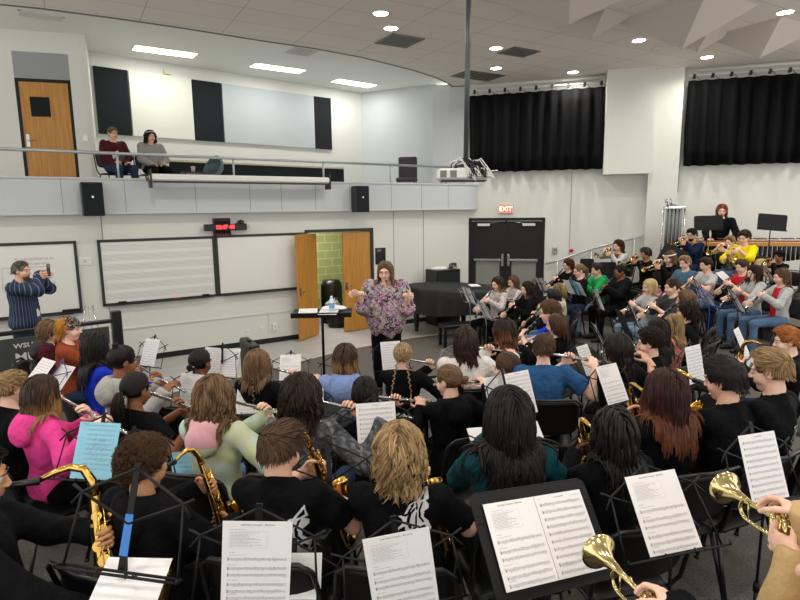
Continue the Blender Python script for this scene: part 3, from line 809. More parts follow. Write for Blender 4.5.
def ex_emblem(root, J, Rh, hc, lod, shirt, A, cx=.02, cz=.76, size=.115, shape='wolf'):
    """print on the back of the shirt, laid on the cloth"""
    from mathutils.bvhtree import BVHTree
    me = shirt.data; bv = BVHTree.FromPolygons([v.co[:] for v in me.vertices], [tuple(p.vertices) for p in me.polygons])
    n = 110; u = np.linspace(-1, 1, n); X, Z = np.meshgrid(u, u, indexing='ij')
    if shape == 'wolf':
        ins = inpoly(X, Z, WOLF)
        for w_ in WHOLES: ins &= ~inpoly(X, Z, w_)
        ins |= (np.abs(np.hypot(X-.0, Z+.66)-.12) < .035) & (Z > -.9)
    else:
        ins = np.zeros(X.shape, bool)
        for k in range(9):
            z0 = .9-k*.2
            for q in range(3): ins |= (np.abs(Z-z0-.05*q+.0) < .016) & (X > -.55+.05*(k % 3)) & (X < .5-.08*((k*2+q) % 4))
            ins |= (np.abs(X-(-.5+.32*(k % 4))) < .05) & (np.abs(Z-z0) < .07)
    vid = {}; vs = []; fs = []
    def gv(i, j):
        if (i, j) not in vid:
            x = cx+X[i, j]*size; z = cz+Z[i, j]*size
            hit = bv.ray_cast(Vector((x, -.6, z)), Vector((0, 1, 0)))
            y = hit[0][1]-.0025 if hit[0] else -.12
            vid[(i, j)] = len(vs); vs.append((x, y, z))
        return vid[(i, j)]
    for i in range(n-1):
        for j in range(n-1):
            if ins[i, j] and ins[i+1, j+1]: fs.append((gv(i, j), gv(i+1, j), gv(i+1, j+1), gv(i, j+1)))
    fast_obj('shirt_emblem', np.array(vs), np.array(fs), [MATS['print_grey']], root)
EXTRAS = dict(glasses=ex_glasses, bandana=ex_bandana, band=ex_band, tie=ex_tieband, phones=ex_phones, beard=ex_beard, lanyard=ex_lanyard, crossbody=ex_crossbody, emblem=ex_emblem)
# ================================================================== INSTRUMENTS, CHAIRS, STANDS
def frame(origin, ydir, up=(0, 0, 1)):
    y = nrm(ydir); z = nrm(np.array(up, float)-y*(np.array(up, float)@y)); x = np.cross(y, z)
    M = np.eye(4); M[:3, 0] = x; M[:3, 1] = y; M[:3, 2] = z; M[:3, 3] = origin
    return Matrix(M.tolist())
def arc(c, r, a0, a1, n, ax=1, ay=2):
    out = []
    for k in range(n):
        a = radians(a0+(a1-a0)*k/(n-1)); p = list(c); p[ax] += r*cos(a); p[ay] += r*sin(a); out.append(tuple(p))
    return out
def keys(b, y0, y1, n, r, side=(0, 0, 1), rod=True, pr=.0062):
    for k in range(n):
        y = y0+(y1-y0)*k/(n-1); a = .5*sin(k*1.9)
        p = (r*sin(a), y, r*cos(a)); q = ((r+.006)*sin(a), y, (r+.006)*cos(a))
        b.tube([p, q], [pr*.8, pr], 7)
    if rod:
        b.tube([(r+.003, y0, .003), (r+.003, y1, .003)], .0018, 5); b.tube([(-r-.002, y0+.03, .005), (-r-.002, y1-.02, .005)], .0015, 5)
        for k in range(4): y = y0+(y1-y0)*(k+.5)/4; b.tube([(r+.003, y, .003), (.0, y+.012, r+.006), (-r*.8, y+.03, r*.8)], .0017, 4)
PROTO = {}
def make_flute():
    r = empty('flute'); m = MATS['silver']
    MB().tube([(0, -.07, 0), (0, -.065, 0), (0, .21, 0), (0, .212, 0), (0, .60, 0)], [.010, .0095, .0095, .0105, .0098], 10).build('tube', m, r)
    b = MB(); b.ball((0, 0, .008), (.010, .018, .005), 6); b.build('lip_plate', m, r)
    b = MB(); keys(b, .24, .57, 13, .010, pr=.0075); b.tube([(0, .205, 0), (0, .225, 0)], .0118, 10); b.tube([(0, .46, 0), (0, .475, 0)], .0118, 10); b.build('keys', MATS['nickel'], r)
    return r
def make_clarinet():
    r = empty('clarinet')
    MB().tube([(0, -.005, 0), (0, .03, 0), (0, .085, 0)], [.004, .009, .013], 8).build('mouthpiece', MATS['black_plastic'], r)
    MB().tube([(0, .085, 0), (0, .15, 0), (0, .155, 0), (0, .60, 0)], [.0155, .0155, .013, .0145], 10).build('tube', MATS['ebony'], r)
    MB().lathe([(0, .015), (.03, .018), (.055, .026), (.066, .033), (.066, .030), (.05, .02), (0, .010)], (0, .595, 0), (0, 1, 0), 16).build('bell', MATS['ebony'], r)
    b = MB(); keys(b, .18, .58, 17, .0145, pr=.0115)
    for y in (.085, .152, .37, .595): b.tube([(0, y, 0), (0, y+.008, 0)], .0168, 10)
    b.lathe([(0, .0335), (.003, .0345), (.005, .0335)], (0, .657, 0), (0, 1, 0), 16); b.build('keys', MATS['silver'], r)
    return r
def make_trumpet():
    r = empty('trumpet'); m = MATS['brass']
    MB().lathe([(0, .003), (.0, .013), (.006, .013), (.02, .006), (.08, .0055)], (0, 0, 0), (0, 1, 0), 12).build('mouthpiece', MATS['silver'], r)
    b = MB(); b.tube([(0, .07, 0)]+[(0, .37, 0)]+arc((0, .37, -.035), .035, 90, -90, 9)+[(0, .24, -.07), (0, .22, -.07)], .0063, 8)
    b.tube([(.012, .30, -.012)]+[(.012, .12, -.012)]+arc((.012, .12, -.045), .033, 90, 270, 9)+[(.012, .2, -.078)], .0063, 8)
    b.tube([(0, .365, 0), (0, .365, -.07)], .003, 6); b.tube([(.012, .13, -.012), (.012, .13, -.078)], .003, 6)
    b.tube([(0, .30, .008), (0, .315, .02), (0, .33, .008)], .0022, 6); b.build('tubing', m, r)
    b = MB(); prof = [(0, .006), (.10, .0075), (.18, .011), (.24, .019), (.275, .033), (.295, .05), (.303, .0605), (.301, .0615), (.292, .049), (.27, .031), (.23, .016), (.16, .009)]
    b.lathe(prof, (.012, .20, -.012), (0, 1, 0), 32); b.build('bell', m, r)
    for k in range(3):
        y = .195+.026*k; b = MB(); b.tube([(-.004, y, -.10), (-.004, y, .02)], .0115, 12); b.tube([(-.004, y, .02), (-.004, y, .036)], .0035, 6); b.tube([(-.004, y, .036), (-.004, y, .040)], .0085, 10); b.tube([(-.004, y, -.105), (-.004, y, -.098)], .0125, 12); b.build('valve', m, r)
    return r
def make_sax(sc=1.0, name='alto_saxophone'):
    r = empty(name); m = MATS['gold_lacquer']; S = lambda L: [tuple(c*sc for c in p) for p in L]
    MB().tube(S([(0, -.01, 0), (0, .02, -.002), (0, .075, -.004)]), [.004*sc, .009*sc, .012*sc], 8).build('mouthpiece', MATS['black_plastic'], r)
    b = MB(); b.tube(S([(0, .07, -.004), (0, .11, .012), (0, .15, .02), (0, .185, .008), (0, .205, -.03), (0, .208, -.075)]), [c*sc for c in (.007, .009, .011, .0125, .0135, .014)], 12); b.build('neck', m, r)
    b = MB(); pts = [(0, .208, -.075), (0, .212, -.2), (0, .218, -.38), (0, .224, -.54)]+arc((0, .272, -.55), .048, 180, 360, 9)[1:]+[(0, .325, -.50)]
    rr = [.0145, .018, .024, .029]+[.030+.0009*k for k in range(8)]+[.040]
    b.tube(S(pts), [c*sc for c in rr], 16, caps=False); b.build('body_tube', m, r)
    b = MB(); b.lathe([(t*sc, q*sc) for t, q in [(0, .039), (.08, .044), (.14, .050), (.17, .060), (.185, .0635), (.183, .061), (.15, .049), (.0, .034)]], np.array((0, .325, -.50))*sc, (0, .18, 1), 28); b.build('bell', m, r)
    b = MB()
    for k in range(11):
        z = -.13-.042*k; w = .014+.0012*k; b.tube(S([(.02+.001*k, .212+.01*(k % 2), z), (.028+.0012*k, .212+.012*(k % 2), z)]), w*sc, 12)
    for x, y in ((.03, .235), (-.026, .235), (.02, .25)): b.tube(S([(x, y-.02, -.1), (x+.004, y, -.52)]), .0024*sc, 5)
    for k in range(5): z = -.16-.08*k; b.tube(S([(.03, .215, z), (.0, .25, z+.006), (-.03, .225, z)]), .0028*sc, 5); b.ball(S([(-.012, .246, z+.02)])[0], .009*sc, 5)
    for k in range(2): b.tube(S([(.045, .33, -.44+.07*k), (.055, .33, -.44+.07*k)]), .024*sc, 14)
    b.build('keys', m, r)
    return r
def make_horn():
    r = empty('french_horn'); m = MATS['brass']
    b = MB()
    for k, (rad, off, q) in enumerate([(.15, 0, .007), (.132, .014, .0065), (.115, -.01, .0065), (.09, .02, .006)]):
        b.tube([(off, rad*cos(a), rad*sin(a)) for a in np.linspace(0, 2*pi, 33)[:-1]], q, 8, closed=True)
    b.tube([(-.03, -.15, .10), (-.03, -.05, .12), (-.02, .06, .11), (0, .13, .06)], .005, 8)
    for k in range(6): a = k*1.05; b.tube([(.01, .05*cos(a), .05*sin(a)), (.012, .14*cos(a+.3), .14*sin(a+.3))], .0055, 6)
    b.build('tubing', m, r)
    b = MB(); b.lathe([(0, .012), (.10, .022), (.18, .038), (.24, .065), (.275, .105), (.29, .15), (.286, .152), (.268, .104), (.22, .055), (.15, .03)], (.03, .10, -.10), (.25, -1, -.25), 32); b.build('bell', m, r)
    for k in range(3): b = MB(); b.tube([(-.02, .02+.035*k, -.03), (.035, .02+.035*k, -.03)], .015, 12); b.tube([(-.04, .02+.035*k, .0), (-.06, .0+.035*k, .02)], .004, 6); b.build('valve', m, r)
    MB().lathe([(0, .004), (0, .009), (.02, .005), (.05, .0045)], (-.03, -.20, .10), (0, 1, 0), 10).build('mouthpiece', MATS['silver'], r)
    return r
def make_bassoonish(): pass
MAKERS = dict(flute=make_flute, clarinet=make_clarinet, trumpet=make_trumpet, alto=make_sax, tenor=lambda: make_sax(1.32, 'tenor_saxophone'), horn=make_horn)
def get(kind):
    if kind not in PROTO: PROTO[kind] = MAKERS[kind](); return PROTO[kind]
    return copy_tree(PROTO[kind])
INST_CAT = dict(flute='flute', clarinet='clarinet', trumpet='trumpet', alto='saxophone', tenor='saxophone', horn='french horn')
INST_LOOK = dict(flute='silver flute', clarinet='black clarinet', trumpet='brass trumpet', alto='brass saxophone', tenor='large brass saxophone', horn='brass french horn')
INST_GRP = dict(flute='flutes', clarinet='clarinets', trumpet='trumpets', alto='saxophones', tenor='saxophones', horn='french horns')
MOUTH = np.array([0, .120, 1.102])
# axis, up, [(hand, distance along axis, palm normal, hand offset)]
def inst_pose(kind, J, opt):
    Mo = MOUTH+np.array([0, 0, J['head'][2]-1.15]); Mo = Mo-np.array([0, 0, .0])
    if kind == 'flute':
        d = nrm((.93, .16, -.20+opt.get('dz', 0))); return Mo+np.array([0, .005, .0]), d, (-.2, .3, .9), dict(R=(Mo+d*.44, 'grip', d, (-.1, .6, -.75)), L=(Mo+d*.24, 'grip', d, (-.2, -.9, -.3)))
    if kind == 'clarinet':
        d = nrm((.0, .66, -.78)); return Mo, d, (0, .8, .6), dict(L=(Mo+d*.26+np.array([0, .01, .0]), 'grip', d, (.3, -.8, -.3)), R=(Mo+d*.46+np.array([0, .01, 0]), 'grip', d, (-.3, -.8, -.3)))
    if kind == 'trumpet':
        d = nrm((opt.get('dx', 0), .96, opt.get('dz', -.22))); return Mo, d, (0, .2, 1), dict(L=(Mo+d*.20+np.array([-.01, 0, -.045]), 'fist', (0, -.2, 1), (.95, 0, 0)), R=(Mo+d*.22+np.array([.0, 0, .035]), 'hold', (1, 0, 0), (-.5, 0, -1)))
    if kind in ('alto', 'tenor'):
        q = 1.32 if kind == 'tenor' else 1.
        d = nrm((.05, 1, 0)); u = nrm((-.32, .0, 1)); x = np.cross(d, u); 
        T = lambda p: Mo+x*p[0]*q+d*p[1]*q+u*p[2]*q
        return Mo, d, u, dict(L=(T((0, .222, -.20)), 'grip', u, (.3, -.9, 0)), R=(T((.0, .232, -.40)), 'grip', u, (-.5, -.8, 0)))
    if kind == 'horn':
        o = Mo+np.array([.06, .20, -.20]); return o, (0, 1, 0), (.1, .3, 1), dict(L=(o+np.array([-.06, .03, .03]), 'grip', (0, .5, 1), (1, 0, 0)), R=(o+np.array([.08, .0, -.14]), 'hold', (0, 1, .2), (-.6, .2, -.6)))
    if kind == 'lap':
        return None, None, None, dict(R=((.10, .33, .60), 'relax', (1, 0, 0), (0, .2, -1)), L=((-.10, .33, .60), 'relax', (1, 0, 0), (0, .2, -1)))

def make_chair(col='chair_plastic', met='chair_metal'):
    r = empty('band_chair'); p = MATS[col]; m = MATS[met]
    b = MB(); n = 9; g = np.linspace(-1, 1, n); top = []; 
    for x in g:
        for y in g:
            sx = x*.215*(1-.10*max(0, -y)); ed = (abs(x)**6+abs(y)**6)
            top.append((sx*(1-.06*abs(y)**8), .03+y*.20, .440+.010*x*x-.012*y*(y > 0)*y-.010*ed))
    top = np.array(top); bot = top-np.array([0, 0, .016])
    f = [(i*n+j, (i+1)*n+j, (i+1)*n+j+1, i*n+j+1) for i in range(n-1) for j in range(n-1)]
    b.add(np.vstack([top, bot]), f+[tuple(q+n*n for q in x[::-1]) for x in f]+[(i, i+n*n, j+n*n, j) for i, j in [(k*n, (k+1)*n) for k in range(n-1)]+[((k+1)*n+n-1, k*n+n-1) for k in range(n-1)]+[(k+1, k) for k in range(n-1)]+[((n-1)*n+k, (n-1)*n+k+1) for k in range(n-1)]], 0, True)
    b.build('seat', p, r)
    b = MB(); N = 13; M_2 = 9; vs = []
    for i in range(N):
        for j in range(M_2):
            u = -1+2*i/(N-1); v = -1+2*j/(M_2-1)
            k = 1/max(1, (abs(u)**5+abs(v)**5)**.2)
            vs.append((u*k*.215, -.225-.07*(v*k*.5+.5)+.045*(u*k)**2, .70+v*k*.145))
    vs = np.array(vs); f = [(i*M_2+j, (i+1)*M_2+j, (i+1)*M_2+j+1, i*M_2+j+1) for i in range(N-1) for j in range(M_2-1)]; o = len(vs)
    rim = [i*M_2 for i in range(N)]+[(N-1)*M_2+j for j in range(1, M_2)]+[i*M_2+M_2-1 for i in range(N-2, -1, -1)]+[j for j in range(M_2-2, 0, -1)]
    b.add(np.vstack([vs, vs+np.array([0, -.016, 0])]), f+[tuple(q+o for q in x[::-1]) for x in f]+[(rim[k], rim[k]+o, rim[(k+1) % len(rim)]+o, rim[(k+1) % len(rim)]) for k in range(len(rim))], 0, True)
    b.build('backrest', p, r)
    b = MB(); b.tube([(-.20, -.16, .425), (-.225, -.20, .50), (-.228, -.245, .70), (-.215, -.285, .82), (-.17, -.305, .862), (0, -.335, .868), (.17, -.305, .862), (.215, -.285, .82), (.228, -.245, .70), (.225, -.20, .50), (.20, -.16, .425)], .0105, 8)
    b.tube([(-.20, -.16, .425), (-.20, .19, .418)], .010, 8); b.tube([(.20, -.16, .425), (.20, .19, .418)], .010, 8); b.tube([(-.2, .0, .42), (.2, 0, .42)], .008, 8); b.build('frame', m, r)
    for sx in (-1, 1):
        for y0, y1 in ((.17, .24), (-.14, -.25)):
            b = MB(); b.tube([(sx*.20, y0, .42), (sx*.225, y1, .012)], .0105, 8); b.tube([(sx*.225, y1, 0), (sx*.2255, y1+.001, .02)], .015, 8); b.build('leg', m, r)
    return r

# ---- printed music
_PRINT = {}
def print_mesh(style, detail):
    key = (style, detail)
    if key in _PRINT: return _PRINT[key]
    rg = np.random.default_rng(len(style)*13+detail); b = MB()
    W, H_ = .216, .279
    def q(x0, y0, x1, y1, z=.0007): b.add([(x0, y0, z), (x1, y0, z), (x1, y1, z), (x0, y1, z)], [(0, 1, 2, 3)])
    def words(x0, x1, y, h):
        x = x0
        while x < x1:
            w = rg.uniform(.004, .014); w = min(w, x1-x); 
            for k in range(int(w/.0022)+1): q(x+k*.0022, y-h/2, x+k*.0022+.0014, y+h/2*rg.uniform(.3, 1))
            x += w+.0025
    def text(s, size, x, y, bold=False, rot=0):
        v, f = text_mesh(s, size, bold); v = v+np.array([x, y, .0008]); b.add(v, f)
    def staff(y, x0=-.092, x1=.094):
        for k in range(5): q(x0, y+(k-2)*.0019, x1, y+(k-2)*.0019+.0004)
        q(x0+.002, y-.006, x0+.0045, y+.007); b.tube([(x0+.0035, y-.004, .0008), (x0+.007, y, .0008), (x0+.0035, y+.004, .0008)], .0007, 4)
        x = x0+.015
        while x < x1-.004:
            yy = y+rg.integers(-3, 3)*.0011
            a = np.arange(6)*pi/3; v = [(x+.0013*cos(t), yy+.001*sin(t), .0008) for t in a]; b.add(v, [tuple(range(6))])
            up = 1 if yy < y else -1; q(x+.0011*up-.00015, min(yy, yy+up*.007), x+.0011*up+.00025, max(yy, yy+up*.007))
            if rg.random() < .35: q(x, yy+up*.007-.0005, x+.006, yy+up*.007+.0005)
            x += rg.uniform(.0038, .0085)
        for k in range(1, 6): xx = x0+(x1-x0)*k/5; q(xx-.0002, y-.0039, xx+.0003, y+.0042)
    if style == 'lesson':
        if detail >= 1: text('Learning Concepts - Baritone', .0088, 0, .128, True)
        else: words(-.055, .055, .128, .004)
        words(-.085, -.035, .112, .0018)
        for y in (.106, .048): q(-.088, y, .03, y+.0004)
        for x in (-.088, .03): q(x, .048, x+.0004, .106)
        for k in range(11): words(-.084, -.084+rg.uniform(.055, .10), .101-k*.0047, .0020)
        words(-.086, -.070, .034, .003); words(-.086, -.03, .025, .0018)
        ys = [.010, -.022, -.045, -.078, -.102, -.126]
        for y in ys: staff(y)
        for y in (-.009, -.062, -.112): words(-.09, -.06, y, .0022)
    elif style == 'song':
        words(-.022, .024, .127, .0045)
        words(.06, .095, .125, .0022); words(-.095, -.08, .127, .002)
        for k in range(10): staff(.105-k*.0252)
    elif style == 'blue':
        words(-.085, .09, .124, .005); words(-.09, -.06, .132, .004)
        for k in range(9):
            y = .102-k*.024
            for j in range(5): q(-.06, y+(j-2)*.0022, .09, y+(j-2)*.0022+.0003)
            x = -.05
            while x < .088: q(x, y-.004, x+.0008, y+.004); q(x, y-.003, x+.002, y-.0015); x += rg.uniform(.006, .014)
        for (x, y) in ((.03, .012), (.022, -.07)):
            for s0 in (0, .018): q(x, y+s0, x+.028, y+s0+.001)
            for s0 in (0, .028): q(x+s0, y, x+s0+.001, y+.018)
        for k in range(30):
            x, y = rg.uniform(-.05, .04), rg.uniform(-.05, .06); b.tube([(x, y, .0008), (x+.012, y+.016, .0008)], .0004, 4)
        for k in range(7): words(-.095, -.07, .06-k*.018, .002)
        words(-.07, .08, -.132, .0018)
    b_ = b.mesh('printed_notes', MATS['ink']); _PRINT[key] = b_; return b_
_PAGE = {}
def page_mesh(m, seed):
    if (m, seed) in _PAGE: return _PAGE[(m, seed)]
    n = 9; rg = np.random.default_rng(seed); cu = rg.uniform(-.003, .003); vs = []
    for i in range(n):
        for j in range(n):
            u = -1+2*i/(n-1); v = -1+2*j/(n-1); vs.append((u*.108, v*.1395, 0))
    vs = np.array(vs); f = [(i*n+j, (i+1)*n+j, (i+1)*n+j+1, i*n+j+1) for i in range(n-1) for j in range(n-1)]; o = len(vs)
    rim = [i*n for i in range(n)]+[(n-1)*n+j for j in range(1, n)]+[i*n+n-1 for i in range(n-2, -1, -1)]+[j for j in range(n-2, 0, -1)]
    b = MB(); b.add(np.vstack([vs, vs-np.array([0, 0, .0012])]), f+[tuple(q+o for q in x[::-1]) for x in f]+[(rim[(k+1) % len(rim)], rim[(k+1) % len(rim)]+o, rim[k]+o, rim[k]) for k in range(len(rim))])
    me = b.mesh('sheet_music', MATS[m]); _PAGE[(m, seed)] = me; return me
def rotm(yaw, tilt, roll):
    yaw, tilt, roll = map(radians, (yaw, tilt, roll)); return rz(yaw)@rx(pi/2-tilt)@rz(roll)
def put_sheet(pos, R, style, detail, label, group, m='paper', seed=0):
    o = bpy.data.objects.new('sheet_music', page_mesh(m, seed % 4)); COL.objects.link(o)
    M = np.eye(4); M[:3, :3] = R; M[:3, 3] = pos; o.matrix_basis = Matrix(M.tolist()); tag(o, label, 'sheet music', group)
    if style:
        p = bpy.data.objects.new('printed_notes', print_mesh(style, detail)); COL.objects.link(p); p.parent = o
    return o
def level(x, y):
    dx, dy = x+.5, y-9.5; R = hypot(dx, dy); th = math.degrees(atan2(dy, dx))
    if dy > 0 and dx < 0: return 0.
    t = min(max(-th/90, 0), 1) if dy < 0 else 0.
    if dy < 0 and dx < 0: t = 1
    return 0. if R < 3.8 else .2 if R < 5.1+.5*t else .5 if R < 6.1+2.5*t else .85
def sheet_frame(pos, R, back):
    R = np.array(R)
    if back: R = R@np.diag([-1., 1, -1])
    return np.array(pos, float), R
def leg_set(r, z0, rad, m, hub=.16, yaw=0.):
    for k in range(3):
        a = yaw+k*2*pi/3; b = MB(); b.tube([(0.01*cos(a), .01*sin(a), hub), (rad*.6*cos(a), rad*.6*sin(a), hub*.55), (rad*cos(a), rad*sin(a), .008)], .006, 6)
        b.ball((rad*cos(a), rad*sin(a), .010), .010, 5); b.build('leg', m, r)
def wire_stand(pos, R, back=0, label='', m='stand_black', group='wire music stands', width=.21, tape=False, bulk=1.):
    """folding stand: R columns = sheet right, up, player-facing normal; pos = sheet centre"""
    c, R = sheet_frame(pos, R, back); mt = MATS[m]
    foot = c-R[:, 2]*.03-R[:, 1]*.14; L = level(foot[0], foot[1])
    r = empty('music_stand', (foot[0], foot[1], L), 0, label, 'music stand', group)
    o = np.array([foot[0], foot[1], L])
    T = lambda p: tuple(c+R@(np.array(p, float)-np.array([0, 0, .010]))-o)
    w = width; q = .0042*bulk
    b = MB()
    sp = [T((-.012, -.15, -.004)), T((.012, -.15, -.004)), T((.010, .19, -.004)), T((-.010, .19, -.004)), T((-.012, -.15, -.009)), T((.012, -.15, -.009)), T((.010, .19, -.009)), T((-.010, .19, -.009))]
    b.add(sp, [(0, 1, 2, 3), (7, 6, 5, 4), (0, 4, 5, 1), (1, 5, 6, 2), (2, 6, 7, 3), (3, 7, 4, 0)]); b.build('spine', mt, r)
    for s in (-1, 1):
        MB().tube([T((0, .175, -.006)), T((s*w*.85, .08, -.006)), T((s*w*1.0, .04, -.006))], q, 6).build('arm', mt, r)
        MB().tube([T((0, .0, -.006)), T((s*w*.85, .08, -.006)), T((s*w*1.02, .10, -.006))], q, 6).build('arm', mt, r)
        MB().tube([T((s*w*.85, .08, -.006)), T((s*w*.95, -.15, -.002))], q*.9, 6).build('strut', mt, r)
    b = MB(); b.tube([T((-w, -.148, -.002)), T((w, -.148, -.002))], q, 6); b.tube([T((-w, -.148, .03)), T((w, -.148, .03))], q, 6)
    for x in (-w, -.06, .06, w): b.tube([T((x, -.148, -.004)), T((x, -.148, .034)), T((x, -.135, .036))], q*.8, 6)
    b.build('ledge', mt, r)
    h = c[2]-.13*R[2, 1]-L
    top = T((0, -.10, -.02))
    b = MB(); b.tube([(0, 0, .06), (0, 0, h*.5)], .0085, 8); b.tube([(0, 0, h*.5), (0, 0, max(h-.09, h*.6)), top], .006, 8); b.tube([(0, 0, h*.48), (0, 0, h*.53)], .013, 8); b.build('pole', mt, r)
    leg_set(r, 0, .30, mt, .34, hash(label) % 7*.3 if False else len(label)*.37)
    if tape:
        b = MB(); v = [T((-.014, -.10, -.0025)), T((.014, -.10, -.0025)), T((.013, .03, -.0025)), T((-.013, .03, -.0025))]; b.add(v+[tuple(np.array(p)-R[:, 2]*.001) for p in v], [(0, 1, 2, 3), (7, 6, 5, 4), (0, 4, 5, 1), (2, 6, 7, 3)]); tag(b.build('tape', MATS['tape_blue'], r), 'blue tape')
    return r
def desk_stand(pos, R, back=0, label='', group='solid desk music stands', w=.255, hh=.17, dy=0., m='stand_black', cat='music stand', rim=True, poler=.011):
    c, R = sheet_frame(pos, R, back); mt = MATS[m]; c = c+R[:, 1]*dy
    foot = c-R[:, 2]*.05-R[:, 1]*.04; L = level(foot[0], foot[1]); o = np.array([foot[0], foot[1], L])
    r = empty('music_stand', tuple(o), 0, label, cat, group)
    T = lambda p: tuple(c+R@(np.array(p, float)-np.array([0, 0, .006]))-o)
    pl = []
    for cx, cy in ((1, 1), (-1, 1)):
        for k in range(5):
            a = radians(90*k/4)+(0 if cx > 0 else pi/2); pl.append((cx*(w-.03)+.03*cos(a), cy*(hh-.03)+.03*sin(a)))
    pl = pl+[(-w, -hh), (w, -hh)]
    b = MB(); n = len(pl); b.add([T((x, y, 0)) for x, y in pl]+[T((x, y, -.004)) for x, y in pl], [tuple(range(n)), tuple(range(n, 2*n))[::-1]]+[(i, n+i, n+(i+1) % n, (i+1) % n) for i in range(n)])
    if rim: b.tube([T((x, y, -.002)) for x, y in pl], .0035, 6, closed=True)
    for y in (hh-.075, hh-.10): b.tube([T((-w+.004, y, .001)), T((w-.004, y, .001))], .0022, 5)
    b.build('desk', mt, r)
    b = MB(); b.add([T((-w, -hh, 0)), T((w, -hh, 0)), T((w, -hh, .05)), T((-w, -hh, .05)), T((-w, -hh-.003, 0)), T((w, -hh-.003, 0)), T((w, -hh-.003, .05)), T((-w, -hh-.003, .05)), T((-w, -hh+.012, .052)), T((w, -hh+.012, .052))], [(0, 1, 2, 3), (7, 6, 5, 4), (3, 2, 9, 8), (0, 4, 5, 1), (3, 7, 6, 2)]); b.build('ledge', mt, r)
    top = T((0, -.02, -.03)); b = MB(); b.tube([(0, 0, .05), (0, 0, .55)], poler, 10); b.tube([(0, 0, .5), (0, 0, max(.6, top[2]-.05)), top, T((0, 0, -.004))], poler*.8, 10); b.build('pole', mt, r)
    b = MB(); b.tube([(0, 0, .53), (0, 0, .58)], poler*1.7, 10); b.build('collar', mt, r)
    leg_set(r, 0, .24, mt, .10, len(label)*.4)
    return r
SHEETS = [
('a_blue',-1.554,2.742,1.411,-3.5,24.8,-2.0,0),
('blue2',-1.187,2.985,1.147,-16.3,15.1,11.0,0),
('c_front',-0.467,1.664,1.498,5.9,-0.1,-4.8,0),
('d_front',-0.006,1.683,1.446,7.1,-2.0,7.2,0),
('e_pg1',0.418,1.857,1.433,31.5,39.9,-8.0,0),
('e_pg2',0.585,1.844,1.478,26.0,38.8,-3.5,0),
('f_v',0.963,1.961,1.484,11.7,34.7,2.4,0),
('f_u',1.552,2.304,1.492,20.7,21.1,-2.1,0),
('x',-0.420,1.950,1.180,3.0,22.0,-2.0,0),
('purp1',-3.270,5.000,1.180,-28.0,42.0,-4.0,0),
('purp2',-3.090,4.980,1.127,-22.0,42.0,-4.0,0),
('d150',-2.580,5.715,1.182,-29.0,22.5,2.1,0),
('e110',-2.423,4.650,1.063,-32.2,17.7,4.4,0),
('f180',-1.689,4.438,1.173,-13.4,7.7,-1.4,0),
('g1',-1.871,5.508,1.131,-28.9,9.0,2.1,0),
('g2',-1.698,5.482,1.128,-24.5,28.0,4.3,0),
('h237',-1.216,4.422,1.117,11.4,41.7,-3.7,0),
('i280',-1.147,5.734,0.998,5.4,33.4,-0.7,0),
('j310',-0.720,4.300,1.080,5.0,30.0,0.0,0),
('k355',-0.133,2.931,1.434,13.1,19.3,-0.6,0),
('l380',-0.093,5.572,1.156,24.2,18.5,-2.3,0),
('m412',0.221,4.947,0.964,10.3,46.1,1.0,0),
('n1',0.626,3.527,1.396,41.7,21.3,-5.1,0),
('n2',0.772,3.531,1.423,34.7,21.4,-1.7,0),
('o521',0.700,2.980,1.310,20.0,50.0,-4.0,0),
('p464',0.500,3.020,1.270,20.0,50.0,-4.0,0),
('q576',1.723,5.122,1.207,46.7,25.3,-2.2,0),
('r595',1.522,3.963,1.343,29.3,27.2,0.6,0),
('s684',2.230,4.189,1.417,34.7,12.6,-0.8,0),
('t733',3.155,5.138,1.346,49.4,24.6,-0.8,0),
('y200',-1.060,3.000,1.150,0.0,25.0,-1.0,0),
('z302',-0.550,2.900,1.180,0.0,25.0,0.0,0),
('aa1',3.018,10.092,1.202,-74.6,-27.5,1.1,1),
('aa2',3.102,10.015,1.204,-84.5,-24.2,1.3,1),
('aa3',3.186,9.971,1.180,-81.0,-29.1,1.3,1),
('bb',2.527,7.166,1.445,-92.2,-19.9,3.3,1),
('cc',2.536,6.312,1.292,-98.1,-22.4,5.2,1),
('dd',2.939,7.044,1.267,-105.1,-21.5,3.0,1),
('ee',2.338,6.562,1.116,-95.7,-27.0,5.8,1),
('ff',4.443,8.400,1.388,-95.3,-21.7,2.8,1),
('gg',4.298,7.890,1.342,-95.6,-31.7,3.2,1),
('hh',3.778,6.327,1.552,-101.3,-27.8,1.7,1),
('ii',5.880,9.044,1.527,-104.1,-30.0,1.4,1),
('jj',5.350,9.300,1.430,25.0,50.0,8.0,0),
('kk',1.108,9.105,1.221,-60.9,-25.4,1.0,1),
('ll',1.248,8.340,1.113,-69.1,-27.2,2.1,1),
('mm',2.577,10.281,1.230,-66.4,-29.9,1.5,1),
]
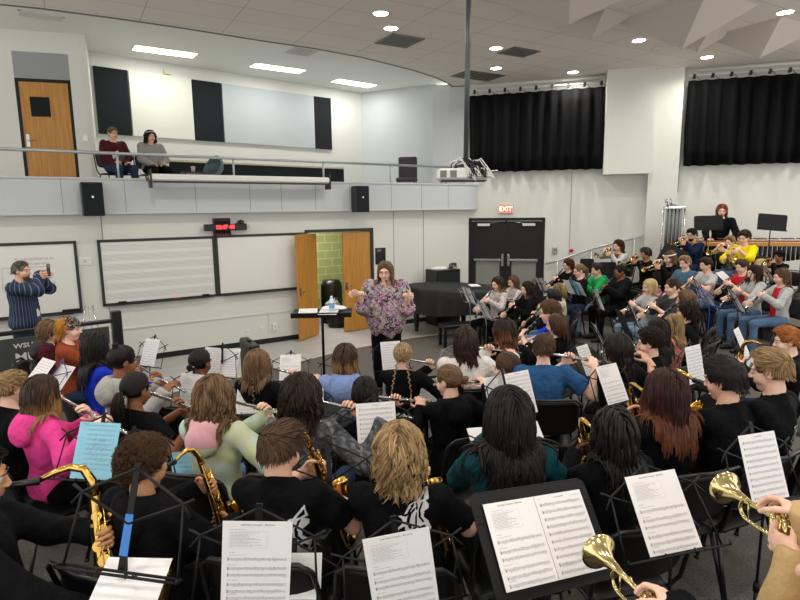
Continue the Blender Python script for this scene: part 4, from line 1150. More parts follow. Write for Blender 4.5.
HEADS = dict(
L1=(-3.762,6.000,1.359,0.20),
L2=(-3.366,5.697,1.440,0.20),
L3=(-2.659,4.888,1.440,0.20),
L4=(-2.199,4.400,1.432,0.20),
L5=(-2.082,3.200,1.564,0.50),
L6=(-2.405,3.400,1.540,0.50),
L7=(-1.610,3.349,1.534,0.50),
L8=(-1.696,4.700,1.335,0.20),
L9=(-1.019,3.000,1.600,0.50),
L10=(-1.153,4.500,1.374,0.20),
L11=(-0.534,2.950,1.611,0.50),
L12=(-0.445,4.500,1.407,0.20),
L13=(-0.259,3.924,1.308,0.20),
L14=(0.020,4.900,1.322,0.20),
L15=(0.344,4.028,1.357,0.20),
L16=(0.568,4.900,1.442,0.20),
L17=(0.966,5.252,1.442,0.20),
L18=(0.819,4.300,1.373,0.20),
L19=(1.052,4.100,1.571,0.50),
L20=(1.672,6.000,1.357,0.20),
L21=(1.691,6.369,1.421,0.20),
L22=(2.333,8.584,1.242,0.00),
L23=(2.620,9.348,1.238,0.00),
C1=(1.771,10.302,1.242,0.00),
C2=(2.119,10.584,1.239,0.00),
C3=(2.165,9.614,1.240,0.00),
R1=(1.782,4.590,1.441,0.20),
R2=(2.235,5.000,1.389,0.20),
R3=(2.622,5.700,1.354,0.20),
R4=(3.016,6.200,1.300,0.20),
R5=(3.314,6.500,1.400,0.20),
R6=(3.648,7.200,1.415,0.20),
R7=(1.391,2.900,1.631,0.50),
R8=(0.970,2.500,1.575,0.50),
R9=(1.762,3.000,1.661,0.50),
R10=(2.076,3.100,1.679,0.50),
R11=(2.990,4.300,1.561,0.50),
M1=(3.440,11.605,1.443,0.20),
M2=(3.320,10.500,1.439,0.20),
M3=(3.690,10.608,1.442,0.20),
M4=(3.977,10.233,1.442,0.20),
M5=(3.884,8.800,1.363,0.20),
M6=(4.001,8.300,1.429,0.20),
M7=(4.779,12.480,1.759,0.50),
M8=(4.847,11.200,1.682,0.50),
M9=(4.831,10.200,1.687,0.50),
M10=(4.822,9.600,1.653,0.50),
M11=(4.964,9.200,1.656,0.50),
M12=(5.727,11.200,2.043,0.85),
M14=(6.134,10.600,1.935,0.85),
M15=(6.147,10.200,2.028,0.85),
M16=(5.430,9.000,1.637,0.50),
M17=(5.253,8.400,1.610,0.50),
M18=(5.255,7.800,1.621,0.50),
M19=(6.200,9.300,1.762,0.85),
B1=(-1.463,1.950,1.653,0.50),
B2=(-1.072,2.250,1.553,0.50),
B3=(-0.503,2.250,1.621,0.50),
B4=(-0.008,2.200,1.624,0.50),
B5=(0.479,2.450,1.678,0.50),
)
# ================================================================== ROOM
def wallmat(n, hx, rough=.75, bump=.05): return mat(n, srgb(hx), rough, bump=bump, bscale=120.)
wallmat('wall_paint', 'd9dad2'); wallmat('wall_grey', 'c6c9ca'); wallmat('parapet', 'c3c7c8'); wallmat('ceiling_white', 'e4e5de'); wallmat('base_black', '141414'); wallmat('panel_white', 'dcdccf'); wallmat('panel_grey', 'b6bdbf'); wallmat('panel_black', '11161a', .95, .1)
wallmat('transom', '96999a'); wallmat('board_white', 'e6e5df', .25, 0); wallmat('frame_dark', '2a2c2d', .5, 0); wallmat('pyr', 'cdc5bb')
mat('joint', srgb('8c9090'), .8); mat('tan_trim', srgb('c9c4a6'), .6); mat('rail_metal', srgb('b4b8ba'), .35, metal=.6); mat('curtain', srgb('151516'), .95, spec=.1, sheen=.0, bump=.2, bscale=100.)
mat('glass_dim', srgb('8f928e'), .15, spec=.8); mat('red', srgb('d24a3a'), .5); mat('exit_red', srgb('ff5a48'), .5, emit=.9); mat('exit_letter', srgb('ffe9c0'), .5, emit=1.6); mat('led_red', srgb('ff2a2a'), .4, emit=6.); mat('lamp_glow', (1, .98, .93), .5, emit=9.); mat('down_glow', (1, .97, .9), .5, emit=40.)
mat('vent_grey', srgb('7b7a76'), .6, metal=.3); mat('vent_dark', srgb('3f3d38'), .7)
def wood_mat():
    m = bpy.data.materials.new('oak_veneer'); m.use_nodes = True; nt = m.node_tree; b = nt.nodes['Principled BSDF']; b.inputs['Roughness'].default_value = .42
    tc = nt.nodes.new('ShaderNodeTexCoord'); mp = nt.nodes.new('ShaderNodeMapping'); mp.inputs['Scale'].default_value = (22, 22, .9); n = nt.nodes.new('ShaderNodeTexNoise'); n.inputs['Scale'].default_value = 1.6; n.inputs['Detail'].default_value = 6; n.inputs['Distortion'].default_value = 1.2
    r = nt.nodes.new('ShaderNodeValToRGB'); r.color_ramp.elements[0].position = .3; r.color_ramp.elements[0].color = srgb('a8702c')+(1,); r.color_ramp.elements[1].position = .7; r.color_ramp.elements[1].color = srgb('c9913f')+(1,)
    nt.links.new(tc.outputs['Object'], mp.inputs['Vector']); nt.links.new(mp.outputs['Vector'], n.inputs['Vector']); nt.links.new(n.outputs['Fac'], r.inputs['Fac']); nt.links.new(r.outputs['Color'], b.inputs['Base Color']); MATS['oak'] = m
wood_mat()
def brick(n, c1, mort, w, h, ms, rough=.8, rot=0., offset=.5, axis=None, bump=.3, c2=None):
    m = bpy.data.materials.new(n); m.use_nodes = True; nt = m.node_tree; b = nt.nodes['Principled BSDF']; b.inputs['Roughness'].default_value = rough; b.inputs['Specular IOR Level'].default_value = .25
    tc = nt.nodes.new('ShaderNodeTexCoord'); mp = nt.nodes.new('ShaderNodeMapping'); mp.inputs['Rotation'].default_value = axis or (0, 0, rot)
    t = nt.nodes.new('ShaderNodeTexBrick'); t.offset = offset; t.inputs['Scale'].default_value = 1; t.inputs['Brick Width'].default_value = w; t.inputs['Row Height'].default_value = h; t.inputs['Mortar Size'].default_value = ms
    t.inputs['Color1'].default_value = c1+(1,); t.inputs['Color2'].default_value = (c2 or c1)+(1,); t.inputs['Mortar'].default_value = mort+(1,)
    nt.links.new(tc.outputs['Object'], mp.inputs['Vector']); nt.links.new(mp.outputs['Vector'], t.inputs['Vector']); nt.links.new(t.outputs['Color'], b.inputs['Base Color'])
    bp = nt.nodes.new('ShaderNodeBump'); bp.inputs['Strength'].default_value = bump; bp.inputs['Distance'].default_value = .01; bp.invert = True; nt.links.new(t.outputs['Fac'], bp.inputs['Height']); nt.links.new(bp.outputs['Normal'], b.inputs['Normal'])
    MATS[n] = m
brick('ceiling_tile', srgb('e6dfd6'), srgb('98928a'), 1.22, .61, .004, .9, radians(-30), 0., c2=srgb('e2dbd2'))
brick('block_green', srgb('a5ab72'), srgb('c2c693'), .4, .2, .012, .8, axis=(radians(90), 0, 0), c2=srgb('a0a56b'))
var_mat('floor_tile', [(.3, 'aaa9a6'), (.6, 'b4b2ae'), (.75, 'a2a09d')], 3, bump=0)
MATS['floor_tile'].node_tree.nodes['Principled BSDF'].inputs['Roughness'].default_value = .45
var_mat('carpet', [(.35, '4e4a46'), (.5, '5e5a55'), (.66, '6f6b65')], 90, bump=.6)

FA, FB = 12.8, .64       # front wall  Y = FA+FB*X
EA, EB = 14.4, -.3       # exit wall   Y = EA+EB*X
fd = nrm((1, FB, 0)); fn = nrm((FB, -1, 0)); ed = nrm((1, EB, 0)); en = nrm((EB, -1, 0))     # directions along, normals into the room
def FW(x, z, off=0.): p = np.array([x, FA+FB*x, z]); return p+fn*off
def EW(x, z, off=0.): p = np.array([x, EA+EB*x, z]); return p+en*off
RF = np.stack([fd, -fn, (0, 0, 1)], 1); RE = np.stack([ed, -en, (0, 0, 1)], 1)
def slab(b, p0, p1, z0, z1, t, mi=0):
    """vertical slab between two ground points; t = thickness away from the room (left of p0->p1)"""
    p0 = np.array(p0[:2], float); p1 = np.array(p1[:2], float); d = p1-p0; d /= np.linalg.norm(d); n = np.array([-d[1], d[0]])*t
    b.prism([tuple(p0), tuple(p1), tuple(p1+n), tuple(p0+n)], z0, z1, None, mi); return b
def wbox(b, W, x0, x1, z0, z1, o0, o1, mi=0):
    """box on a wall between x0..x1, heights, offsets into the room"""
    pts = [W(x0, 0, o0), W(x1, 0, o0), W(x1, 0, o1), W(x0, 0, o1)]
    b.prism([(p[0], p[1]) for p in pts][::-1] if o1 > o0 else [(p[0], p[1]) for p in pts], z0, z1, None, mi); return b
CORX = 1.695   # where the two walls meet
# floor
b = MB(); b.prism([(-11, -4), (11, -4), (11, 11.2), (CORX, 13.9), (-11, 5.8)], -.12, 0); struct('floor', b, MATS['floor_tile'])
b = MB(); b.prism([(-10.5, -3.9), (10.8, -3.9), (10.8, 11.0), (2.6, 11.85), (1.69, 11.81), (1.03, 11.79), (.24, 11.4), (-1.04, 10.45), (-2.6, 8.7), (-4.2, 7.2), (-6.5, 6.0), (-10.5, 5.5)], .0, .008); struct('floor_carpet', b, MATS['carpet'])
b = MB(); pts = [(2.6, 11.85), (1.69, 11.81), (1.03, 11.79), (.24, 11.4), (-1.04, 10.45), (-2.6, 8.7), (-4.2, 7.2)]
b.tube([(x, y, .009) for x, y in pts], .014, 6); struct('trim_1', b, MATS['tan_trim'])
# seating terraces
def wall_dist(a):
    d = np.array([cos(a), sin(a)]); c = np.array([-.5, 9.5]); best = 15.
    for A_, B_ in ((FA, FB), (EA, EB)):
        den = d[1]-B_*d[0]
        if den > 1e-6: best = min(best, (A_+B_*c[0]-c[1])/den-.05)
    for lim, ax, sg in ((9.6, 0, 1), (-9.8, 0, -1), (-3.6, 1, -1)):
        if d[ax]*sg > 1e-6: best = min(best, (lim-c[ax])/d[ax])
    return best
for zi, (z, f_) in enumerate([(.2, lambda t: 3.8), (.5, lambda t: 5.1+.5*t), (.85, lambda t: 6.1+2.5*t)]):
    inn = []; out = []
    for k in range(0, 91):
        a = radians(-190+k*(250/90)); dg = math.degrees(a); t = min(max(-dg/90, 0), 1)
        if dg > 42: continue
        if dg < -180: continue
        r0 = f_(t); r1 = max(wall_dist(a), r0+.02)
        inn.append((-.5+r0*cos(a), 9.5+r0*sin(a))); out.append((-.5+r1*cos(a), 9.5+r1*sin(a)))
    n = len(inn); b = MB(); z0 = (0, .2, .5)[zi]
    v = [(x, y, h) for h in (z0, z) for x, y in inn+out]
    f = []
    for i in range(n-1): f += [(2*n+i, 2*n+i+1, 3*n+i+1, 3*n+i), (i, n+i, n+i+1, i+1), (i, i+1, 2*n+i+1, 2*n+i), (n+i, 3*n+i, 3*n+i+1, n+i+1)]
    f += [(0, 2*n, 3*n, n), (n-1, 2*n-1, 4*n-1, 3*n-1)]
    b.add(v, f); struct('floor_riser', b, MATS['carpet'])
# front wall (under the balcony) with door opening
b = MB(); H1 = 2.66; DX0, DX1 = -1.86, -.62
slab(b, FW(-8.5, 0), FW(DX0, 0), 0, H1, .12); slab(b, FW(DX1, 0), FW(CORX, 0), 0, H1, .12); slab(b, FW(DX0, 0), FW(DX1, 0), 2.18, H1, .12)
struct('wall_front', b, MATS['wall_paint'])
b = MB()
for x in (-4.98, -.13, .55): wbox(b, FW, x, x+.012, .12, 2.62, 0, .004)
struct('trim_2', b, MATS['joint'])
b = MB(); wbox(b, FW, -8.5, DX0-.06, 0, .10, .0, .012); wbox(b, FW, DX1+.06, CORX-.02, 0, .10, 0, .012); struct('baseboard_front', b, MATS['base_black'])
b = MB(); wbox(b, FW, -5.0, DX0-.1, .60, .625, 0, .02); wbox(b, FW, -2.62, -2.6, .25, .6, 0, .02); struct('trim_3', b, MATS['wall_paint'])
b = MB(); wbox(b, FW, DX0-.05, DX0, 0, 2.22, -.13, .02); wbox(b, FW, DX1, DX1+.05, 0, 2.22, -.13, .02); wbox(b, FW, DX0-.05, DX1+.05, 2.16, 2.22, -.13, .02); struct('trim_4', b, MATS['frame_dark'])
# room beyond
def FO(x, d): p = FW(x, 0)-fn*d; return (p[0], p[1])
aw = atan2(FB, 1); LO = lambda x, d: tuple((rz(-aw)@np.array(FO(x, d)+(0,)))[:2])
b = MB(); slab(b, LO(-3.4, 2.4), LO(.6, 2.4), 0, 2.65, .1); slab(b, LO(-3.4, .13), LO(-3.4, 2.4), 0, 2.65, .1); slab(b, LO(.6, 2.4), LO(.6, .13), 0, 2.65, .1); struct('wall_storage', b, MATS['block_green']).rotation_euler = (0, 0, aw)
b = MB(); b.prism([FO(-3.4, 0), FO(.6, 0), FO(.6, 2.5), FO(-3.4, 2.5)], -.1, .0); struct('floor_storage', b, MATS['floor_tile'])
b = MB(); b.prism([FO(-3.4, .12), FO(.6, .12), FO(.6, 2.5), FO(-3.4, 2.5)], 2.7, 2.8); struct('ceiling_storage', b, MATS['ceiling_white'])
# doors
def leaf(name, p_hinge, ang, w, z1, handle, m='oak'):
    e = empty(name, (p_hinge[0], p_hinge[1], 0), ang); e['kind'] = 'structure'
    b = MB(); b.box((w/2, 0, z1/2+.005), (w, .045, z1-.01), bev=.003); b.build('door_leaf', MATS[m], e)
    b = MB()
    for s in (-1, 1): b.tube([(w-.06, s*.022, 1.0), (w-.06, s*.06, 1.0), (w-.17, s*.062, 1.0)], .009, 8); b.box((w-.06, s*.026, 1.0), (.05, .008, .16), bev=.002)
    tag(b.build('door_handle', MATS['nickel'], e), 'silver lever handle')
    b = MB()
    for z in (.25, 1.05, 1.9): b.tube([(0, -.028, z-.05), (0, -.028, z+.05)], .008, 8)
    b.build('hinge', MATS['nickel'], e); return e
hR = FW(DX1-.01, 0, -.03); leaf('door_1', hR, atan2(FB, 1)+pi, .66, 2.14, 1)
hL = np.array([-1.745, 11.90, 0]); aL = atan2(11.20-11.90, -2.02+1.745); leaf('door_2', hL, aL, .76, 2.14, 1)
# balcony: parapet, slab
PO = .16
b = MB(); p0, p1 = FW(-9, 0, PO), FW(1.78, 0, PO); p2, p3 = FW(1.78, 0, -.05), FW(-9, 0, -.05)
b.prism([(p[0], p[1]) for p in (p0, p1, p2, p3)], 2.61, 3.15); struct('wall_parapet', b, MATS['parapet'])
b = MB()
for x in (-5.43, -4.66, -3.7, -2.87, -2.35, -1.75, -1.1, -.25, .42, 1.05): wbox(b, FW, x, x+.008, 2.615, 3.145, PO, PO+.003)
struct('trim_5', b, MATS['joint'])
b = MB(); wbox(b, FW, -9, 1.8, 3.15, 3.175, -.08, PO+.02); wbox(b, FW, -9, 1.8, 2.585, 2.61, -.02, PO+.01); struct('trim_6', b, MATS['wall_grey'])
b = MB(); b.prism([tuple(FW(-9, 0, .14)[:2]), tuple(FW(1.5, 0, .14)[:2]), (1.3, 14.2), (.95, 15.1), (-1.0, 16.2), (-9.5, 9.2)], 2.66, 2.88); struct('floor_balcony', b, MATS['wall_grey'])
CB = 5.72
U0 = np.array([-5.98, 11.74]); U1 = np.array([-.98, 15.99]); ud = (U1-U0)/np.linalg.norm(U1-U0); un = np.array([ud[1], -ud[0]])
UL = U0-ud*.25
b = MB(); slab(b, UL, U1, 2.7, CB, .12); struct('wall_balcony_back', b, MATS['wall_paint']); b = MB(); slab(b, U1, (.98, 15.06), 2.7, CB, .12); struct('wall_balcony_side', b, MATS['wall_grey'])
D0 = np.array([-5.50, 10.67]); Dd = nrm((-1, -.32))
b = MB(); D1 = D0+Dd[:2]*3.2
dl0 = D0+Dd[:2]*.30; dl1 = D0+Dd[:2]*1.16
slab(b, D1, dl1, 2.7, CB, .10); slab(b, dl0, D0, 2.7, CB, .10); slab(b, dl1, dl0, 5.37, CB, .10)
slab(b, D0, (D0[0]-.48, D0[1]+1.0), 2.7, CB, .1)
struct('wall_balcony_door', b, MATS['wall_paint'])
b = MB(); slab(b, dl1, dl0, 4.93, 5.37, .06); struct('trim_7', b, MATS['transom'])
b = MB(); q = Dd[:2]
slab(b, dl0+q*.05, dl0-q*.0, 2.88, 4.93, .08); slab(b, dl1, dl1-q*.05, 2.88, 4.93, .08); slab(b, dl1, dl0, 4.88, 4.93, .08); struct('trim_8', b, MATS['base_black'])
e = empty('door_3', (dl1[0]-q[0]*.05, dl1[1]-q[1]*.05, 2.88), atan2(-q[1], -q[0])); e['kind'] = 'structure'
b = MB(); b.box((.38, .03, 1.0), (.76, .045, 1.99), bev=.003); b.build('door_leaf', MATS['oak'], e)
b = MB(); b.box((.30, .0, 1.58), (.30, .02, .33), bev=.004); b.build('door_window', MATS['panel_black'], e)
b = MB(); b.tube([(.06, 0, 1.0), (.06, -.05, 1.0), (.17, -.05, 1.0)], .010, 8); b.box((.06, -.0, 1.0), (.06, .02, .22), bev=.003); tag(b.build('door_handle', MATS['nickel'], e), 'silver lever handle')
# acoustic panels on the balcony wall
def UW(s, off): p = U0+ud*s+un*off; return p
def along(x): return (x-U0[0])/ud[0]
for lab, m, x0, x1 in (('black acoustic panel nearest the balcony door', 'panel_black', -5.97, -5.49), ('cream acoustic panel above the two seated women', 'panel_white', -5.48, -4.50), ('black acoustic panel between the cream and the grey panels', 'panel_black', -4.49, -3.99), ('long grey acoustic panel with a middle joint', 'panel_grey', -3.98, -2.14), ('black acoustic panel nearest the balcony corner', 'panel_black', -2.13, -1.75)):
    s0, s1 = along(x0)+.005, along(x1)-.005; a, c = UW(s0, .005), UW(s1, .005); b = MB()
    b.prism([tuple(a), tuple(a+un*.05), tuple(c+un*.05), tuple(c)][::-1], 4.17, 5.45)
    if 'middle' in lab: s2 = (s0+s1)*.47; a, c = UW(s2, .055), UW(s2+.012, .055); 
    tag(b.build('acoustic_panel', MATS[m]), lab, 'wall panel', 'acoustic panels on the balcony wall')
b = MB(); a = UW(along(-4.88), .0); b.box((a[0]+un[0]*.02, a[1]+un[1]*.02, 5.54), (.14, .05, .11), R=rz(atan2(ud[1], ud[0]))); tag(b.build('wall_speaker', MATS['tan_trim']), 'small cream wall box above the cream acoustic panel', 'wall box')
# light switches, plates
def plate(W, x, z, w, h, label, m='white_plastic', name='wall_plate', cat='wall plate', d=.012, det=None, group=None):
    e = empty(name, tuple(W(x, z)), atan2(FB, 1) if W is FW else atan2(EB, 1), label, cat, group)
    b = MB(); b.box((0, -d/2, 0), (w, d, h), bev=.002); b.build('plate', MATS[m], e)
    b = MB(); b.box((0, -d-.001, 0), (w*.28, .004, h*.4), bev=.001); b.build('switch' if det is None else det, MATS['wall_grey'], e); return e
plate(FW, -5.22, 1.82, .20, .13, 'blank white plate between the two whiteboards', det='cover_seam')
plate(FW, -2.98, .28, .07, .115, 'leftmost white outlet low on the front wall', det='socket', group='outlets on the front wall')
plate(FW, -2.75, .30, .07, .115, 'middle white outlet low on the front wall', det='socket', group='outlets on the front wall')
plate(FW, -2.52, .32, .10, .14, 'white surface box below the raceway beside the open door', det='socket', d=.04)
b = MB(); p = D0+Dd[:2]*.14; b.box((p[0], p[1]-.01, 3.95), (.08, .02, .12), R=rz(atan2(.32, 1))); tag(b.build('light_switch', MATS['nickel']), 'grey switch plate beside the balcony door', 'light switch')
e = empty('wall_sign', tuple(FW(-.96, 1.60)), atan2(FB, 1), 'black wall sign right of the open double door', 'sign'); b = MB(); b.box((0, -.008, 0), (.26, .014, .36), bev=.002); b.build('sign_panel', MATS['black_plastic'], e); b = MB(); b.box((-.04, -.017, .12), (.10, .003, .05)); b.build('label_strip', MATS['vent_grey'], e)
e.location = tuple(FW(-.42, 1.60))
# exit wall
b = MB(); ex0, ex1 = 1.62+.06, 3.40
slab(b, EW(1.60, 0), EW(ex0, 0), 0, 5.5, .12); slab(b, EW(ex1, 0), EW(11, 0), 0, 5.5, .12); slab(b, EW(ex0, 0), EW(ex1, 0), 2.38, 5.5, .12); struct('wall_exit', b, MATS['wall_paint'])
b = MB(); slab(b, EW(1.5, 0, -.9), EW(3.6, 0, -.9), 0, 2.6, .05); struct('wall_corridor', b, MATS['wall_grey'])
b = MB()
for x in (3.93,): wbox(b, EW, x, x+.012, .3, 3.4, 0, .004)
struct('trim_9', b, MATS['joint'])
b = MB(); wbox(b, EW, ex0, ex0+.06, 0, 2.38, -.1, .02); wbox(b, EW, ex1-.06, ex1, 0, 2.38, -.1, .02); wbox(b, EW, ex0, ex1, 2.31, 2.38, -.1, .02); wbox(b, EW, (ex0+ex1)/2-.02, (ex0+ex1)/2+.02, 0, 2.31, -.08, .0); struct('trim_10', b, MATS['base_black'])
half = (ex1-ex0)/2
for k, x0 in enumerate((ex0+.06, (ex0+ex1)/2+.02)):
    x1 = x0+half-.08; e = empty('door_%d' % (4+k), tuple(EW((x0+x1)/2, 0, -.03)), atan2(EB, 1)); e['kind'] = 'structure'; w = (x1-x0)/ed[0]
    b = MB(); b.box((0, 0, 1.82), (w, .045, .96)); b.box((0, 0, .10), (w, .045, .2)); b.box((-w/2+.06, 0, .75), (.12, .045, 1.2)); b.box((w/2-.06, 0, .75), (.12, .045, 1.2)); b.build('door_leaf', MATS['base_black'], e)
    b = MB(); b.box((0, .0, .77), (w-.22, .012, 1.14)); b.build('glass_pane', MATS['glass_dim'], e)
    b = MB(); b.box((0, -.06, 1.38), (w*.80, .05, .06), bev=.01); b.box(((-1 if k else 1)*(w/2-.05), -.05, 1.38), (.06, .07, .30), bev=.01); tag(b.build('push_bar', MATS['nickel'], e), 'steel push bar')
    b = MB(); b.box((-.1 if k == 0 else .1, -.05, 2.22), (.30, .06, .07), bev=.008); b.tube([(.0, -.05, 2.25), ((.25 if k == 0 else -.25), -.03, 2.28)], .008, 6); b.build('door_closer', MATS['nickel'], e)
# exit sign
e = empty('exit_sign', tuple(EW(2.53, 2.585)), atan2(EB, 1), 'red lit EXIT sign above the black double doors', 'exit sign')
b = MB(); b.box((0, -.025, 0), (.34, .05, .20), bev=.005); b.build('housing', MATS['nickel'], e); b = MB(); b.box((0, -.052, 0), (.31, .004, .17)); b.build('face', MATS['exit_red'], e)
v, f = text_mesh('EXIT', .15, True); v = v@np.array([[1, 0, 0], [0, 0, 1], [0, 1, 0]]).T; b = MB(); b.add(v+np.array([0, -.056, 0]), [q[::-1] for q in f]); b.build('lettering', MATS['exit_letter'], e)
# column and duct chase
b = MB(); wbox(b, EW, 5.45, 6.02, 0, 5.5, 0, .22); struct('wall_column', b, MATS['wall_paint'])
b = MB(); wbox(b, EW, 4.56, 5.46, 3.30, 5.5, 0, .48); struct('wall_duct_chase', b, MATS['wall_paint'])
b = MB(); b.prism([(.84, 14.15), (1.22, 14.03), (1.60, 14.0), (1.75, 14.4), (.95, 15.1)], 2.9, 5.5); struct('wall_pillar', b, MATS['wall_grey'])
b = MB(); b.tube([tuple(EW(6.045, z, .06)) for z in (2.9, 5.2)], .012, 6); tag(b.build('cord', MATS['black_metal']), 'thin dark cable hanging beside the column', 'cord')
# ceiling
edge = [(-7.5, 7.6), (-5.6, 8.3), (-4.98, 8.55), (-4.17, 8.98), (-3.37, 9.47), (-2.30, 10.19), (-1.45, 10.72), (-.67, 11.33), (.30, 12.35), (.85, 13.1), (1.19, 13.76), (1.3, 14.02), (1.65, 13.95)]
poly = [(11, -4), (11, 11.1), tuple(EW(9, 0)[:2])]+[tuple(EW(x, 0)[:2]) for x in (5, 1.7)]+edge[::-1]+[(-11, 6.5), (-11, -4)]
b = MB(); b.prism(poly[::-1], 5.45, 5.55); o = struct('ceiling', b, MATS['ceiling_tile'])
b = MB(); b.tube([(x, y, 5.47) for x, y in edge], .035, 6); struct('trim_11', b, MATS['vent_grey'])
b = MB(); b.prism([(-11, 6.3), (-7.5, 7.4), (-5, 8.4), (-2.3, 10.0), (0, 11.8), (1.3, 13.5), (1.75, 14.4), (.98, 15.3), (-.9, 16.3), (-11, 9.0)], CB, CB+.1); struct('ceiling_balcony', b, MATS['ceiling_white'])
# ceiling pyramids
def pyr(ax, ay, az, w, l, label, rot=30.):
    e = np.array([[cos(radians(rot)), -sin(radians(rot))], [sin(radians(rot)), cos(radians(rot))]]); b = MB()
    c = [np.array([ax, ay])+e@np.array(q) for q in ((-w/2, -l/2), (w/2, -l/2), (w/2, l/2), (-w/2, l/2))]
    v = [(p[0], p[1], 5.452) for p in c]+[(ax, ay, az)]; b.add(v, [(0, 1, 2, 3), (1, 0, 4), (2, 1, 4), (3, 2, 4), (0, 3, 4)])
    tag(b.build('ceiling_diffuser', MATS['pyr']), label, 'sound diffuser', 'pyramid diffusers on the ceiling')
pyr(2.40, 8.45, 5.12, 1.22, 1.22, 'large pyramid ceiling diffuser furthest left, at the picture top')
pyr(3.05, 9.44, 5.20, .61, 1.0, 'small pyramid ceiling diffuser left of the downlight')
pyr(4.31, 9.10, 4.95, 1.22, 1.5, 'largest pyramid ceiling diffuser in the middle of the right ceiling')
pyr(5.13, 10.27, 5.20, .61, .8, 'small pyramid ceiling diffuser behind the largest one')
pyr(6.11, 10.11, 5.05, 1.22, 1.22, 'wide pyramid ceiling diffuser above the right curtain')
# downlights
def light(name, kind, loc, energy, size, rot=None, col=(1, .96, .9), spread=None, sy=None):
    l = bpy.data.lights.new(name, 'AREA'); l.energy = energy; l.shape = kind; l.size = size; l.color = col
    if sy: l.size_y = sy
    if spread: l.spread = radians(spread)
    o = bpy.data.objects.new(name, l); COL.objects.link(o); o.location = loc
    if rot: o.rotation_euler = rot
    return o
dls = [(-.23, 8.91, 'nearest the picture top, left of the pole'), (-.09, 9.61, 'above the square grey ceiling vent'), (1.78, 10.82, 'just right of the pole, upper one'), (2.03, 12.30, 'just right of the pole, lower one'), (3.74, 12.73, 'above the left curtain'), (4.19, 10.44, 'between the small and the largest pyramid diffusers'), (6.00, 11.63, 'above the column by the right curtain'), (5.81, 9.08, 'in the top right corner of the picture')]
def dlight(x, y, lab, en=22):
    e = empty('ceiling_light', (x, y, 5.45), 0, 'round recessed downlight '+lab if lab else None, 'ceiling light', 'downlights in the tiled ceiling') if lab else empty('ceiling_light', (x, y, 5.45), 0, 'round recessed downlight out of the picture, in the tiled ceiling', 'ceiling light', 'downlights in the tiled ceiling out of view')
    b = MB(); a = np.linspace(0, 2*pi, 25)[:-1]; b.tube([(.115*cos(t), .115*sin(t), -.004) for t in a], .010, 6, closed=True); b.build('trim_ring', MATS['ceiling_white'], e)
    b = MB(); b.prism([(.105*cos(t), .105*sin(t)) for t in a], -.006, -.002); b.build('lens', MATS['down_glow'], e)
    light('downlight_lamp', 'DISK', (x, y, 5.43), en, .2, spread=150).parent = None
for x, y, lab in dls: dlight(x, y, lab)
for x, y in [(-3.2, 7.2), (-5.6, 5.8), (-3.0, 3.6), (-5.8, 2.4), (-.3, 5.2), (-.3, 1.6), (2.4, 6.6), (2.4, 3.0), (5.2, 5.6), (5.2, 2.0), (7.6, 7.6), (8.0, 4.0), (-2.8, .2), (2.4, -.6), (0, -2.8), (8.3, 10.2)]: dlight(x, y, None, 26)
# balcony troffers
def q3(p): return (p[0]*3.12/3.3, p[1]*3.12/3.3)
for c4, lab in (([(-5.47, 12.35), (-5.16, 11.94), (-4.16, 12.64), (-4.42, 13.02)], 'long lit troffer light on the balcony ceiling nearest the left'), ([(-3.42, 13.86), (-3.18, 13.42), (-2.15, 14.12), (-2.37, 14.60)], 'middle lit troffer light on the balcony ceiling'), ([(-1.72, 15.52), (-1.52, 15.08), (-.57, 15.83), (-.72, 16.32)], 'lit troffer light on the balcony ceiling nearest the corner')):
    P4 = np.array([q3(p) for p in c4]); c = P4.mean(0); d = (P4[2]-P4[1]+P4[3]-P4[0])/2; L_ = np.linalg.norm(d); a = atan2(d[1], d[0]); W_ = .42
    e = empty('troffer_light', (c[0], c[1], CB), a, lab, 'ceiling light', 'troffers on the balcony ceiling')
    b = MB(); 
    for sx, sy, lx, ly in ((0, 1, L_+.04, .03), (0, -1, L_+.04, .03), (1, 0, .03, W_), (-1, 0, .03, W_)): b.box((sx*L_/2, sy*W_/2, -.006), (lx, ly, .012))
    b.build('frame', MATS['ceiling_white'], e)
    b = MB(); b.box((0, 0, -.004), (L_, W_, .006)); b.build('diffuser', MATS['lamp_glow'], e)
    light('troffer_lamp', 'RECTANGLE', (c[0], c[1], CB-.02), 17, L_, (0, 0, a), (1, .98, .95), sy=W_)
# vents
def vent(c, w, l, rot, lab, m='vent_grey', z=5.45, slats=7):
    e = empty('ceiling_vent', (c[0], c[1], z), radians(rot), lab, 'ceiling vent', 'vents in the ceiling')
    b = MB(); b.box((0, 0, -.004), (w, l, .008)); b.build('backing', MATS['vent_dark'], e)
    b = MB()
    for s in (-1, 1): b.box((s*w/2, 0, -.008), (.03, l+.03, .014)); b.box((0, s*l/2, -.008), (w+.03, .03, .014))
    b.build('frame', MATS[m], e)
    for k in range(slats): b = MB(); b.box((0, -l/2+l*(k+.5)/slats, -.010), (w-.03, l/slats*.45, .010)); b.build('slat', MATS[m], e)
vent((.05, 10.3), .6, .6, 30, 'square grey ceiling vent below the two left downlights')
vent((2.25, 11.1), .6, .45, 30, 'light grey ceiling vent right of the pole downlights', slats=4)
vent((1.75, 12.95), .6, 1.0, -60, 'dark ceiling vent over the pillar corner')
vent((4.95, 10.9), .55, .14, -15, 'small slot ceiling vent left of the column downlight', 'ceiling_white', slats=1)
vent(q3((-2.0, 12.6)), .55, .55, 36, 'square balcony ceiling vent between the troffers', 'ceiling_white', CB)
vent(q3((-6.0, 10.25)), .6, .3, 36, 'balcony ceiling vent above the balcony door', 'ceiling_white', CB)
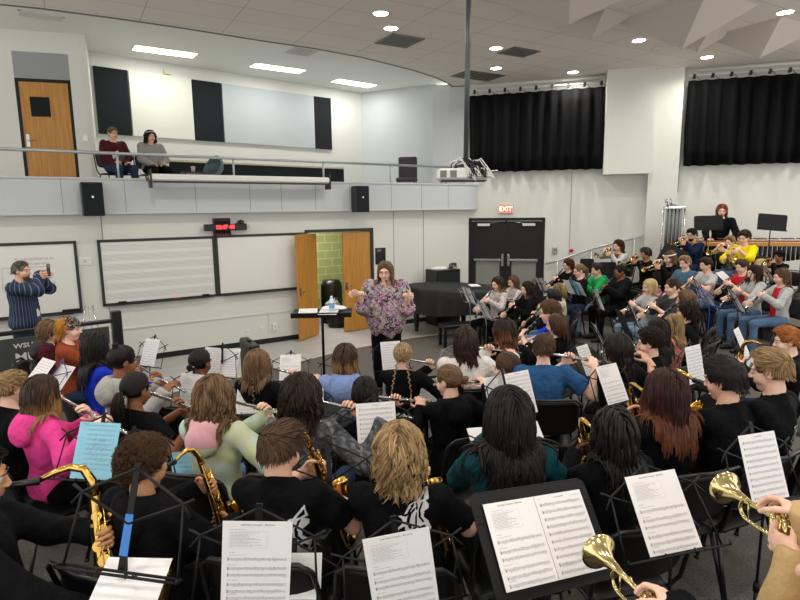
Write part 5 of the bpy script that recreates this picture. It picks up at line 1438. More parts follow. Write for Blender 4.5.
# curtains
for x0, x1, lab in ((1.72, 4.54, 'black pleated curtain on the exit wall left of the duct chase'), (6.10, 9.6, 'black pleated curtain right of the column')):
    e = empty('curtain', tuple(EW((x0+x1)/2, 5.2)), 0, lab, 'curtain', 'black curtains'); c0 = EW((x0+x1)/2, 5.2)
    n = int((x1-x0)*34); vs = []; rg = np.random.default_rng(3)
    zs = [5.17, 4.9, 4.3, 3.8, 3.44]
    for zi, z in enumerate(zs):
        for k in range(n+1):
            x = x0+(x1-x0)*k/n; s = x*2*pi/.245; o_ = .18+.07*sin(s+.5*sin(x*2.1))+.02*sin(s*.5+1)+.012*zi*sin(s*.33)
            if zi == 0: o_ = .17+(o_-.17)*.5
            vs.append(EW(x+.01*sin(3*z+x*9), z-.012*sin(s)*(zi == 4), o_)-c0)
    f = [(i*(n+1)+k, i*(n+1)+k+1, (i+1)*(n+1)+k+1, (i+1)*(n+1)+k) for i in range(len(zs)-1) for k in range(n)]
    o = fast_obj('curtain_cloth', np.array(vs), np.array(f), [MATS['curtain']], e); md = o.modifiers.new('s', 'SOLIDIFY'); md.thickness = .006
    b = MB(); b.tube([EW(x0, 5.27, .17)-c0, EW(x1, 5.27, .17)-c0], .018, 8); b.tube([EW(x0, 5.38, .10)-c0, EW(x1, 5.38, .10)-c0], .03, 8); b.build('curtain_rail', MATS['white_plastic'], e)
    k = 0; x = x0+.1
    while x < x1: b = MB(); p = EW(x, 5.27, .17)-c0; q = EW(x+.12, 5.16, .17)-c0; b.box(tuple(p+np.array([0, 0, -.02])), (.05, .05, .09)); b.tube([p, (p+q)/2+np.array([0, 0, .02]), q], .006, 5); b.build('hanger', MATS['black_metal'], e); x += .33
# whiteboards
def board(x0, x1, z0, z1, lab, staff=False, writing=False):
    xm = (x0+x1)/2; e = empty('whiteboard', tuple(FW(xm, z0)), atan2(FB, 1), lab, 'whiteboard', 'boards on the front wall'); w = (x1-x0)/fd[0]; h = z1-z0
    b = MB(); b.box((0, -.012, h/2), (w-.06, .016, h-.06)); b.build('writing_surface', MATS['board_white'], e)
    b = MB()
    for s in (-1, 1): b.box((s*(w/2-.02), -.018, h/2), (.045, .034, h)); b.box((0, -.018, h/2+s*(h/2-.02)), (w, .034, .045))
    b.build('frame', MATS['frame_dark'], e)
    b = MB(); b.box((0, -.06, .005), (w*.9, .07, .015)); b.build('tray', MATS['frame_dark'], e)
    if staff:
        b = MB()
        for k in range(6):
            for j in range(5): b.box((.0, -.0212, .11+k*.165+j*.022), (w-.12, .001, .0035))
        b.build('staff_lines', MATS['ink'], e)
    if writing:
        rg = random.Random(5)
        for yy, mm, x_, n_ in ((.93, 'writing_red', .55, 9), (.85, 'writing_red', .55, 8), (.72, 'writing_blue', .45, 5), (.62, 'writing_blue', .58, 6), (.53, 'writing_blue', .60, 8), (.44, 'writing_blue', .56, 9)):
            b = MB(); x = x_
            for k in range(n_):
                pts = [(x+.012*i+.006*rg.uniform(-1, 1), -.0225, yy+.018*sin(i*2.3+k)+rg.uniform(-.012, .012)) for i in range(5)]; b.tube(pts, .0028, 4); x += .055 if rg.random() < .8 else .08
            b.build('handwriting', MATS[mm], e)
        b = MB(); b.tube([(.38, -.0225, .80), (1.05, -.0225, .80)], .0025, 4); b.tube([(.38, -.0225, .80), (.36, -.0225, .45), (.42, -.0225, .38)], .0025, 4); b.tube([(.42, -.0225, .38), (1.05, -.0225, .38)], .002, 4); b.build('handwriting', MATS['writing_blue'], e)
    return e
mat('writing_red', srgb('b8a0b4'), .7); mat('writing_blue', srgb('9aa0c4'), .7)
board(-7.7, -5.31, .97, 2.16, 'whiteboard at the far left with faint handwriting', writing=True).name = 'whiteboard'
board(-5.05, -3.43, 1.04, 2.16, 'whiteboard ruled with music staff lines', staff=True)
board(-3.42, -1.91, 1.04, 2.17, 'plain whiteboard beside the open double door')
for x, z, lab, m in ((-5.45, 1.02, 'black eraser on the tray of the far left whiteboard', 'black_plastic'), (-4.80, 1.075, 'black eraser at the left of the staff-lined board tray', 'black_plastic'), (-3.62, 1.075, 'black eraser at the right of the staff-lined board tray', 'black_plastic'), (-4.05, 1.065, 'red marker on the tray of the staff-lined board', 'red')):
    e = empty('eraser' if 'eraser' in lab else 'marker', tuple(FW(x, z, .06)), atan2(FB, 1), lab, 'eraser' if 'eraser' in lab else 'marker'); w = .13 if m != 'red' else .12
    if 'far left' in lab: w = .26
    b = MB(); b.box((0, 0, .005), (w, .045, .05 if m != 'red' else .018), bev=.006); b.build('body', MATS[m], e); b = MB(); b.box((0, 0, -.022 if m != 'red' else -.006), (w*.98, .04, .01)); b.build('felt' if m != 'red' else 'cap', MATS['vent_dark'], e)
# scoreboard clock
e = empty('led_clock', tuple(FW(-3.26, 2.25, .0)), atan2(FB, 1), 'black LED clock with red digits above the whiteboards', 'clock')
b = MB(); b.box((0, -.09, .07), (.78, .09, .12), bev=.01); b.build('housing', MATS['black_plastic'], e)
v, f = text_mesh('10:47 40', .10, True); v = v@np.array([[1, 0, 0], [0, 0, 1], [0, 1, 0]]).T; b = MB(); b.add(v+np.array([-.02, -.137, .07]), [q[::-1] for q in f]); tag(b.build('digits', MATS['led_red'], e), 'glowing red digits')
b = MB(); b.box((-.05, -.02, .07), (.32, .03, .33)); b.build('sign_plate', MATS['panel_black'], e)
b = MB(); b.box((-.05, -.04, -.07), (.26, .012, .05)); b.box((-.05, -.04, .2), (.30, .012, .02)); b.box((-.2, -.04, .07), (.02, .012, .32)); tag(b.build('sign_strip', mat('dark_red', srgb('6a1f1c'), .6), e), 'dark red sign strip')
b = MB(); b.ball((.30, -.08, .15), (.06, .05, .05), 8); b.tube([(.2, -.08, .12), (.25, -.08, .18), (.33, -.08, .12)], .012, 6); b.build('bracket', MATS['black_metal'], e)
b = MB(); b.box((.42, -.07, .08), (.06, .06, .06)); b.build('plug', MATS['tan_trim'], e)
b = MB(); b.tube([(.44, -.05, .10), (.47, -.03, .25), (.46, -.03, .38)], .005, 5); b.build('cord', MATS['white_plastic'], e)
# loudspeakers on the parapet
for x, lab in ((-5.08, 'black loudspeaker mounted on the parapet at the left'), (-.96, 'black loudspeaker mounted on the parapet right of the screen')):
    e = empty('loudspeaker', tuple(FW(x, 2.56, PO+.05)), atan2(FB, 1), lab, 'loudspeaker', 'loudspeakers on the parapet')
    b = MB(); b.box((0, -.10, .265), (.31, .22, .53), bev=.012); b.build('cabinet', MATS['black_plastic'], e); b = MB(); b.box((0, -.215, .265), (.28, .012, .50), bev=.004); b.build('grille', MATS['panel_black'], e)
    b = MB(); b.box((0, -.223, .30), (.03, .004, .03)); b.build('badge', MATS['nickel'], e); b = MB(); b.box((0, .03, .3), (.10, .08, .08)); b.build('bracket', MATS['black_metal'], e)
# projection screen case
p0 = FW(-4.36, 3.19, .42); p1 = FW(-1.58, 3.17, .42); c = (p0+p1)/2; L_ = np.linalg.norm(p1-p0)
e = empty('projection_screen', tuple(c), atan2(FB, 1), 'long white rolled-up projection screen case along the parapet', 'projection screen')
b = MB(); b.box((0, 0, .0), (L_, .12, .12), bev=.03); b.build('case', MATS['white_plastic'], e); b = MB(); b.box((0, -.03, -.07), (L_-.1, .02, .03)); b.build('screen_edge', MATS['black_metal'], e)
for s in (-1, 1): b = MB(); b.box((s*(L_/2-.02), .04, -.02), (.03, .22, .30)); b.box((s*(L_/2-.02), .15, -.02), (.05, .22, .05)); b.build('bracket', MATS['black_metal'], e)
# balcony railing
e = empty('balcony_railing', tuple(FW(-2.5, 3.17, .0)), 0, 'grey metal railing along the top of the balcony', 'railing'); c0 = FW(-2.5, 3.17, .0)
b = MB(); b.tube([FW(-8.5, 3.60, .0)-c0, FW(1.25, 3.56, .0)-c0], .026, 8); b.build('top_rail', MATS['rail_metal'], e)
for x in (-7.3, -6.1, -4.70, -3.06, -1.52, -.18, 1.1): b = MB(); b.tube([FW(x, 3.16, 0)-c0, FW(x, 3.60, 0)-c0], .02, 8); b.build('post', MATS['rail_metal'], e)
# balcony furniture
def BP(s, off): return U0+ud*s+un*off
e = empty('bench_back', (float(BP(2.9, .75)[0]), float(BP(2.9, .75)[1]), 2.88), atan2(ud[1], ud[0]), 'long low black bench back with cream rail along the balcony', 'bench')
b = MB(); b.box((.35, 0, .48), (4.3, .05, .52), bev=.01); b.build('panel', MATS['panel_black'], e); b = MB(); b.box((.35, 0, .77), (4.3, .07, .05), bev=.01); tag(b.build('top_rail', MATS['tan_trim'], e), 'cream top rail')
for x in (-1.6, 0, 1.6): b = MB(); b.box((x, .1, .24), (.06, .3, .48)); b.build('support', MATS['black_metal'], e)
def shell_chair(p, rot, m, label):
    e = empty('shell_chair', (p[0], p[1], 2.88), rot, label, 'chair'); b = MB()
    P, lo = grid((-.26, -.26, .3), (.26, .26, .86), .02); F = np.abs(ell(P, (0, .05, .62), (.23, .26, .24)))-.012; F = np.maximum(F, P[..., 1]-.02+ .5*(P[..., 2]-.55)); v, f = nets(F, lo, .02); fast_obj('seat_shell', v, f, [MATS[m]], e)
    for sx in (-1, 1):
        for sy in (-1, 1): b = MB(); b.tube([(sx*.12, sy*.1, .42), (sx*.2, sy*.18, 0)], .011, 6); b.build('leg', MATS['nickel'], e)
mat('chair_slate', srgb('55656e'), .4); mat('chair_purple', srgb('2e2732'), .6)
shell_chair((-3.62, 11.35), 2.6, 'chair_slate', 'slate grey shell chair behind the projection screen case')
e = empty('upholstered_chair', (.20, 13.9, 2.88), 3.0, 'dark purple upholstered chair at the right end of the balcony', 'chair')
b = MB(); b.box((0, -.2, .70), (.45, .09, .55), bev=.03); b.build('backrest', MATS['chair_purple'], e); b = MB(); b.box((0, .02, .42), (.48, .46, .09), bev=.03); b.build('seat', MATS['chair_purple'], e)
for sx in (-1, 1):
    for sy in (-1, 1): b = MB(); b.tube([(sx*.2, sy*.18, .4), (sx*.21, sy*.2, 0)], .012, 6); b.build('leg', MATS['black_metal'], e)
e = empty('cup', (-3.78, 10.75, 3.33), 0, 'small pink cup on the balcony ledge by the women', 'cup'); b = MB(); b.lathe([(0, 0), (0, .03), (.09, .038), (.09, .034), (.01, .026)], (0, 0, 0), (0, 0, 1), 14); b.build('cup_body', mat('cup_pink', srgb('d9aeb0'), .5), e); b = MB(); b.lathe([(0, .04), (.012, .038), (.014, 0)], (0, 0, .09), (0, 0, 1), 14); b.build('lid', MATS['white_plastic'], e)
e = empty('side_table', (-3.78, 10.75, 2.88), .6, 'small black table under the pink cup on the balcony', 'table'); b = MB(); b.box((0, 0, .435), (.4, .3, .03)); b.build('table_top', MATS['black_plastic'], e)
for sx in (-1, 1):
    for sy in (-1, 1): b = MB(); b.tube([(sx*.17, sy*.12, .42), (sx*.17, sy*.12, 0)], .012, 6); b.build('leg', MATS['black_metal'], e)
# stair railing by the exit wall
e = empty('stair_railing', (4.3, 12.75, .2), 0, 'grey metal handrail rising along the exit wall', 'railing'); c0 = np.array([4.3, 12.75, .2])
b = MB(); rp = [np.array((p[0]*1.017, p[1]*1.017, 2.6+(p[2]-2.6)*1.017))-c0 for p in ((3.35, 13.05, 1.33), (3.6, 12.98, 1.40), (4.3, 12.77, 1.68), (5.15, 12.52, 1.93), (5.50, 12.42, 2.02))]; b.tube(rp, .022, 8); b.build('handrail', MATS['rail_metal'], e)
for k in (1, 2, 3, 4): p = rp[k]; b = MB(); b.tube([(p[0], p[1], 0), tuple(p)], .02, 8); b.build('post', MATS['rail_metal'], e)
e = empty('call_box', tuple(EW(3.62, 1.62)), atan2(EB, 1), 'small grey box on the wall right of the exit doors', 'wall box'); b = MB(); b.box((0, -.02, 0), (.11, .04, .16), bev=.004); b.build('cover', MATS['nickel'], e); b = MB(); b.ball((0, -.045, .02), .018, 6); b.build('button', MATS['vent_dark'], e)
e = empty('wall_hook', tuple(EW(3.97, 1.62)), 0, 'small red knob on the exit wall above the handrail', 'hook'); b = MB(); b.ball((0, -.04, 0), (.05, .03, .04), 8); b.build('knob', MATS['red'], e); b = MB(); b.tube([(0, 0, 0), (0, -.04, 0)], .01, 6); b.build('stem', MATS['nickel'], e)
# projector on its pole
pc = np.array([.72, 6.5, 2.98])
e = empty('projector', tuple(pc), .0, 'white ceiling projector with tangled cables', 'projector')
b = MB(); b.box((-.12, 0, 0), (.34, .30, .12), bev=.02); b.box((.14, 0, .0), (.30, .27, .13), bev=.035); b.build('body', MATS['white_plastic'], e)
for x in (-.23, -.12): b = MB(); b.box((x, -.152, .0), (.07, .006, .075)); b.build('vent', MATS['vent_grey'], e)
b = MB(); b.lathe([(0, .04), (.03, .04), (.03, .03), (.01, .02)], (.2, -.13, .0), (0, -1, 0), 16); b.build('lens', MATS['nickel'], e)
b = MB(); b.box((0, 0, -.075), (.5, .2, .012)); b.box((.0, .0, .09), (.2, .2, .012)); b.tube([(-.08, 0, .07), (-.08, 0, .09)], .02, 8); b.tube([(.08, 0, .07), (.08, 0, .09)], .02, 8); b.build('mount', MATS['black_metal'], e)
rg = random.Random(8)
for m, n in (('black_plastic', 9), ('white_plastic', 7)):
    for k in range(n):
        x = rg.uniform(-.05, .2); pts = [(x-.08+rg.uniform(-.05, .05), -.02+rg.uniform(-.1, .05), .10+rg.uniform(-.0, .05)), (x, -.12+rg.uniform(-.05, .03), .13+rg.uniform(-.02, .05)), (x+.09, -.17, .05+rg.uniform(-.05, .05)), (x+.10+rg.uniform(-.04, .06), -.17, -.03+rg.uniform(-.05, .03)), (x+.05, -.16, .02+rg.uniform(-.04, .06)), (x+.13+rg.uniform(-.05, .05), -.15, .03)]
        b = MB(); P_ = np.array(pts); t = np.linspace(0, len(P_)-1, 26); I_ = np.minimum(t.astype(int), len(P_)-2); fr = (t-I_)[:, None]; fr = fr*fr*(3-2*fr); b.tube(P_[I_]*(1-fr)+P_[I_+1]*fr, .0055, 5); b.build('cable', MATS[m], e)
b = MB(); a = np.linspace(0, pi, 14); b.tube([(-.14+.13*(1-cos(t)), -.05, .07+.10*sin(t)) for t in a], .006, 5); b.build('cable', MATS['black_plastic'], e)
e = empty('ceiling_pole', (.78, 6.5, 3.07), 0, 'dark ceiling pole the projector hangs from', 'pole'); b = MB(); b.tube([(-.03, 0, 0), (0, 0, 2.37)], .028, 10); b.build('tube', mat('pole_grey', srgb('53565a'), .4, metal=.4), e); b = MB(); b.lathe([(0, .0), (0, .07), (.02, .07), (.03, .03)], (0, 0, 2.36), (0, 0, 1), 16); b.build('ceiling_plate', MATS['black_metal'], e)

e = empty('ceiling_light', tuple(np.array(FW(-1.3, 2.61))-fn*1.3), atan2(FB, 1), 'flat ceiling light inside the storage room', 'ceiling light'); b = MB(); b.box((0, 0, 0), (1.2, .3, .02)); b.build('diffuser', MATS['lamp_glow'], e); b = MB(); b.box((0, 0, .012), (1.26, .36, .014)); b.build('frame', MATS['ceiling_white'], e)
p = np.array(FW(-1.3, 2.57))-fn*1.3; light('storage_lamp', 'RECTANGLE', tuple(p), 40, 1.2, (0, 0, atan2(FB, 1)), sy=.3)
# ================================================================== THE BAND
HD = lambda x, y, tx=-.2, ty=7.2: atan2(-(tx-x), ty-y)
CHAIR0 = []
def seat(key, label, dark=True, dz=0.):
    P = PEOPLE[key]; s = P['s']
    if not CHAIR0: CHAIR0.append(make_chair()); r = CHAIR0[0]
    else: r = copy_tree(CHAIR0[0])
    r.location = P['org']; r.rotation_euler = (0, 0, P['heading']); r.scale = (1, 1, s*.985)
    tag(r, label, 'chair', 'black band chairs')
def player(k, who, hair, skin, top, pants, kind, lod, h=None, hyaw=0., hpitch=-12., wid=.86, extras=(), shoes='shoe_black', chair=None, opt=None, group='seated band members', ilabel=None, **kw):
    x, y, z, L = HEADS[k]; hd = HD(x, y) if h is None else radians(-h)
    opt = opt or {}; J = skeleton(False, None)
    o, d, u, hands = inst_pose(kind, J, opt)
    if 'pole' in opt: hands['pole'] = opt['pole']
    make_person(k, (x, y, z), L, 1, hd, who, hair, skin, top, pants, hands, lod, hyaw=hyaw, hpitch=hpitch, wid=wid, extras=extras, shoes=shoes, group=group, **kw)
    seat(k, chair or 'black chair of the '+who)
    if kind != 'lap':
        P = PEOPLE[k]; i = get(kind); Mo = frame(o, d, u)
        Rt = Matrix.Rotation(hd, 4, 'Z'); s = P['s']
        w = Matrix.Translation(P['org'])@Rt@Matrix.Diagonal((s, s, s, 1))@Mo
        loc, q, sc = w.decompose(); i.matrix_basis = Matrix.LocRotScale(loc, q, Vector((1, 1, 1)))
        tag(i, ilabel or INST_LOOK[kind]+' of the '+who, INST_CAT[kind], INST_GRP[kind])
W = lambda **k: k
T = 'tee'; HO = 'hoodie'
# near row
HEADS['C2'] = (2.20, 11.0, 1.184, .0); HEADS['M7'] = (4.67, 12.2, 1.778, .5); HEADS['B1'] = (-1.545, 1.95, 1.653, .5)
player('B1', 'person in black hoodie at the far left edge', ('short', .035, 'hair_soft_black'), 'skin_tan', (HO, 'black_hood', 'long'), 'black_pants', 'tenor', 0, h=62, wid=1.05)
player('B2', 'person with curly dark brown hair and black hoodie', ('curly', .045, 'hair_curly', W(turns=4)), 'skin_tan', (HO, 'black_hood', 'long', W(loose=.02)), 'black_pants', 'alto', 0, h=22, wid=1.0, hyaw=14)
player('B3', 'boy in black wolf shirt with short brown hair', ('short', .045, 'hair_brown'), 'skin_light', ('tee', 'black_tee', 'short', W(neck=.02)), 'black_pants', 'alto', 0, h=8, hyaw=22, hpitch=-18, extras=[('emblem', .06, .835, .135)])
player('B4', 'girl in black wolf shirt with long wavy blonde hair', ('long', .185, 'hair_honey', W(wave=.016, wf=6, part=.0, vol=.028)), 'skin_light', ('tee', 'black_tee', 'short'), 'black_pants', 'alto', 0, h=4, extras=[('emblem', .06, .935, .105)])
player('B5', 'girl in teal shirt with long wavy black hair', ('long', .46, 'hair_black', W(wave=.009, wf=5, vol=.03, part=.02)), 'skin_tan', ('sweater', 'teal', 'long'), 'black_pants', 'alto', 0, h=-8)
player('R8', 'person with long black locs and a black shirt', ('dread', .33, 'hair_black'), 'skin_deep', ('tee', 'black_tee', 'long'), 'black_pants', 'alto', 0, h=-14)
player('R7', 'girl with long straight auburn hair and black shirt', ('long', .36, 'hair_auburn_tips', W(wave=.003, vol=.026)), 'skin_light', ('tee', 'black_poly', 'short'), 'black_pants', 'alto', 0, h=-16)
player('R9', 'boy with thick black hair and black collared shirt', ('short', .055, 'hair_black', W(cap=.014)), 'skin_light', ('collar', 'black_poly', 'long'), 'black_pants', 'tenor', 0, h=-24, hyaw=-16)
player('R10', 'boy with brown hair and lettered black shirt at right', ('short', .042, 'hair_sandy'), 'skin_fair', ('collar', 'black_poly', 'long'), 'black_pants', 'alto', 0, h=-32, hyaw=-18, extras=[('emblem', .06, .78, .10, 'letters')])
# second row
player('L5', 'girl in bright pink hoodie with long brown hair', ('long', .30, 'hair_brown_tips', W(wave=.003, vol=.02)), 'skin_fair', (HO, 'pink', 'long'), 'black_pants', 'flute', 0, h=38, shoes='shoe_grey')
player('L6', 'boy with blond hair in black at the left edge', ('short', .035, 'hair_sandy'), 'skin_fair', ('tee', 'black_tee', 'short'), 'black_pants', 'lap', 1, h=30)
player('L7', 'girl with black braids tied low and black shirt', ('tied', 0, 'hair_black', W(tie=(0, -.112, -.035), tail=.30)), 'skin_brown', ('tee', 'black_tee', 'short'), 'black_pants', 'flute', 0, h=26, extras=[('tie', 'white_cloth', (0, -.118, -.035), .022)])
player('L9', 'girl in pastel tie-dye hoodie with long wavy hair', ('long', .31, 'hair_ltbrown', W(wave=.02, wf=5, vol=.028)), 'skin_fair', (HO, 'tiedye', 'long', W(hoodmat='tiedye_pink', loose=.02)), 'jeans', 'flute', 0, h=16)
player('L11', 'girl in grey marbled jacket with thick wavy hair', ('long', .25, 'hair_dkbrown', W(wave=.02, wf=6, vol=.036)), 'skin_light', ('jacket', 'marble', 'long', W(loose=.02)), 'jeans_dk', 'flute', 0, h=8)
player('L13', 'person in black behind the tall white page', ('long', .20, 'hair_soft_black', W(wave=.002)), 'skin_light', ('tee', 'black_tee', 'long'), 'black_pants', 'flute', 1, h=-4)
player('L15', 'girl in black hoodie with twisted hair buns', ('tied', 0, 'hair_ltbrown', W(tie=(.02, -.118, .0), bun=.036, buns2=[((.055, -.13, .0), .022)])), 'skin_fair', (HO, 'black_hood', 'long', W(loose=.018)), 'black_pants', 'flute', 0, h=-30, hyaw=-26, opt=W(dz=.05))
player('L18', 'person with tied brown hair behind the open pages', ('tied', 0, 'hair_brown', W(tie=(0, -.118, -.02), tail=.12)), 'skin_fair', ('tee', 'black_tee', 'long'), 'black_pants', 'lap', 1, h=-30, hyaw=-26)
player('L19', 'boy in blue t-shirt with short brown hair', ('short', .040, 'hair_brown'), 'skin_fair', ('tee', 'blue_tee', 'short'), 'jeans_dk', 'flute', 0, h=4, hyaw=6, wid=1.12)
player('R1', 'girl in black top beside the boy in blue', ('long', .20, 'hair_soft_black', W(wave=.003, vol=.02)), 'skin_light', ('tee', 'black_tee', 'short'), 'black_pants', 'flute', 1, h=-22, hyaw=-12)
player('R2', 'boy with curly dark hair and black collar', ('curly', .035, 'hair_dkbrown', W(turns=2)), 'skin_fair', ('collar', 'black_poly', 'long'), 'black_pants', 'flute', 1, h=-45, hyaw=-20)
player('R11', 'person with ginger hair at the right edge', ('short', .045, 'hair_ginger'), 'skin_fair', ('tee', 'black_tee', 'long'), 'jeans_dk', 'alto', 1, h=-60, hyaw=-10)
# third row
player('L1', 'person in maroon hoodie with wavy brown hair', ('bob', .18, 'hair_ltbrown', W(wave=.008)), 'skin_fair', (HO, 'maroon', 'long', W(hoodmat='dkgrey')), 'jeans_dk', 'lap', 1, h=70)
player('L2', 'girl in rust orange top and black paisley bandana', ('bob', .11, 'hair_orange', W(wave=.003)), 'skin_fair', ('jacket', 'orange', 'long', W(loose=.02)), 'jeans_dk', 'clarinet', 1, h=72, hyaw=8, hpitch=-6, extras=[('bandana',)])
player('L3', 'girl in royal blue top with long black hair', ('long', .40, 'hair_black', W(wave=.002)), 'skin_tan', ('tee', 'royal', 'long'), 'black_pants', 'clarinet', 1, h=48)
player('L4', 'girl in light grey hoodie with black top bun', ('tied', 0, 'hair_black', W(tie=(0, -.07, .112), bun=.032)), 'skin_brown', (HO, 'grey_hood', 'long', W(loose=.018)), 'jeans_dk', 'flute', 1, h=42, hyaw=8)
player('L8', 'person with dark low bun behind the white pages', ('tied', 0, 'hair_black', W(tie=(0, -.118, -.03), bun=.036)), 'skin_brown', ('tee', 'black_tee', 'long'), 'black_pants', 'lap', 1, h=22, extras=[('tie', 'white_cloth', (0, -.118, -.03), .020)])
player('L10', 'girl in black jacket with one long brown braid', ('long', .26, 'hair_ltbrown', W(wave=.002, vol=.016, braids=[((.01, -.10, .08), (.05, -.15, .88))])), 'skin_fair', ('jacket', 'black_poly', 'long'), 'black_pants', 'flute', 1, h=18, hyaw=14)
player('L12', 'girl in light blue hoodie with shoulder-length hair', ('bob', .17, 'hair_brown_tips', W(wave=.003)), 'skin_fair', (HO, 'blue_hood', 'long', W(loose=.02)), 'jeans', 'lap', 1, h=4)
player('L14', 'girl in black jacket with two blonde braids', ('tied', 0, 'hair_honey', W(tie=(0, -.11, -.06), braids=[((-.045, -.09, -.05), (-.09, -.12, .86)), ((.045, -.09, -.05), (.085, -.12, .84))])), 'skin_fair', ('jacket', 'black_poly', 'long'), 'black_pants', 'flute', 1, h=6)
player('L16', 'person in off-white top with long dark brown hair', ('long', .22, 'hair_dkbrown', W(wave=.004)), 'skin_light', ('sweater', 'white_tee', 'long', W(loose=.022)), 'jeans', 'flute', 1, h=-6, wid=1.05)
player('L17', 'person in black with short copper-tipped hair', ('bob', .17, 'hair_copper_tips', W(wave=.004, vol=.026)), 'skin_light', ('tee', 'black_tee', 'short', W(loose=.02)), 'black_pants', 'lap', 1, h=-22, wid=1.05, hyaw=-14)
player('R3', 'girl with long straight black hair beside the blonde', ('long', .36, 'hair_soft_black', W(wave=.002)), 'skin_light', ('tee', 'black_tee', 'long'), 'jeans_dk', 'clarinet', 1, h=-40)
player('R4', 'girl in coral print top with long blonde hair', ('long', .32, 'hair_honey', W(wave=.006)), 'skin_fair', ('sweater', 'coral_print', 'long'), 'jeans', 'clarinet', 1, h=-44)
player('R5', 'person in black shirt with wavy dark brown hair', ('bob', .14, 'hair_dkbrown', W(wave=.012, vol=.034)), 'skin_light', ('tee', 'black_tee', 'short'), 'jeans_dk', 'clarinet', 1, h=-46, wid=1.05)
player('R6', 'girl with light brown hair behind the wavy-haired person', ('long', .22, 'hair_ltbrown', W(wave=.004)), 'skin_fair', ('sweater', 'dkgrey', 'long'), 'jeans', 'clarinet', 1, h=-54)
player('L20', 'girl in black with a long dark bob and clarinet', ('bob', .17, 'hair_brown', W(wave=.004)), 'skin_fair', ('tee', 'black_tee', 'long'), 'black_pants', 'clarinet', 1, h=-46, hyaw=-10)
player('L21', 'boy with curly light brown hair playing clarinet', ('curly', .035, 'hair_ltbrown', W(turns=2)), 'skin_fair', ('tee', 'royal', 'short'), 'jeans_lt', 'clarinet', 1, h=-60, hyaw=-12)
player('L22', 'person with smooth black bowl-cut hair', ('short', .05, 'hair_black', W(cap=.016)), 'skin_light', ('tee', 'black_tee', 'long'), 'jeans_lt', 'clarinet', 2, h=-70)
player('L23', 'person with blonde hair behind the black bowl cut', ('bob', .13, 'hair_honey'), 'skin_fair', ('sweater', 'cream', 'long'), 'jeans', 'clarinet', 2, h=-85)
# clarinet trio by the piano
player('C1', 'girl with long honey-tipped hair nearest the piano', ('long', .30, 'hair_brown_tips', W(wave=.004)), 'skin_fair', ('sweater', 'sheer_print', 'long'), 'black_pants', 'clarinet', 2, h=-125)
player('C2', 'girl in white and sheer top, middle of the trio', ('long', .24, 'hair_ltbrown', W(wave=.003)), 'skin_fair', ('sweater', 'sheer_print', 'long'), 'black_pants', 'clarinet', 2, h=-115)
player('C3', 'girl in black top right in the clarinet trio', ('long', .34, 'hair_dkbrown', W(wave=.005)), 'skin_fair', ('sweater', 'black_tee', 'long'), 'black_pants', 'clarinet', 2, h=-105)
# right block
player('M1', 'girl in glasses and black with auburn hair', ('bob', .16, 'hair_auburn'), 'skin_fair', ('sweater', 'black_tee', 'long'), 'jeans_dk', 'clarinet', 2, h=-105, extras=[('glasses',)])
player('M2', 'girl in glasses and black with blonde ponytail', ('tied', 0, 'hair_sandy', W(tail=.26)), 'skin_fair', ('sweater', 'black_tee', 'long'), 'jeans_dk', 'clarinet', 2, h=-100, extras=[('glasses',)])
player('M3', 'boy in bright green hoodie', ('short', .045, 'hair_dkbrown'), 'skin_fair', (HO, 'green', 'long', W(loose=.02)), 'jeans_lt', 'clarinet', 2, h=-98)
player('M4', 'person in black hoodie beside the green hoodie', ('tied', 0, 'hair_soft_black', W(tie=(0, -.12, -.02), bun=.06)), 'skin_brown', (HO, 'black_hood', 'long', W(loose=.024)), 'black_pants', 'clarinet', 2, h=-98, wid=1.15, extras=[('glasses',)])
player('M5', 'girl with long pale blonde hair and grey shirt', ('long', .25, 'hair_pale', W(wave=.002)), 'skin_fair', ('tee', 'lt_grey', 'short'), 'jeans_lt', 'clarinet', 2, h=-92)
player('M6', 'person in dark grey shirt with braided brown hair', ('tied', 0, 'hair_brown', W(tie=(0, -.115, -.05), bun=.025)), 'skin_fair', ('tee', 'dkgrey', 'mid'), 'jeans_lt', 'clarinet', 2, h=-90)
player('M7', 'girl in brown vest by the handrail with long hair', ('long', .26, 'hair_auburn', W(wave=.006)), 'skin_fair', ('sweater', 'lt_grey', 'long', W(yoke='brown_vest')), 'jeans_dk', 'trumpet', 2, h=-115)
player('M8', 'person in black with headphones over dark hair', ('short', .06, 'hair_dkbrown', W(cap=.018)), 'skin_tan', ('tee', 'black_tee', 'long'), 'black_pants', 'trumpet', 2, h=-105, extras=[('glasses',), ('phones',)])
player('M9', 'girl in pink trousers with white headband', ('long', .26, 'hair_ltbrown', W(wave=.005)), 'skin_fair', ('sweater', 'black_tee', 'long'), 'pinkp', 'trumpet', 2, h=-112, extras=[('band',)])
player('M10', 'blond boy in blue denim jacket', ('short', .05, 'hair_honey'), 'skin_fair', ('jacket', 'denim_j', 'long', W(loose=.02)), 'jeans', 'lap', 2, h=-112)
player('M11', 'boy in light grey t-shirt with dark brown hair', ('short', .045, 'hair_dkbrown'), 'skin_light', ('tee', 'lt_grey', 'short'), 'jeans', 'clarinet', 2, h=-100)
player('M12', 'man in navy jacket with glasses and beard', ('short', .045, 'hair_soft_black'), 'skin_light', ('jacket', 'navy', 'long'), 'jeans_dk', 'trumpet', 2, h=-118, wid=1.05, extras=[('glasses',), ('beard', 'hair_soft_black')])
player('M14', 'blond boy playing beside the yellow shirt', ('short', .045, 'hair_honey'), 'skin_fair', ('tee', 'jeans', 'short'), 'jeans', 'trumpet', 2, h=-116)
player('M15', 'boy in bright yellow t-shirt with curly brown hair', ('curly', .035, 'hair_brown', W(turns=2)), 'skin_fair', ('tee', 'yellow', 'mid'), 'jeans', 'horn', 2, h=-125, extras=[('glasses',)])
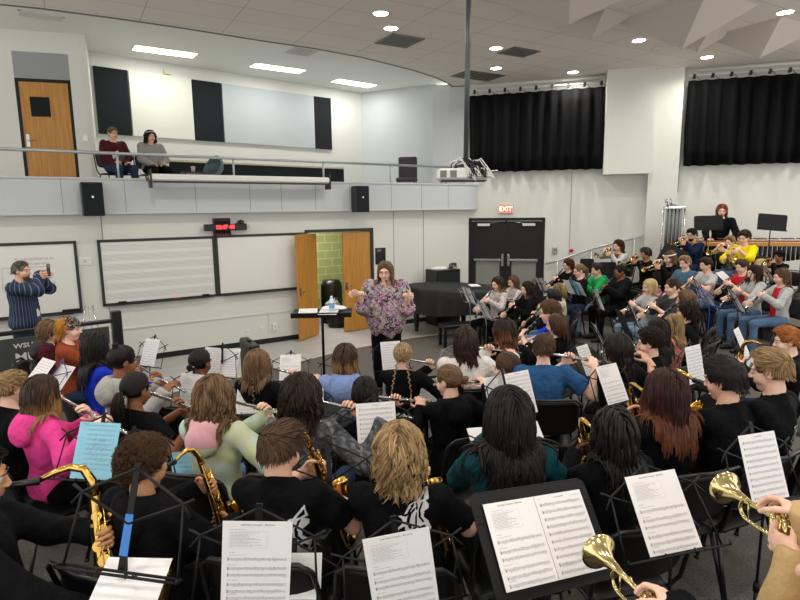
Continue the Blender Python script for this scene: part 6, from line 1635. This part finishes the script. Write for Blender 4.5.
player('M16', 'boy in red shirt with short brown hair', ('short', .045, 'hair_brown'), 'skin_fair', ('tee', 'red', 'short'), 'jeans_dk', 'clarinet', 2, h=-100)
player('M17', 'girl in light grey shirt with long dark hair', ('long', .36, 'hair_dkbrown', W(wave=.005)), 'skin_fair', ('tee', 'lt_grey', 'mid'), 'jeans', 'clarinet', 2, h=-92)
player('M18', 'girl in red shirt and grey jacket at right', ('long', .24, 'hair_ltbrown', W(wave=.003)), 'skin_fair', ('jacket', 'lt_grey', 'long', W(yoke='red')), 'jeans', 'clarinet', 2, h=-86)
player('M19', 'person with brown skin behind the girl in red', ('curly', .03, 'hair_black'), 'skin_brown', ('tee', 'black_tee', 'long'), 'black_pants', 'trumpet', 2, h=-105)
# trumpet players at the lower right, mostly out of the frame
def trump(k, mouth, bell, who, top, skin, hair, L=.5):
    mouth = np.array(mouth); d = nrm(np.array(bell)-mouth); hd = atan2(-d[0], d[1]); s = (mouth[2]-L)/1.095
    head = mouth-rz(hd)@np.array([0, .105, 0])*s+np.array([0, 0, .055*s]); HEADS[k] = (head[0], head[1], head[2], L)
    dz = d[2]/hypot(d[0], d[1])*.96
    player(k, who, hair, skin, top, 'black_pants', 'trumpet', 0, h=-math.degrees(hd), opt=W(dz=dz, pole=(.15, .3, -1)))
trump('B6', (1.22, 1.47, 1.62), (1.17, 1.96, 1.585), 'player in a beige ribbed sweater at the lower right', ('sweater', 'beige', 'long', W(fold=.004)), 'skin_fair', ('bob', .15, 'hair_brown'))
trump('B7', (.74, 1.24, 1.50), (.627, 1.725, 1.49), 'player below the picture behind the second trumpet', ('sweater', 'black_tee', 'long'), 'skin_fair', ('bob', .12, 'hair_dkbrown'))
# standing people
def standing(k, head, L, h, who, hair, skin, top, pants, arms, lod, **kw):
    make_person(k, head, L, 1, radians(-h), who, hair, skin, top, pants, arms, lod, stand=True, **kw)
b = MB(); b.box((-.2, 7.0, .125), (1.2, 1.0, .25), bev=.01); tag(b.build('podium', MATS['carpet']), 'low carpeted podium under the conductor', 'podium')
standing('COND', (-.18, 7.0, 1.85), .25, 188, 'woman conducting in a floral tunic with glasses and long brown hair', ('long', .34, 'hair_ltbrown', W(wave=.003, vol=.018)), 'skin_fair', ('tunic', 'floral', 'mid', W(flare=1, hem=.22, loose=.03, fold=.004)), 'black_pants',
         dict(R=((.36, .26, 1.30), 'fist', (0, 0, 1), (-.2, 1, -.3)), L=((-.34, .28, 1.29), 'fist', (0, 0, 1), (.6, .8, 0)), pole=(.15, -.1, -1)), 1, wid=1.2, fat=.006, group='standing adults', extras=[('glasses',)], label='woman conducting in a floral tunic with glasses and long brown hair')
standing('MAN', (-4.92, 7.40, 1.87), .2, 84, 'man in striped navy shirt holding up a phone beside the whiteboard', ('short', .03, 'hair_grey'), 'skin_light', ('collar', 'stripe_navy', 'long', W(loose=.022)), 'jeans_dk',
         dict(R=((.05, .30, 1.50), 'hold', (0, 0, 1), (-.6, .8, 0)), L=((-.04, .30, 1.49), 'hold', (0, 0, 1), (.6, .8, 0))), 1, wid=1.22, hpitch=-2, hyaw=6, group='standing adults', extras=[('beard', 'hair_grey'), ('lanyard',)], fat=.004)
standing('PERC', (6.50, 11.60, 2.50), .85, 207, 'girl in black behind the marimba with long red hair', ('long', .24, 'hair_red', W(wave=.008)), 'skin_fair', ('sweater', 'black_tee', 'long', W(loose=.02)), 'black_pants',
         dict(R=((.14, .34, 1.00), 'fist', (0, 1, 0), (0, .2, -1)), L=((-.14, .34, 1.00), 'fist', (0, 1, 0), (0, .2, -1))), 2, hpitch=-14, group='standing percussionist', wid=.95)
def balc(k, head, h, who, hair, top, pants, extras):
    o, d, u, hands = inst_pose('lap', skeleton(False, None), {}); HEADS[k] = head+(2.88,)
    make_person(k, head, 2.88, 1, radians(-h), who, hair, 'skin_light', top, pants, hands, 1, hpitch=-4, wid=1.16, extras=extras, group='women seated on the balcony'); seat(k, 'black chair of the '+who)
balc('P1', (-4.98, 10.30, 3.97), 128, 'woman in maroon sweater and glasses on the balcony', ('tied', 0, 'hair_ltbrown', W(tie=(0, -.11, -.03), bun=.03)), ('sweater', 'maroon', 'long', W(loose=.02)), 'jeans_dk', [('glasses',)])
balc('P2', (-4.45, 10.60, 3.95), 135, 'woman in grey sweatshirt with curly black hair on balcony', ('long', .24, 'hair_black', W(wave=.014, wf=9, vol=.03)), ('sweater', 'grey_sweat', 'long', W(loose=.026)), 'black_pants', [('crossbody',), ('band', 'white_plastic', .05, .006, -.02)])
# things in hands
def at_person(k, p):
    P = PEOPLE[k]; return P['org']+rz(P['heading'])@(np.array(p)*P['s'])
p = at_person('MAN', (0, .335, 1.555)); e = empty('phone', tuple(p), PEOPLE['MAN']['heading'], 'black phone held up by the man in the striped shirt', 'phone')
b = MB(); b.box((0, 0, 0), (.078, .010, .16), bev=.004); b.build('phone_body', MATS['black_plastic'], e); b = MB(); b.box((.015, .007, .05), (.03, .004, .03), bev=.001); b.build('camera', MATS['nickel'], e)
p = at_person('P1', (.02, .24, .66)); e = empty('handbag', tuple(p), PEOPLE['P1']['heading'], 'small dark handbag on the lap of the woman in maroon', 'bag'); b = MB(); b.ball((0, 0, .03), (.11, .05, .085), 9); b.build('bag_body', MATS['vent_dark'], e); b = MB(); b.tube([(-.07, 0, .08), (0, 0, .14), (.07, 0, .08)], .006, 6); b.build('strap', MATS['black_plastic'], e)
p = at_person('P1', (.10, .28, .74)); e = empty('paper_note', tuple(p), PEOPLE['P1']['heading'], 'folded white paper held by the woman in maroon', 'paper'); b = MB(); b.box((0, 0, 0), (.12, .004, .14), R=rx(-.5)@ry(.5)); b.build('sheet', MATS['paper'], e)
for s in (-1, 1):
    a = at_person('PERC', (s*.13, .33, .99)); c = at_person('PERC', (s*.05, .62, .93)); b = MB(); b.tube([a, c], .004, 6); e_ = b.build('mallet', MATS['tan_trim']); tag(e_, 'yarn mallet in the percussionist\'s %s hand' % ('right' if s > 0 else 'left'), 'mallet', 'mallets'); b = MB(); b.ball(c, .018, 7); b.build('mallet_head', MATS['vent_dark'], e_)

# ------------------------------------------------------------------ stands and pages
SD = {s[0]: s for s in SHEETS}
def fr(n): s = SD[n]; return np.array(s[1:4]), rotm(*s[4:7]), s[7]
def page(n, style, detail, label, m='paper', group='white music pages', seed=0):
    c, R, bk = fr(n)
    if bk: R = R@np.diag([-1., 1, -1])
    put_sheet(c+R[:, 2]*.002, R, style, detail, label, group, m, seed)
G3 = lambda n, lab, m='stand_black', **k: wire_stand(*fr(n), label=lab, m=m, **k)
Wst = [('a_blue', 'blue', 1, 'light blue music page left of the curly-haired person', 'paper_blue', 'black wire stand holding the light blue page at left'),
 ('blue2', 'blue', 1, 'tilted light blue music page right of the curly-haired person', 'paper_blue', 'black wire stand holding the second light blue page'),
 ('c_front', 'lesson', 2, 'large white music page covering the wolf shirt at the bottom', 'paper', 'black wire stand in front of the boy in the wolf shirt'),
 ('d_front', 'lesson', 2, 'tilted white music page below the blonde wolf-shirt girl', 'paper', 'black wire stand in front of the blonde wolf-shirt girl'),
 ('f_v', 'lesson', 2, 'tilted white music page between the two trumpet bells', 'paper', 'black wire stand between the two trumpet bells'),
 ('f_u', 'song', 2, 'white music page at right above the upper trumpet', 'paper', 'black wire stand above the upper trumpet'),
 ('d150', 'song', 0, 'white page on the lone stand by the front wall', 'paper', 'black wire stand alone by the front wall'),
 ('e110', 'song', 0, 'white page left of the black braids', 'paper', 'black wire stand left of the black braids'),
 ('f180', 'lesson', 0, 'white page left of the tie-dye hoodie', 'paper', 'black wire stand left of the tie-dye hoodie'),
 ('h237', 'lesson', 0, 'white page right of the tie-dye hoodie', 'paper', 'black wire stand right of the tie-dye hoodie'),
 ('i280', 'lesson', 0, 'white page right of the single long braid', 'paper', 'black wire stand right of the single long braid'),
 ('k355', 'song', 1, 'tall white page left of the blonde wolf-shirt girl', 'paper', 'black wire stand left of the blonde wolf-shirt girl'),
 ('l380', 'song', 0, 'white page below the conductor left of the blonde braids', 'paper', 'black wire stand below the conductor'),
 ('q576', 'song', 0, 'white page to the right of the boy in blue', 'paper', 'black wire stand to the right of the boy in blue'),
 ('r595', 'lesson', 1, 'white page above the long black locs', 'paper', 'black wire stand above the long black locs'),
 ('s684', 'song', 1, 'white page between auburn hair and thick black hair', 'paper', 'black wire stand between auburn and black hair'),
 ('t733', 'song', 0, 'narrow white page above the boy with thick black hair', 'paper', 'black wire stand above the boy with thick black hair')]
for n, st, dt, lab, m, slab_ in Wst:
    page(n, st, dt, lab, m, 'light blue music pages' if m == 'paper_blue' else 'white music pages', len(n)); G3(n, slab_)
# open folders: two pages on one stand
def mid(a, b_): A, Ra, k = fr(a); B, Rb_, _ = fr(b_); return (A+B)/2, Ra, k
page('n1', 'lesson', 0, 'left page of the open folder behind the black wavy hair'); page('n2', 'song', 0, 'right page of the open folder behind the black wavy hair'); wire_stand(*mid('n1', 'n2'), label='black wire stand with two open pages beside the blue shirt')
page('g1', 'song', 0, 'left page of the pair above the tie-dye hoodie'); page('g2', 'song', 0, 'right page of the pair above the tie-dye hoodie'); wire_stand(*mid('g1', 'g2'), label='black wire stand with two pages above the tie-dye hoodie')
page('purp1', 'song', 0, 'left white page on the purple stand'); page('purp2', 'song', 0, 'right white page on the purple stand'); wire_stand(*mid('purp1', 'purp2'), label='purple wire stand with two white pages at left', m='stand_purple')
page('p464', None, 0, 'blank paper left behind the teal shirt'); page('o521', None, 0, 'blank paper right behind the teal shirt'); wire_stand(*mid('p464', 'o521'), label='black wire stand with blank papers before the teal shirt')
page('y200', None, 0, 'blank paper below the tie-dye hoodie'); wire_stand(*fr('y200'), label='black wire stand with blank paper below the tie-dye hoodie')
page('z302', None, 0, 'blank paper right of the brown-haired boy'); wire_stand(*fr('z302'), label='black wire stand right of the brown-haired boy')
page('x', None, 0, 'blank paper behind the large bottom page'); wire_stand(*fr('x'), label='black wire stand with blank paper by the wolf emblem')
page('jj', 'song', 0, 'flat white page in front of the boy in red')
wire_stand(*fr('jj'), label='black wire stand under the flat page before the boy in red')
# solid desks
page('m412', 'lesson', 0, 'white page on the solid desk left of the twisted buns'); desk_stand(*fr('m412'), label='solid black desk stand left of the twisted buns', dy=0)
c, R, k = mid('e_pg1', 'e_pg2'); R = rotm(29, 39.3, -7.0); ce = c; Re = R
put_sheet(c-R[:, 0]*.109+R[:, 2]*.003, R, 'lesson', 2, 'left white page on the big solid desk stand at the bottom', 'white music pages'); put_sheet(c+R[:, 0]*.109+R[:, 2]*.003, R, 'song', 2, 'right white page on the big solid desk stand at the bottom', 'white music pages')
desk_stand(c, R, 0, 'big solid black desk stand holding two pages at the bottom', dy=.005, hh=.175, w=.255)
c, R, k = fr('q576'); desk_stand(c-R[:, 2]*.08+R[:, 0]*.02-R[:, 1]*.06, R@rx(-.5), 0, 'solid black desk stand behind the page right of the boy in blue')
c, R, k = fr('cc'); page('cc', 'song', 0, 'narrow white page on the solid desk seen from behind'); desk_stand(c+R[:, 2]*.0, R, 1, 'solid black desk stand facing right below the pale blonde girl', w=.2)
c = np.array([-.38, 3.9, 1.08]); R = rotm(2, 38, 0); desk_stand(c, R, 0, 'empty solid desk stand below the light blue hoodie'); page('j310', 'song', 0, 'white page partly hidden by the grey marbled jacket')
wire_stand(*fr('j310'), label='black wire stand right of the grey marbled jacket')
for n, lab, m, sl in (('bb', 'page seen from behind below the green hoodie', 'paper', 'black wire stand below the green hoodie'), ('dd', 'edge-on page by the pale blonde girl', 'paper', 'black wire stand by the pale blonde girl'), ('ee', 'tilted narrow page right of the black bowl cut', 'paper', 'black wire stand right of the black bowl cut'),
                      ('ff', 'page seen from behind before the grey t-shirt boy', 'paper', 'black wire stand before the grey t-shirt boy'), ('gg', 'page on the blue stand before the grey t-shirt boy', 'paper', 'blue wire stand before the grey t-shirt boy'), ('hh', 'large page seen from behind before the long dark hair', 'paper', 'black wire stand before the girl with long dark hair'),
                      ('ii', 'page right of the red shirt near the tan chair', 'paper', 'black wire stand near the tan chair'), ('kk', 'page on the silver-grey stand by the piano', 'paper', 'silver-grey wire stand by the piano, left one'), ('ll', 'lower page on the stand in front of the clarinet trio', 'paper', 'silver-grey wire stand in front of the clarinet trio'), ('mm', 'page on the stand just right of the clarinet trio', 'paper', 'wire stand just right of the clarinet trio')):
    page(n, 'song', 0, lab, m, 'pages seen from behind', len(lab)); wire_stand(*fr(n), label=sl, m='stand_blue' if 'blue wire' in sl else 'stand_silver' if 'silver' in sl else 'stand_black', bulk=1.1)
for n, lab, m in (('aa1', 'left white page on the stand before the two girls in glasses', 'paper'), ('aa2', 'light blue page on the stand before the two girls in glasses', 'paper_blue'), ('aa3', 'right white page on the stand before the two girls in glasses', 'paper')): page(n, 'song', 0, lab, m, 'pages seen from behind')
wire_stand(*fr('aa2'), label='wire stand with a blue page before the girls in glasses')
# bare wire stand with blue tape in the lower left
c = np.array([-.885, 1.69, 1.615]); R = rotm(-3, 16, -6)
wire_stand(c, R, 0, 'empty black wire stand with blue tape at the bottom left', tape=True, bulk=1.25, width=.20)
put_sheet((-.88, 1.62, 1.40), rotm(0, 62, -2), None, 0, 'blank white paper at the foot of the blue-taped stand', 'blank papers'); 
c = np.array([-1.42, 2.9, 1.28]); wire_stand(c, rotm(30, 25, 0), 0, 'black wire stand across the pink hoodie', width=.19)
c = np.array([-.32, 2.35, 1.42]); wire_stand(c, rotm(0, 25, 6), 0, 'black wire stand across the grey marbled jacket', width=.2)
c = np.array([.72, 7.6, .60]); wire_stand(np.array([.66, 7.0, .78]), rotm(-40, 40, 10), 0, 'pale empty wire stand on the carpet right of the conductor', m='stand_silver')
wire_stand(np.array([-.62, 5.6, 1.02]), rotm(10, 30, 6), 0, 'black empty wire stand left of the conductor')
# tall solid stands at the percussion
def flat_desk(c, yaw, lab): desk_stand(np.array(c), rotm(yaw, 30, -2)@ry(0), 1 if False else 0, lab, rim=False)
desk_stand(np.array([5.82, 10.8, 2.285]), rotm(-8, 8, 1), 0, 'solid black desk stand in front of the red-haired percussionist', 'tall stands at the percussion', w=.255, hh=.135)
desk_stand(np.array([6.50, 10.0, 2.305]), rotm(-8, 8, -5), 0, 'tilted solid black desk stand right of the percussionist', 'tall stands at the percussion', w=.235, hh=.14)
desk_stand(np.array([4.25, 11.6, 1.32]), rotm(-5, 6, 0), 0, 'solid black desk stand below the trumpet girl in the vest, right one', 'stands by the handrail', w=.17, hh=.17)
desk_stand(np.array([3.96, 12.0, 1.38]), rotm(-5, 6, 0), 0, 'solid black desk stand below the handrail, left one', 'stands by the handrail', w=.14, hh=.15)
desk_stand(np.array([5.02, 10.45, 1.70]), rotm(-20, 15, -25), 0, 'solid black desk stand below the bearded man', 'stands by the handrail', w=.22, hh=.17)
# conductor's stand
desk_stand(np.array([-.915, 6.6, 1.42]), rotm(3, 84, 0), 0, 'large flat black conductor stand with papers left of the conductor', 'conductor stand', w=.345, hh=.19, poler=.02)
p = (-.80, 6.58, 1.435); e = empty('water_bottle', p, 0, 'clear water bottle with blue label on the conductor stand', 'bottle')
mat('clear_plastic', srgb('d7e2e8'), .08, spec=.8); mat('label_blue', srgb('6f9fd0'), .5)
b = MB(); b.lathe([(0, .0), (0, .03), (.10, .032), (.135, .026), (.155, .013), (.165, .013)], (0, 0, 0), (0, 0, 1), 18); b.build('bottle_body', MATS['clear_plastic'], e); b = MB(); b.lathe([(.04, .0325), (.10, .033)], (0, 0, 0), (0, 0, 1), 18); b.build('bottle_label', MATS['label_blue'], e); b = MB(); b.tube([(0, 0, .163), (0, 0, .18)], .014, 10); b.build('cap', MATS['white_plastic'], e)
for k, (x, y, a, lab) in enumerate(((-1.08, 6.58, .1, 'white score lying left on the conductor stand'), (-.83, 6.52, -.15, 'white papers lying right on the conductor stand'))):
    put_sheet((x, y, 1.437+.004*k), rotm(3+a*30, 86, 0), 'song', 0, lab, 'papers on the conductor stand')
e = empty('cloth_bundle', (-.78, 6.66, 1.45), 0, 'crumpled white papers behind the bottle on the conductor stand', 'papers'); P_, lo = grid((-.16, -.09, -.02), (.16, .09, .07), .008); F = ell(P_, (0, 0, .0), (.15, .08, .045))+fabric_noise(P_, .012, 3); F = np.maximum(F, -P_[..., 2]); v, f = nets(F, lo, .008); fast_obj('papers', v, f, [MATS['paper']], e)

# ------------------------------------------------------------------ piano, cabinet, percussion, barrier
e = empty('grand_piano', (1.2, 12.0, 0), 0, 'grand piano under a black cover behind the conductor', 'piano')
pp = [(-1.15, -.10), (-.85, -.62), (-.25, -.86), (.45, -.80), (.95, -.62), (1.15, -.25), (1.02, .15), (.65, .45), (.15, .62), (-.45, .60), (-1.0, .35)]
PN = []
for k in range(len(pp)):
    a, b2 = np.array(pp[k]), np.array(pp[(k+1) % len(pp)])
    for t in np.linspace(0, 1, 14)[:-1]: PN.append(a*(1-t)+b2*t)
PN = np.array(PN); PN = (np.roll(PN, 2, 0)+np.roll(PN, -2, 0)+PN)/3
n = len(PN); vs = []; 
for z, sc, w_ in ((1.005, .0, 0), (1.005, .5, 0), (1.0, .93, 0), (.985, .985, 0), (.95, 1.0, .004), (.8, 1.01, .012), (.62, 1.015, .022), (.50, 1.02, .028)):
    s = 1+w_*np.sin(np.arange(n)*.9)*(1+.4*np.sin(np.arange(n)*.37))
    q = PN*sc*s[:, None]; vs.append(np.column_stack([q, np.full(n, z)+ (0.05*np.clip(-PN[:, 0], -1, .4) if z > .9 else 0)+.012*np.sin(np.arange(n)*.21)*(z < .55)]))
f = [(i*n+j, i*n+(j+1) % n, (i+1)*n+(j+1) % n, (i+1)*n+j) for i in range(7) for j in range(n)]
mat('cover_black', srgb('141516'), .7, bump=.3, bscale=14.)
fast_obj('cloth_cover', np.vstack(vs), np.array(f)[:, ::-1], [MATS['cover_black']], e)
b = MB(); b.prism([tuple(p*.96) for p in PN[::4]], .55, .96); b.build('case', MATS['black_plastic'], e)
for x, y in ((-.85, .0), (.75, -.45), (.2, .4)): b = MB(); b.tube([(x, y, .56), (x, y, .10)], [.07, .05], 12); b.tube([(x, y, .10), (x, y, .02)], .04, 10); b.build('leg', MATS['black_plastic'], e)
put_sheet((1.55, 11.75, 1.03), rotm(10, 88, 0), None, 0, 'loose white sheets lying on the covered piano', 'papers on the piano'); 
e = empty('piano_bench', (1.15, 10.75, 0), .3, 'low dark wooden bench in front of the piano', 'bench'); b = MB(); b.box((0, 0, .40), (.8, .34, .07), bev=.015); b.build('seat', MATS['black_plastic'], e)
for sx in (-1, 1):
    for sy in (-1, 1): b = MB(); b.box((sx*.36, sy*.13, .18), (.05, .05, .37)); b.build('leg', MATS['black_plastic'], e)
e = empty('equipment_cabinet', (.98, 12.88, 0), .55, 'black equipment cabinet by the wall behind the piano', 'cabinet')
b = MB(); b.box((0, 0, .63), (.66, .45, 1.26), bev=.01); b.build('body', MATS['black_plastic'], e); b = MB(); b.box((0, -.23, .65), (.60, .02, 1.1)); b.build('door', MATS['panel_black'], e); b = MB(); b.box((.22, -.245, .7), (.02, .02, .14)); b.build('handle', MATS['nickel'], e)
e = empty('cloth_pile', (.90, 12.8, 1.265), .2, 'crumpled white cloths on the equipment cabinet', 'cloth'); P_, lo = grid((-.25, -.15, -.02), (.2, .15, .1), .012); F = ell(P_, (0, 0, 0), (.2, .12, .07))+fabric_noise(P_, .015, 5); F = np.maximum(F, -P_[..., 2]); v, f = nets(F, lo, .012); fast_obj('cloth', v, f, [MATS['white_cloth']], e)
e = empty('cable_coil', (1.20, 12.82, 1.27), 0, 'coiled black cable on the equipment cabinet', 'cable')
for k in range(4): b = MB(); a = np.linspace(0, 2*pi, 21)[:-1]; b.tube([(.08*cos(t), .05*sin(t), .05+.055*sin(t+k)+.01*k) for t in a], .010, 6, closed=True); b.build('loop', MATS['black_plastic'], e)
# chimes
mat('chime', srgb('77797b'), .45, metal=.8)
e = empty('tubular_bells', (5.66, 11.85, .85), -.3, 'silver tubular bells standing against the column', 'tubular bells')
for k in range(9): b = MB(); x = -.14+.035*k; y = .04*(k % 2); b.tube([(x, y, .42+.04*k/3), (x, y, 1.84-.015*k)], .017, 10); b.ball((x, y, 1.84-.015*k), .018, 6); b.build('chime_tube', MATS['chime'], e)
b = MB(); b.box((0, .02, 1.72), (.42, .10, .05), bev=.01); b.box((0, .02, .72), (.40, .12, .04)); b.build('crossbar', MATS['nickel'], e)
for s in (-1, 1): b = MB(); b.tube([(s*.22, .02, .05), (s*.20, .02, 1.75)], .018, 8); b.box((s*.22, .02, .03), (.05, .5, .05)); b.build('upright', MATS['nickel'], e)
b = MB(); a = np.linspace(0, 2*pi, 17)[:-1]; b.tube([(-.12+.06*cos(t), -.02, 1.86+.05*sin(t)) for t in a], .012, 6, closed=True); b.build('damper_loop', MATS['nickel'], e)
# marimba
e = empty('marimba', (6.85, 11.2, .85), -.25, 'wooden marimba in front of the red-haired percussionist', 'marimba'); mat('rosewood', srgb('6a4030'), .4); mat('maple', srgb('c08a4c'), .45)
for k in range(30):
    x = -1.0+.068*k; b = MB(); b.box((x, -.12, 1.06), (.055, .40-.006*k, .022), bev=.004); b.build('tone_bar', MATS['rosewood'], e)
    if k % 7 not in (2, 6): b = MB(); b.box((x+.034, .20, 1.10), (.048, .32-.005*k, .022), bev=.004); b.build('tone_bar', MATS['rosewood'], e)
b = MB(); b.box((0, -.34, 1.02), (2.2, .05, .08), bev=.01); b.box((0, .40, 1.02), (2.2, .05, .08), bev=.01); tag(b.build('rail', MATS['maple'], e), 'pale maple rail')
for k in range(24): b = MB(); b.tube([(-.95+.08*k, -.15, .99), (-.95+.08*k, -.15, .45+.012*k)], .036, 8); b.build('resonator', MATS['black_metal'], e)
for s in (-1, 1): b = MB(); b.box((s*1.08, .03, .52), (.05, .7, 1.0), bev=.01); b.build('end_frame', MATS['black_metal'], e)
# tan folding chair, empty dark chairs
def spare(x, y, h, lab, proto=None, L=None):
    r = copy_tree(CHAIR0[0]); r.location = (x, y, level(x, y) if L is None else L); r.rotation_euler = (0, 0, radians(-h)); r.scale = (1, 1, 1); tag(r, lab, 'chair', 'empty band chairs'); return r
r = spare(5.97, 9.62, -100, 'tan folding chair behind the girl with long dark hair', L=.85)
for ch in list(r.children):
    if ch.name.startswith(('seat', 'backrest')):
        ch.data = ch.data.copy(); ch.data.materials[0] = MATS['chair_tan']
r2 = spare(6.02, 7.75, -95, 'second tan folding chair at the right edge', L=.5)
for ch in list(r2.children):
    if ch.name.startswith(('seat', 'backrest')): ch.data = ch.data.copy(); ch.data.materials[0] = MATS['chair_tan']
spare(3.45, 6.05, -45, 'empty black chair with white stripe above the black hair, right'); spare(2.4, 6.85, -60, 'empty black chair with white stripe by the bowl cut')
for x, y, h, lab in ((3.45, 6.05, -45, 'white paper hung over the empty chair above the thick black hair'), (2.4, 6.85, -60, 'white paper hung over the empty chair by the bowl cut')):
    Rr = rz(radians(-h)); p = np.array([x, y, level(x, y)])+Rr@np.array([0, -.30, .80]); e = empty('hung_paper', tuple(p), radians(-h), lab, 'paper', 'papers hung on chairs'); b = MB()
    b.add([(-.20, -.03, .06), (.20, -.03, .06), (.21, -.055, -.02), (.18, -.05, -.09), (-.02, -.035, -.02), (-.19, -.045, -.06), (-.20, -.034, .06), (.20, -.034, .06), (.21, -.059, -.02), (.18, -.054, -.09), (-.02, -.039, -.02), (-.19, -.049, -.06)], [(0, 5, 4, 3, 2, 1), (6, 7, 8, 9, 10, 11)]+[(i, (i+1) % 6, 6+(i+1) % 6, 6+i) for i in range(6)]); b.build('sheet', MATS['chair_white'], e)
# barrier with the banner at the left
A_ = np.array([-5.3, 5.48, 0]); B_ = np.array([-3.52, 6.95, 0]); dv = nrm(B_-A_); an = atan2(dv[1], dv[0]); Lb = np.linalg.norm(B_-A_)
e = empty('barrier', (B_[0], B_[1], .2), an, 'black barrier rail with a lettered banner at the left', 'barrier')
b = MB(); b.box((-Lb/2, 0, 1.09), (Lb, .05, .05), bev=.01); b.build('top_rail', MATS['black_metal'], e)
for x in (0, -Lb): b = MB(); b.box((x, 0, .6), (.11, .09, 1.22), bev=.01); b.build('post', MATS['black_metal'], e)
b = MB(); b.box((-Lb/2-.05, -.03, .84), (Lb-.1, .012, .38)); bn = b.build('banner', mat('banner_grey', srgb('3b3f3d'), .7), e)
for txt, sz_, z_, x_ in (('WSU · CR', .075, .935, -.90), ('MUSIC', .135, .80, -.86)):
    v, f = text_mesh(txt, sz_, True); v = v@np.array([[1.15, 0, 0], [0, 0, 1], [0, 1, 0]]).T; b = MB(); b.add(v+np.array([x_, -.0375, z_]), [q_[::-1] for q_ in f]); b.build('lettering', MATS['white_cloth'], bn)
e = empty('equipment_case', (-1.78, 6.55, 0), .5, 'black equipment case standing behind the single long braid', 'case'); b = MB(); b.box((0, 0, .55), (.12, .5, 1.1), bev=.02); b.build('shell', MATS['black_plastic'], e); b = MB(); b.box((0, 0, 1.11), (.04, .14, .03), bev=.01); b.build('handle', MATS['black_metal'], e)
e = empty('easel', (-4.62, 8.35, 0), .4, 'clear-legged easel by the far left whiteboard', 'easel')
for s in (-1, 1): b = MB(); b.tube([(s*.22, -.1, 0), (s*.05, 0, 1.25)], .012, 6); b.build('leg', MATS['nickel'], e)
b = MB(); b.tube([(0, .3, 0), (0, 0, 1.25)], .012, 6); b.build('leg', MATS['nickel'], e); b = MB(); b.box((0, -.06, .75), (.4, .05, .03)); b.build('ledge', MATS['nickel'], e)
# storage room things
def inroom(x, d): p = FW(x, 0)-fn*d; return (p[0], p[1], 0)
for x, d, h_, w_, lab in ((-1.45, 1.5, 1.05, .7, 'black covered drum case inside the storage room, left'), (-.95, 1.2, 1.0, .5, 'black instrument case inside the storage room, right'), (-1.05, .7, .42, .45, 'low black case on the storage room floor')):
    e = empty('instrument_case', inroom(x, d), .4, lab, 'case', 'cases in the storage room'); b = MB(); b.lathe([(0, w_/2*.9), (h_*.1, w_/2), (h_*.85, w_/2), (h_, w_/2*.8), (h_+.01, 0)], (0, 0, 0), (0, 0, 1), 18); b.build('shell', MATS['black_plastic'], e); b = MB(); b.tube([(-.08, -w_/2, h_*.6), (0, -w_/2-.04, h_*.62), (.08, -w_/2, h_*.6)], .01, 6); b.build('handle', MATS['nickel'], e)
e = empty('striped_blanket', tuple(np.array(inroom(-1.12, .75))+np.array([0, 0, .43])), .3, 'crumpled black and white striped cloth in the storage room', 'cloth'); P_, lo = grid((-.2, -.15, -.02), (.2, .15, .22), .012); F = ell(P_, (0, 0, .04), (.17, .12, .15))+fabric_noise(P_, .012, 8); F = np.maximum(F, -P_[..., 2]); v, f = nets(F, lo, .012)
var_mat('zebra', [(.45, '1a1a1a'), (.52, 'cfcfcc')], 9, dist=4.); fast_obj('cloth', v, f, [MATS['zebra']], e)

# ------------------------------------------------------------------ world, camera
w = bpy.data.worlds.new('World'); SC.world = w; w.use_nodes = True
w.node_tree.nodes['Background'].inputs[0].default_value = (1, .98, .95, 1); w.node_tree.nodes['Background'].inputs[1].default_value = 1.7
cam = bpy.data.cameras.new('Camera'); cam.sensor_width = 36; cam.lens = 36*570/800; cam.clip_start = .05
co = bpy.data.objects.new('Camera', cam); COL.objects.link(co)
co.matrix_world = Matrix.Translation((0, 0, 2.6))@Matrix.Rotation(radians(81), 4, 'X')@Matrix.Rotation(radians(-.7), 4, 'Z')
SC.camera = co
vs = SC.view_settings; vs.view_transform = 'Standard'; vs.look = 'None'; vs.gamma = 1; vs.use_curve_mapping = False; vs.exposure = 0.0
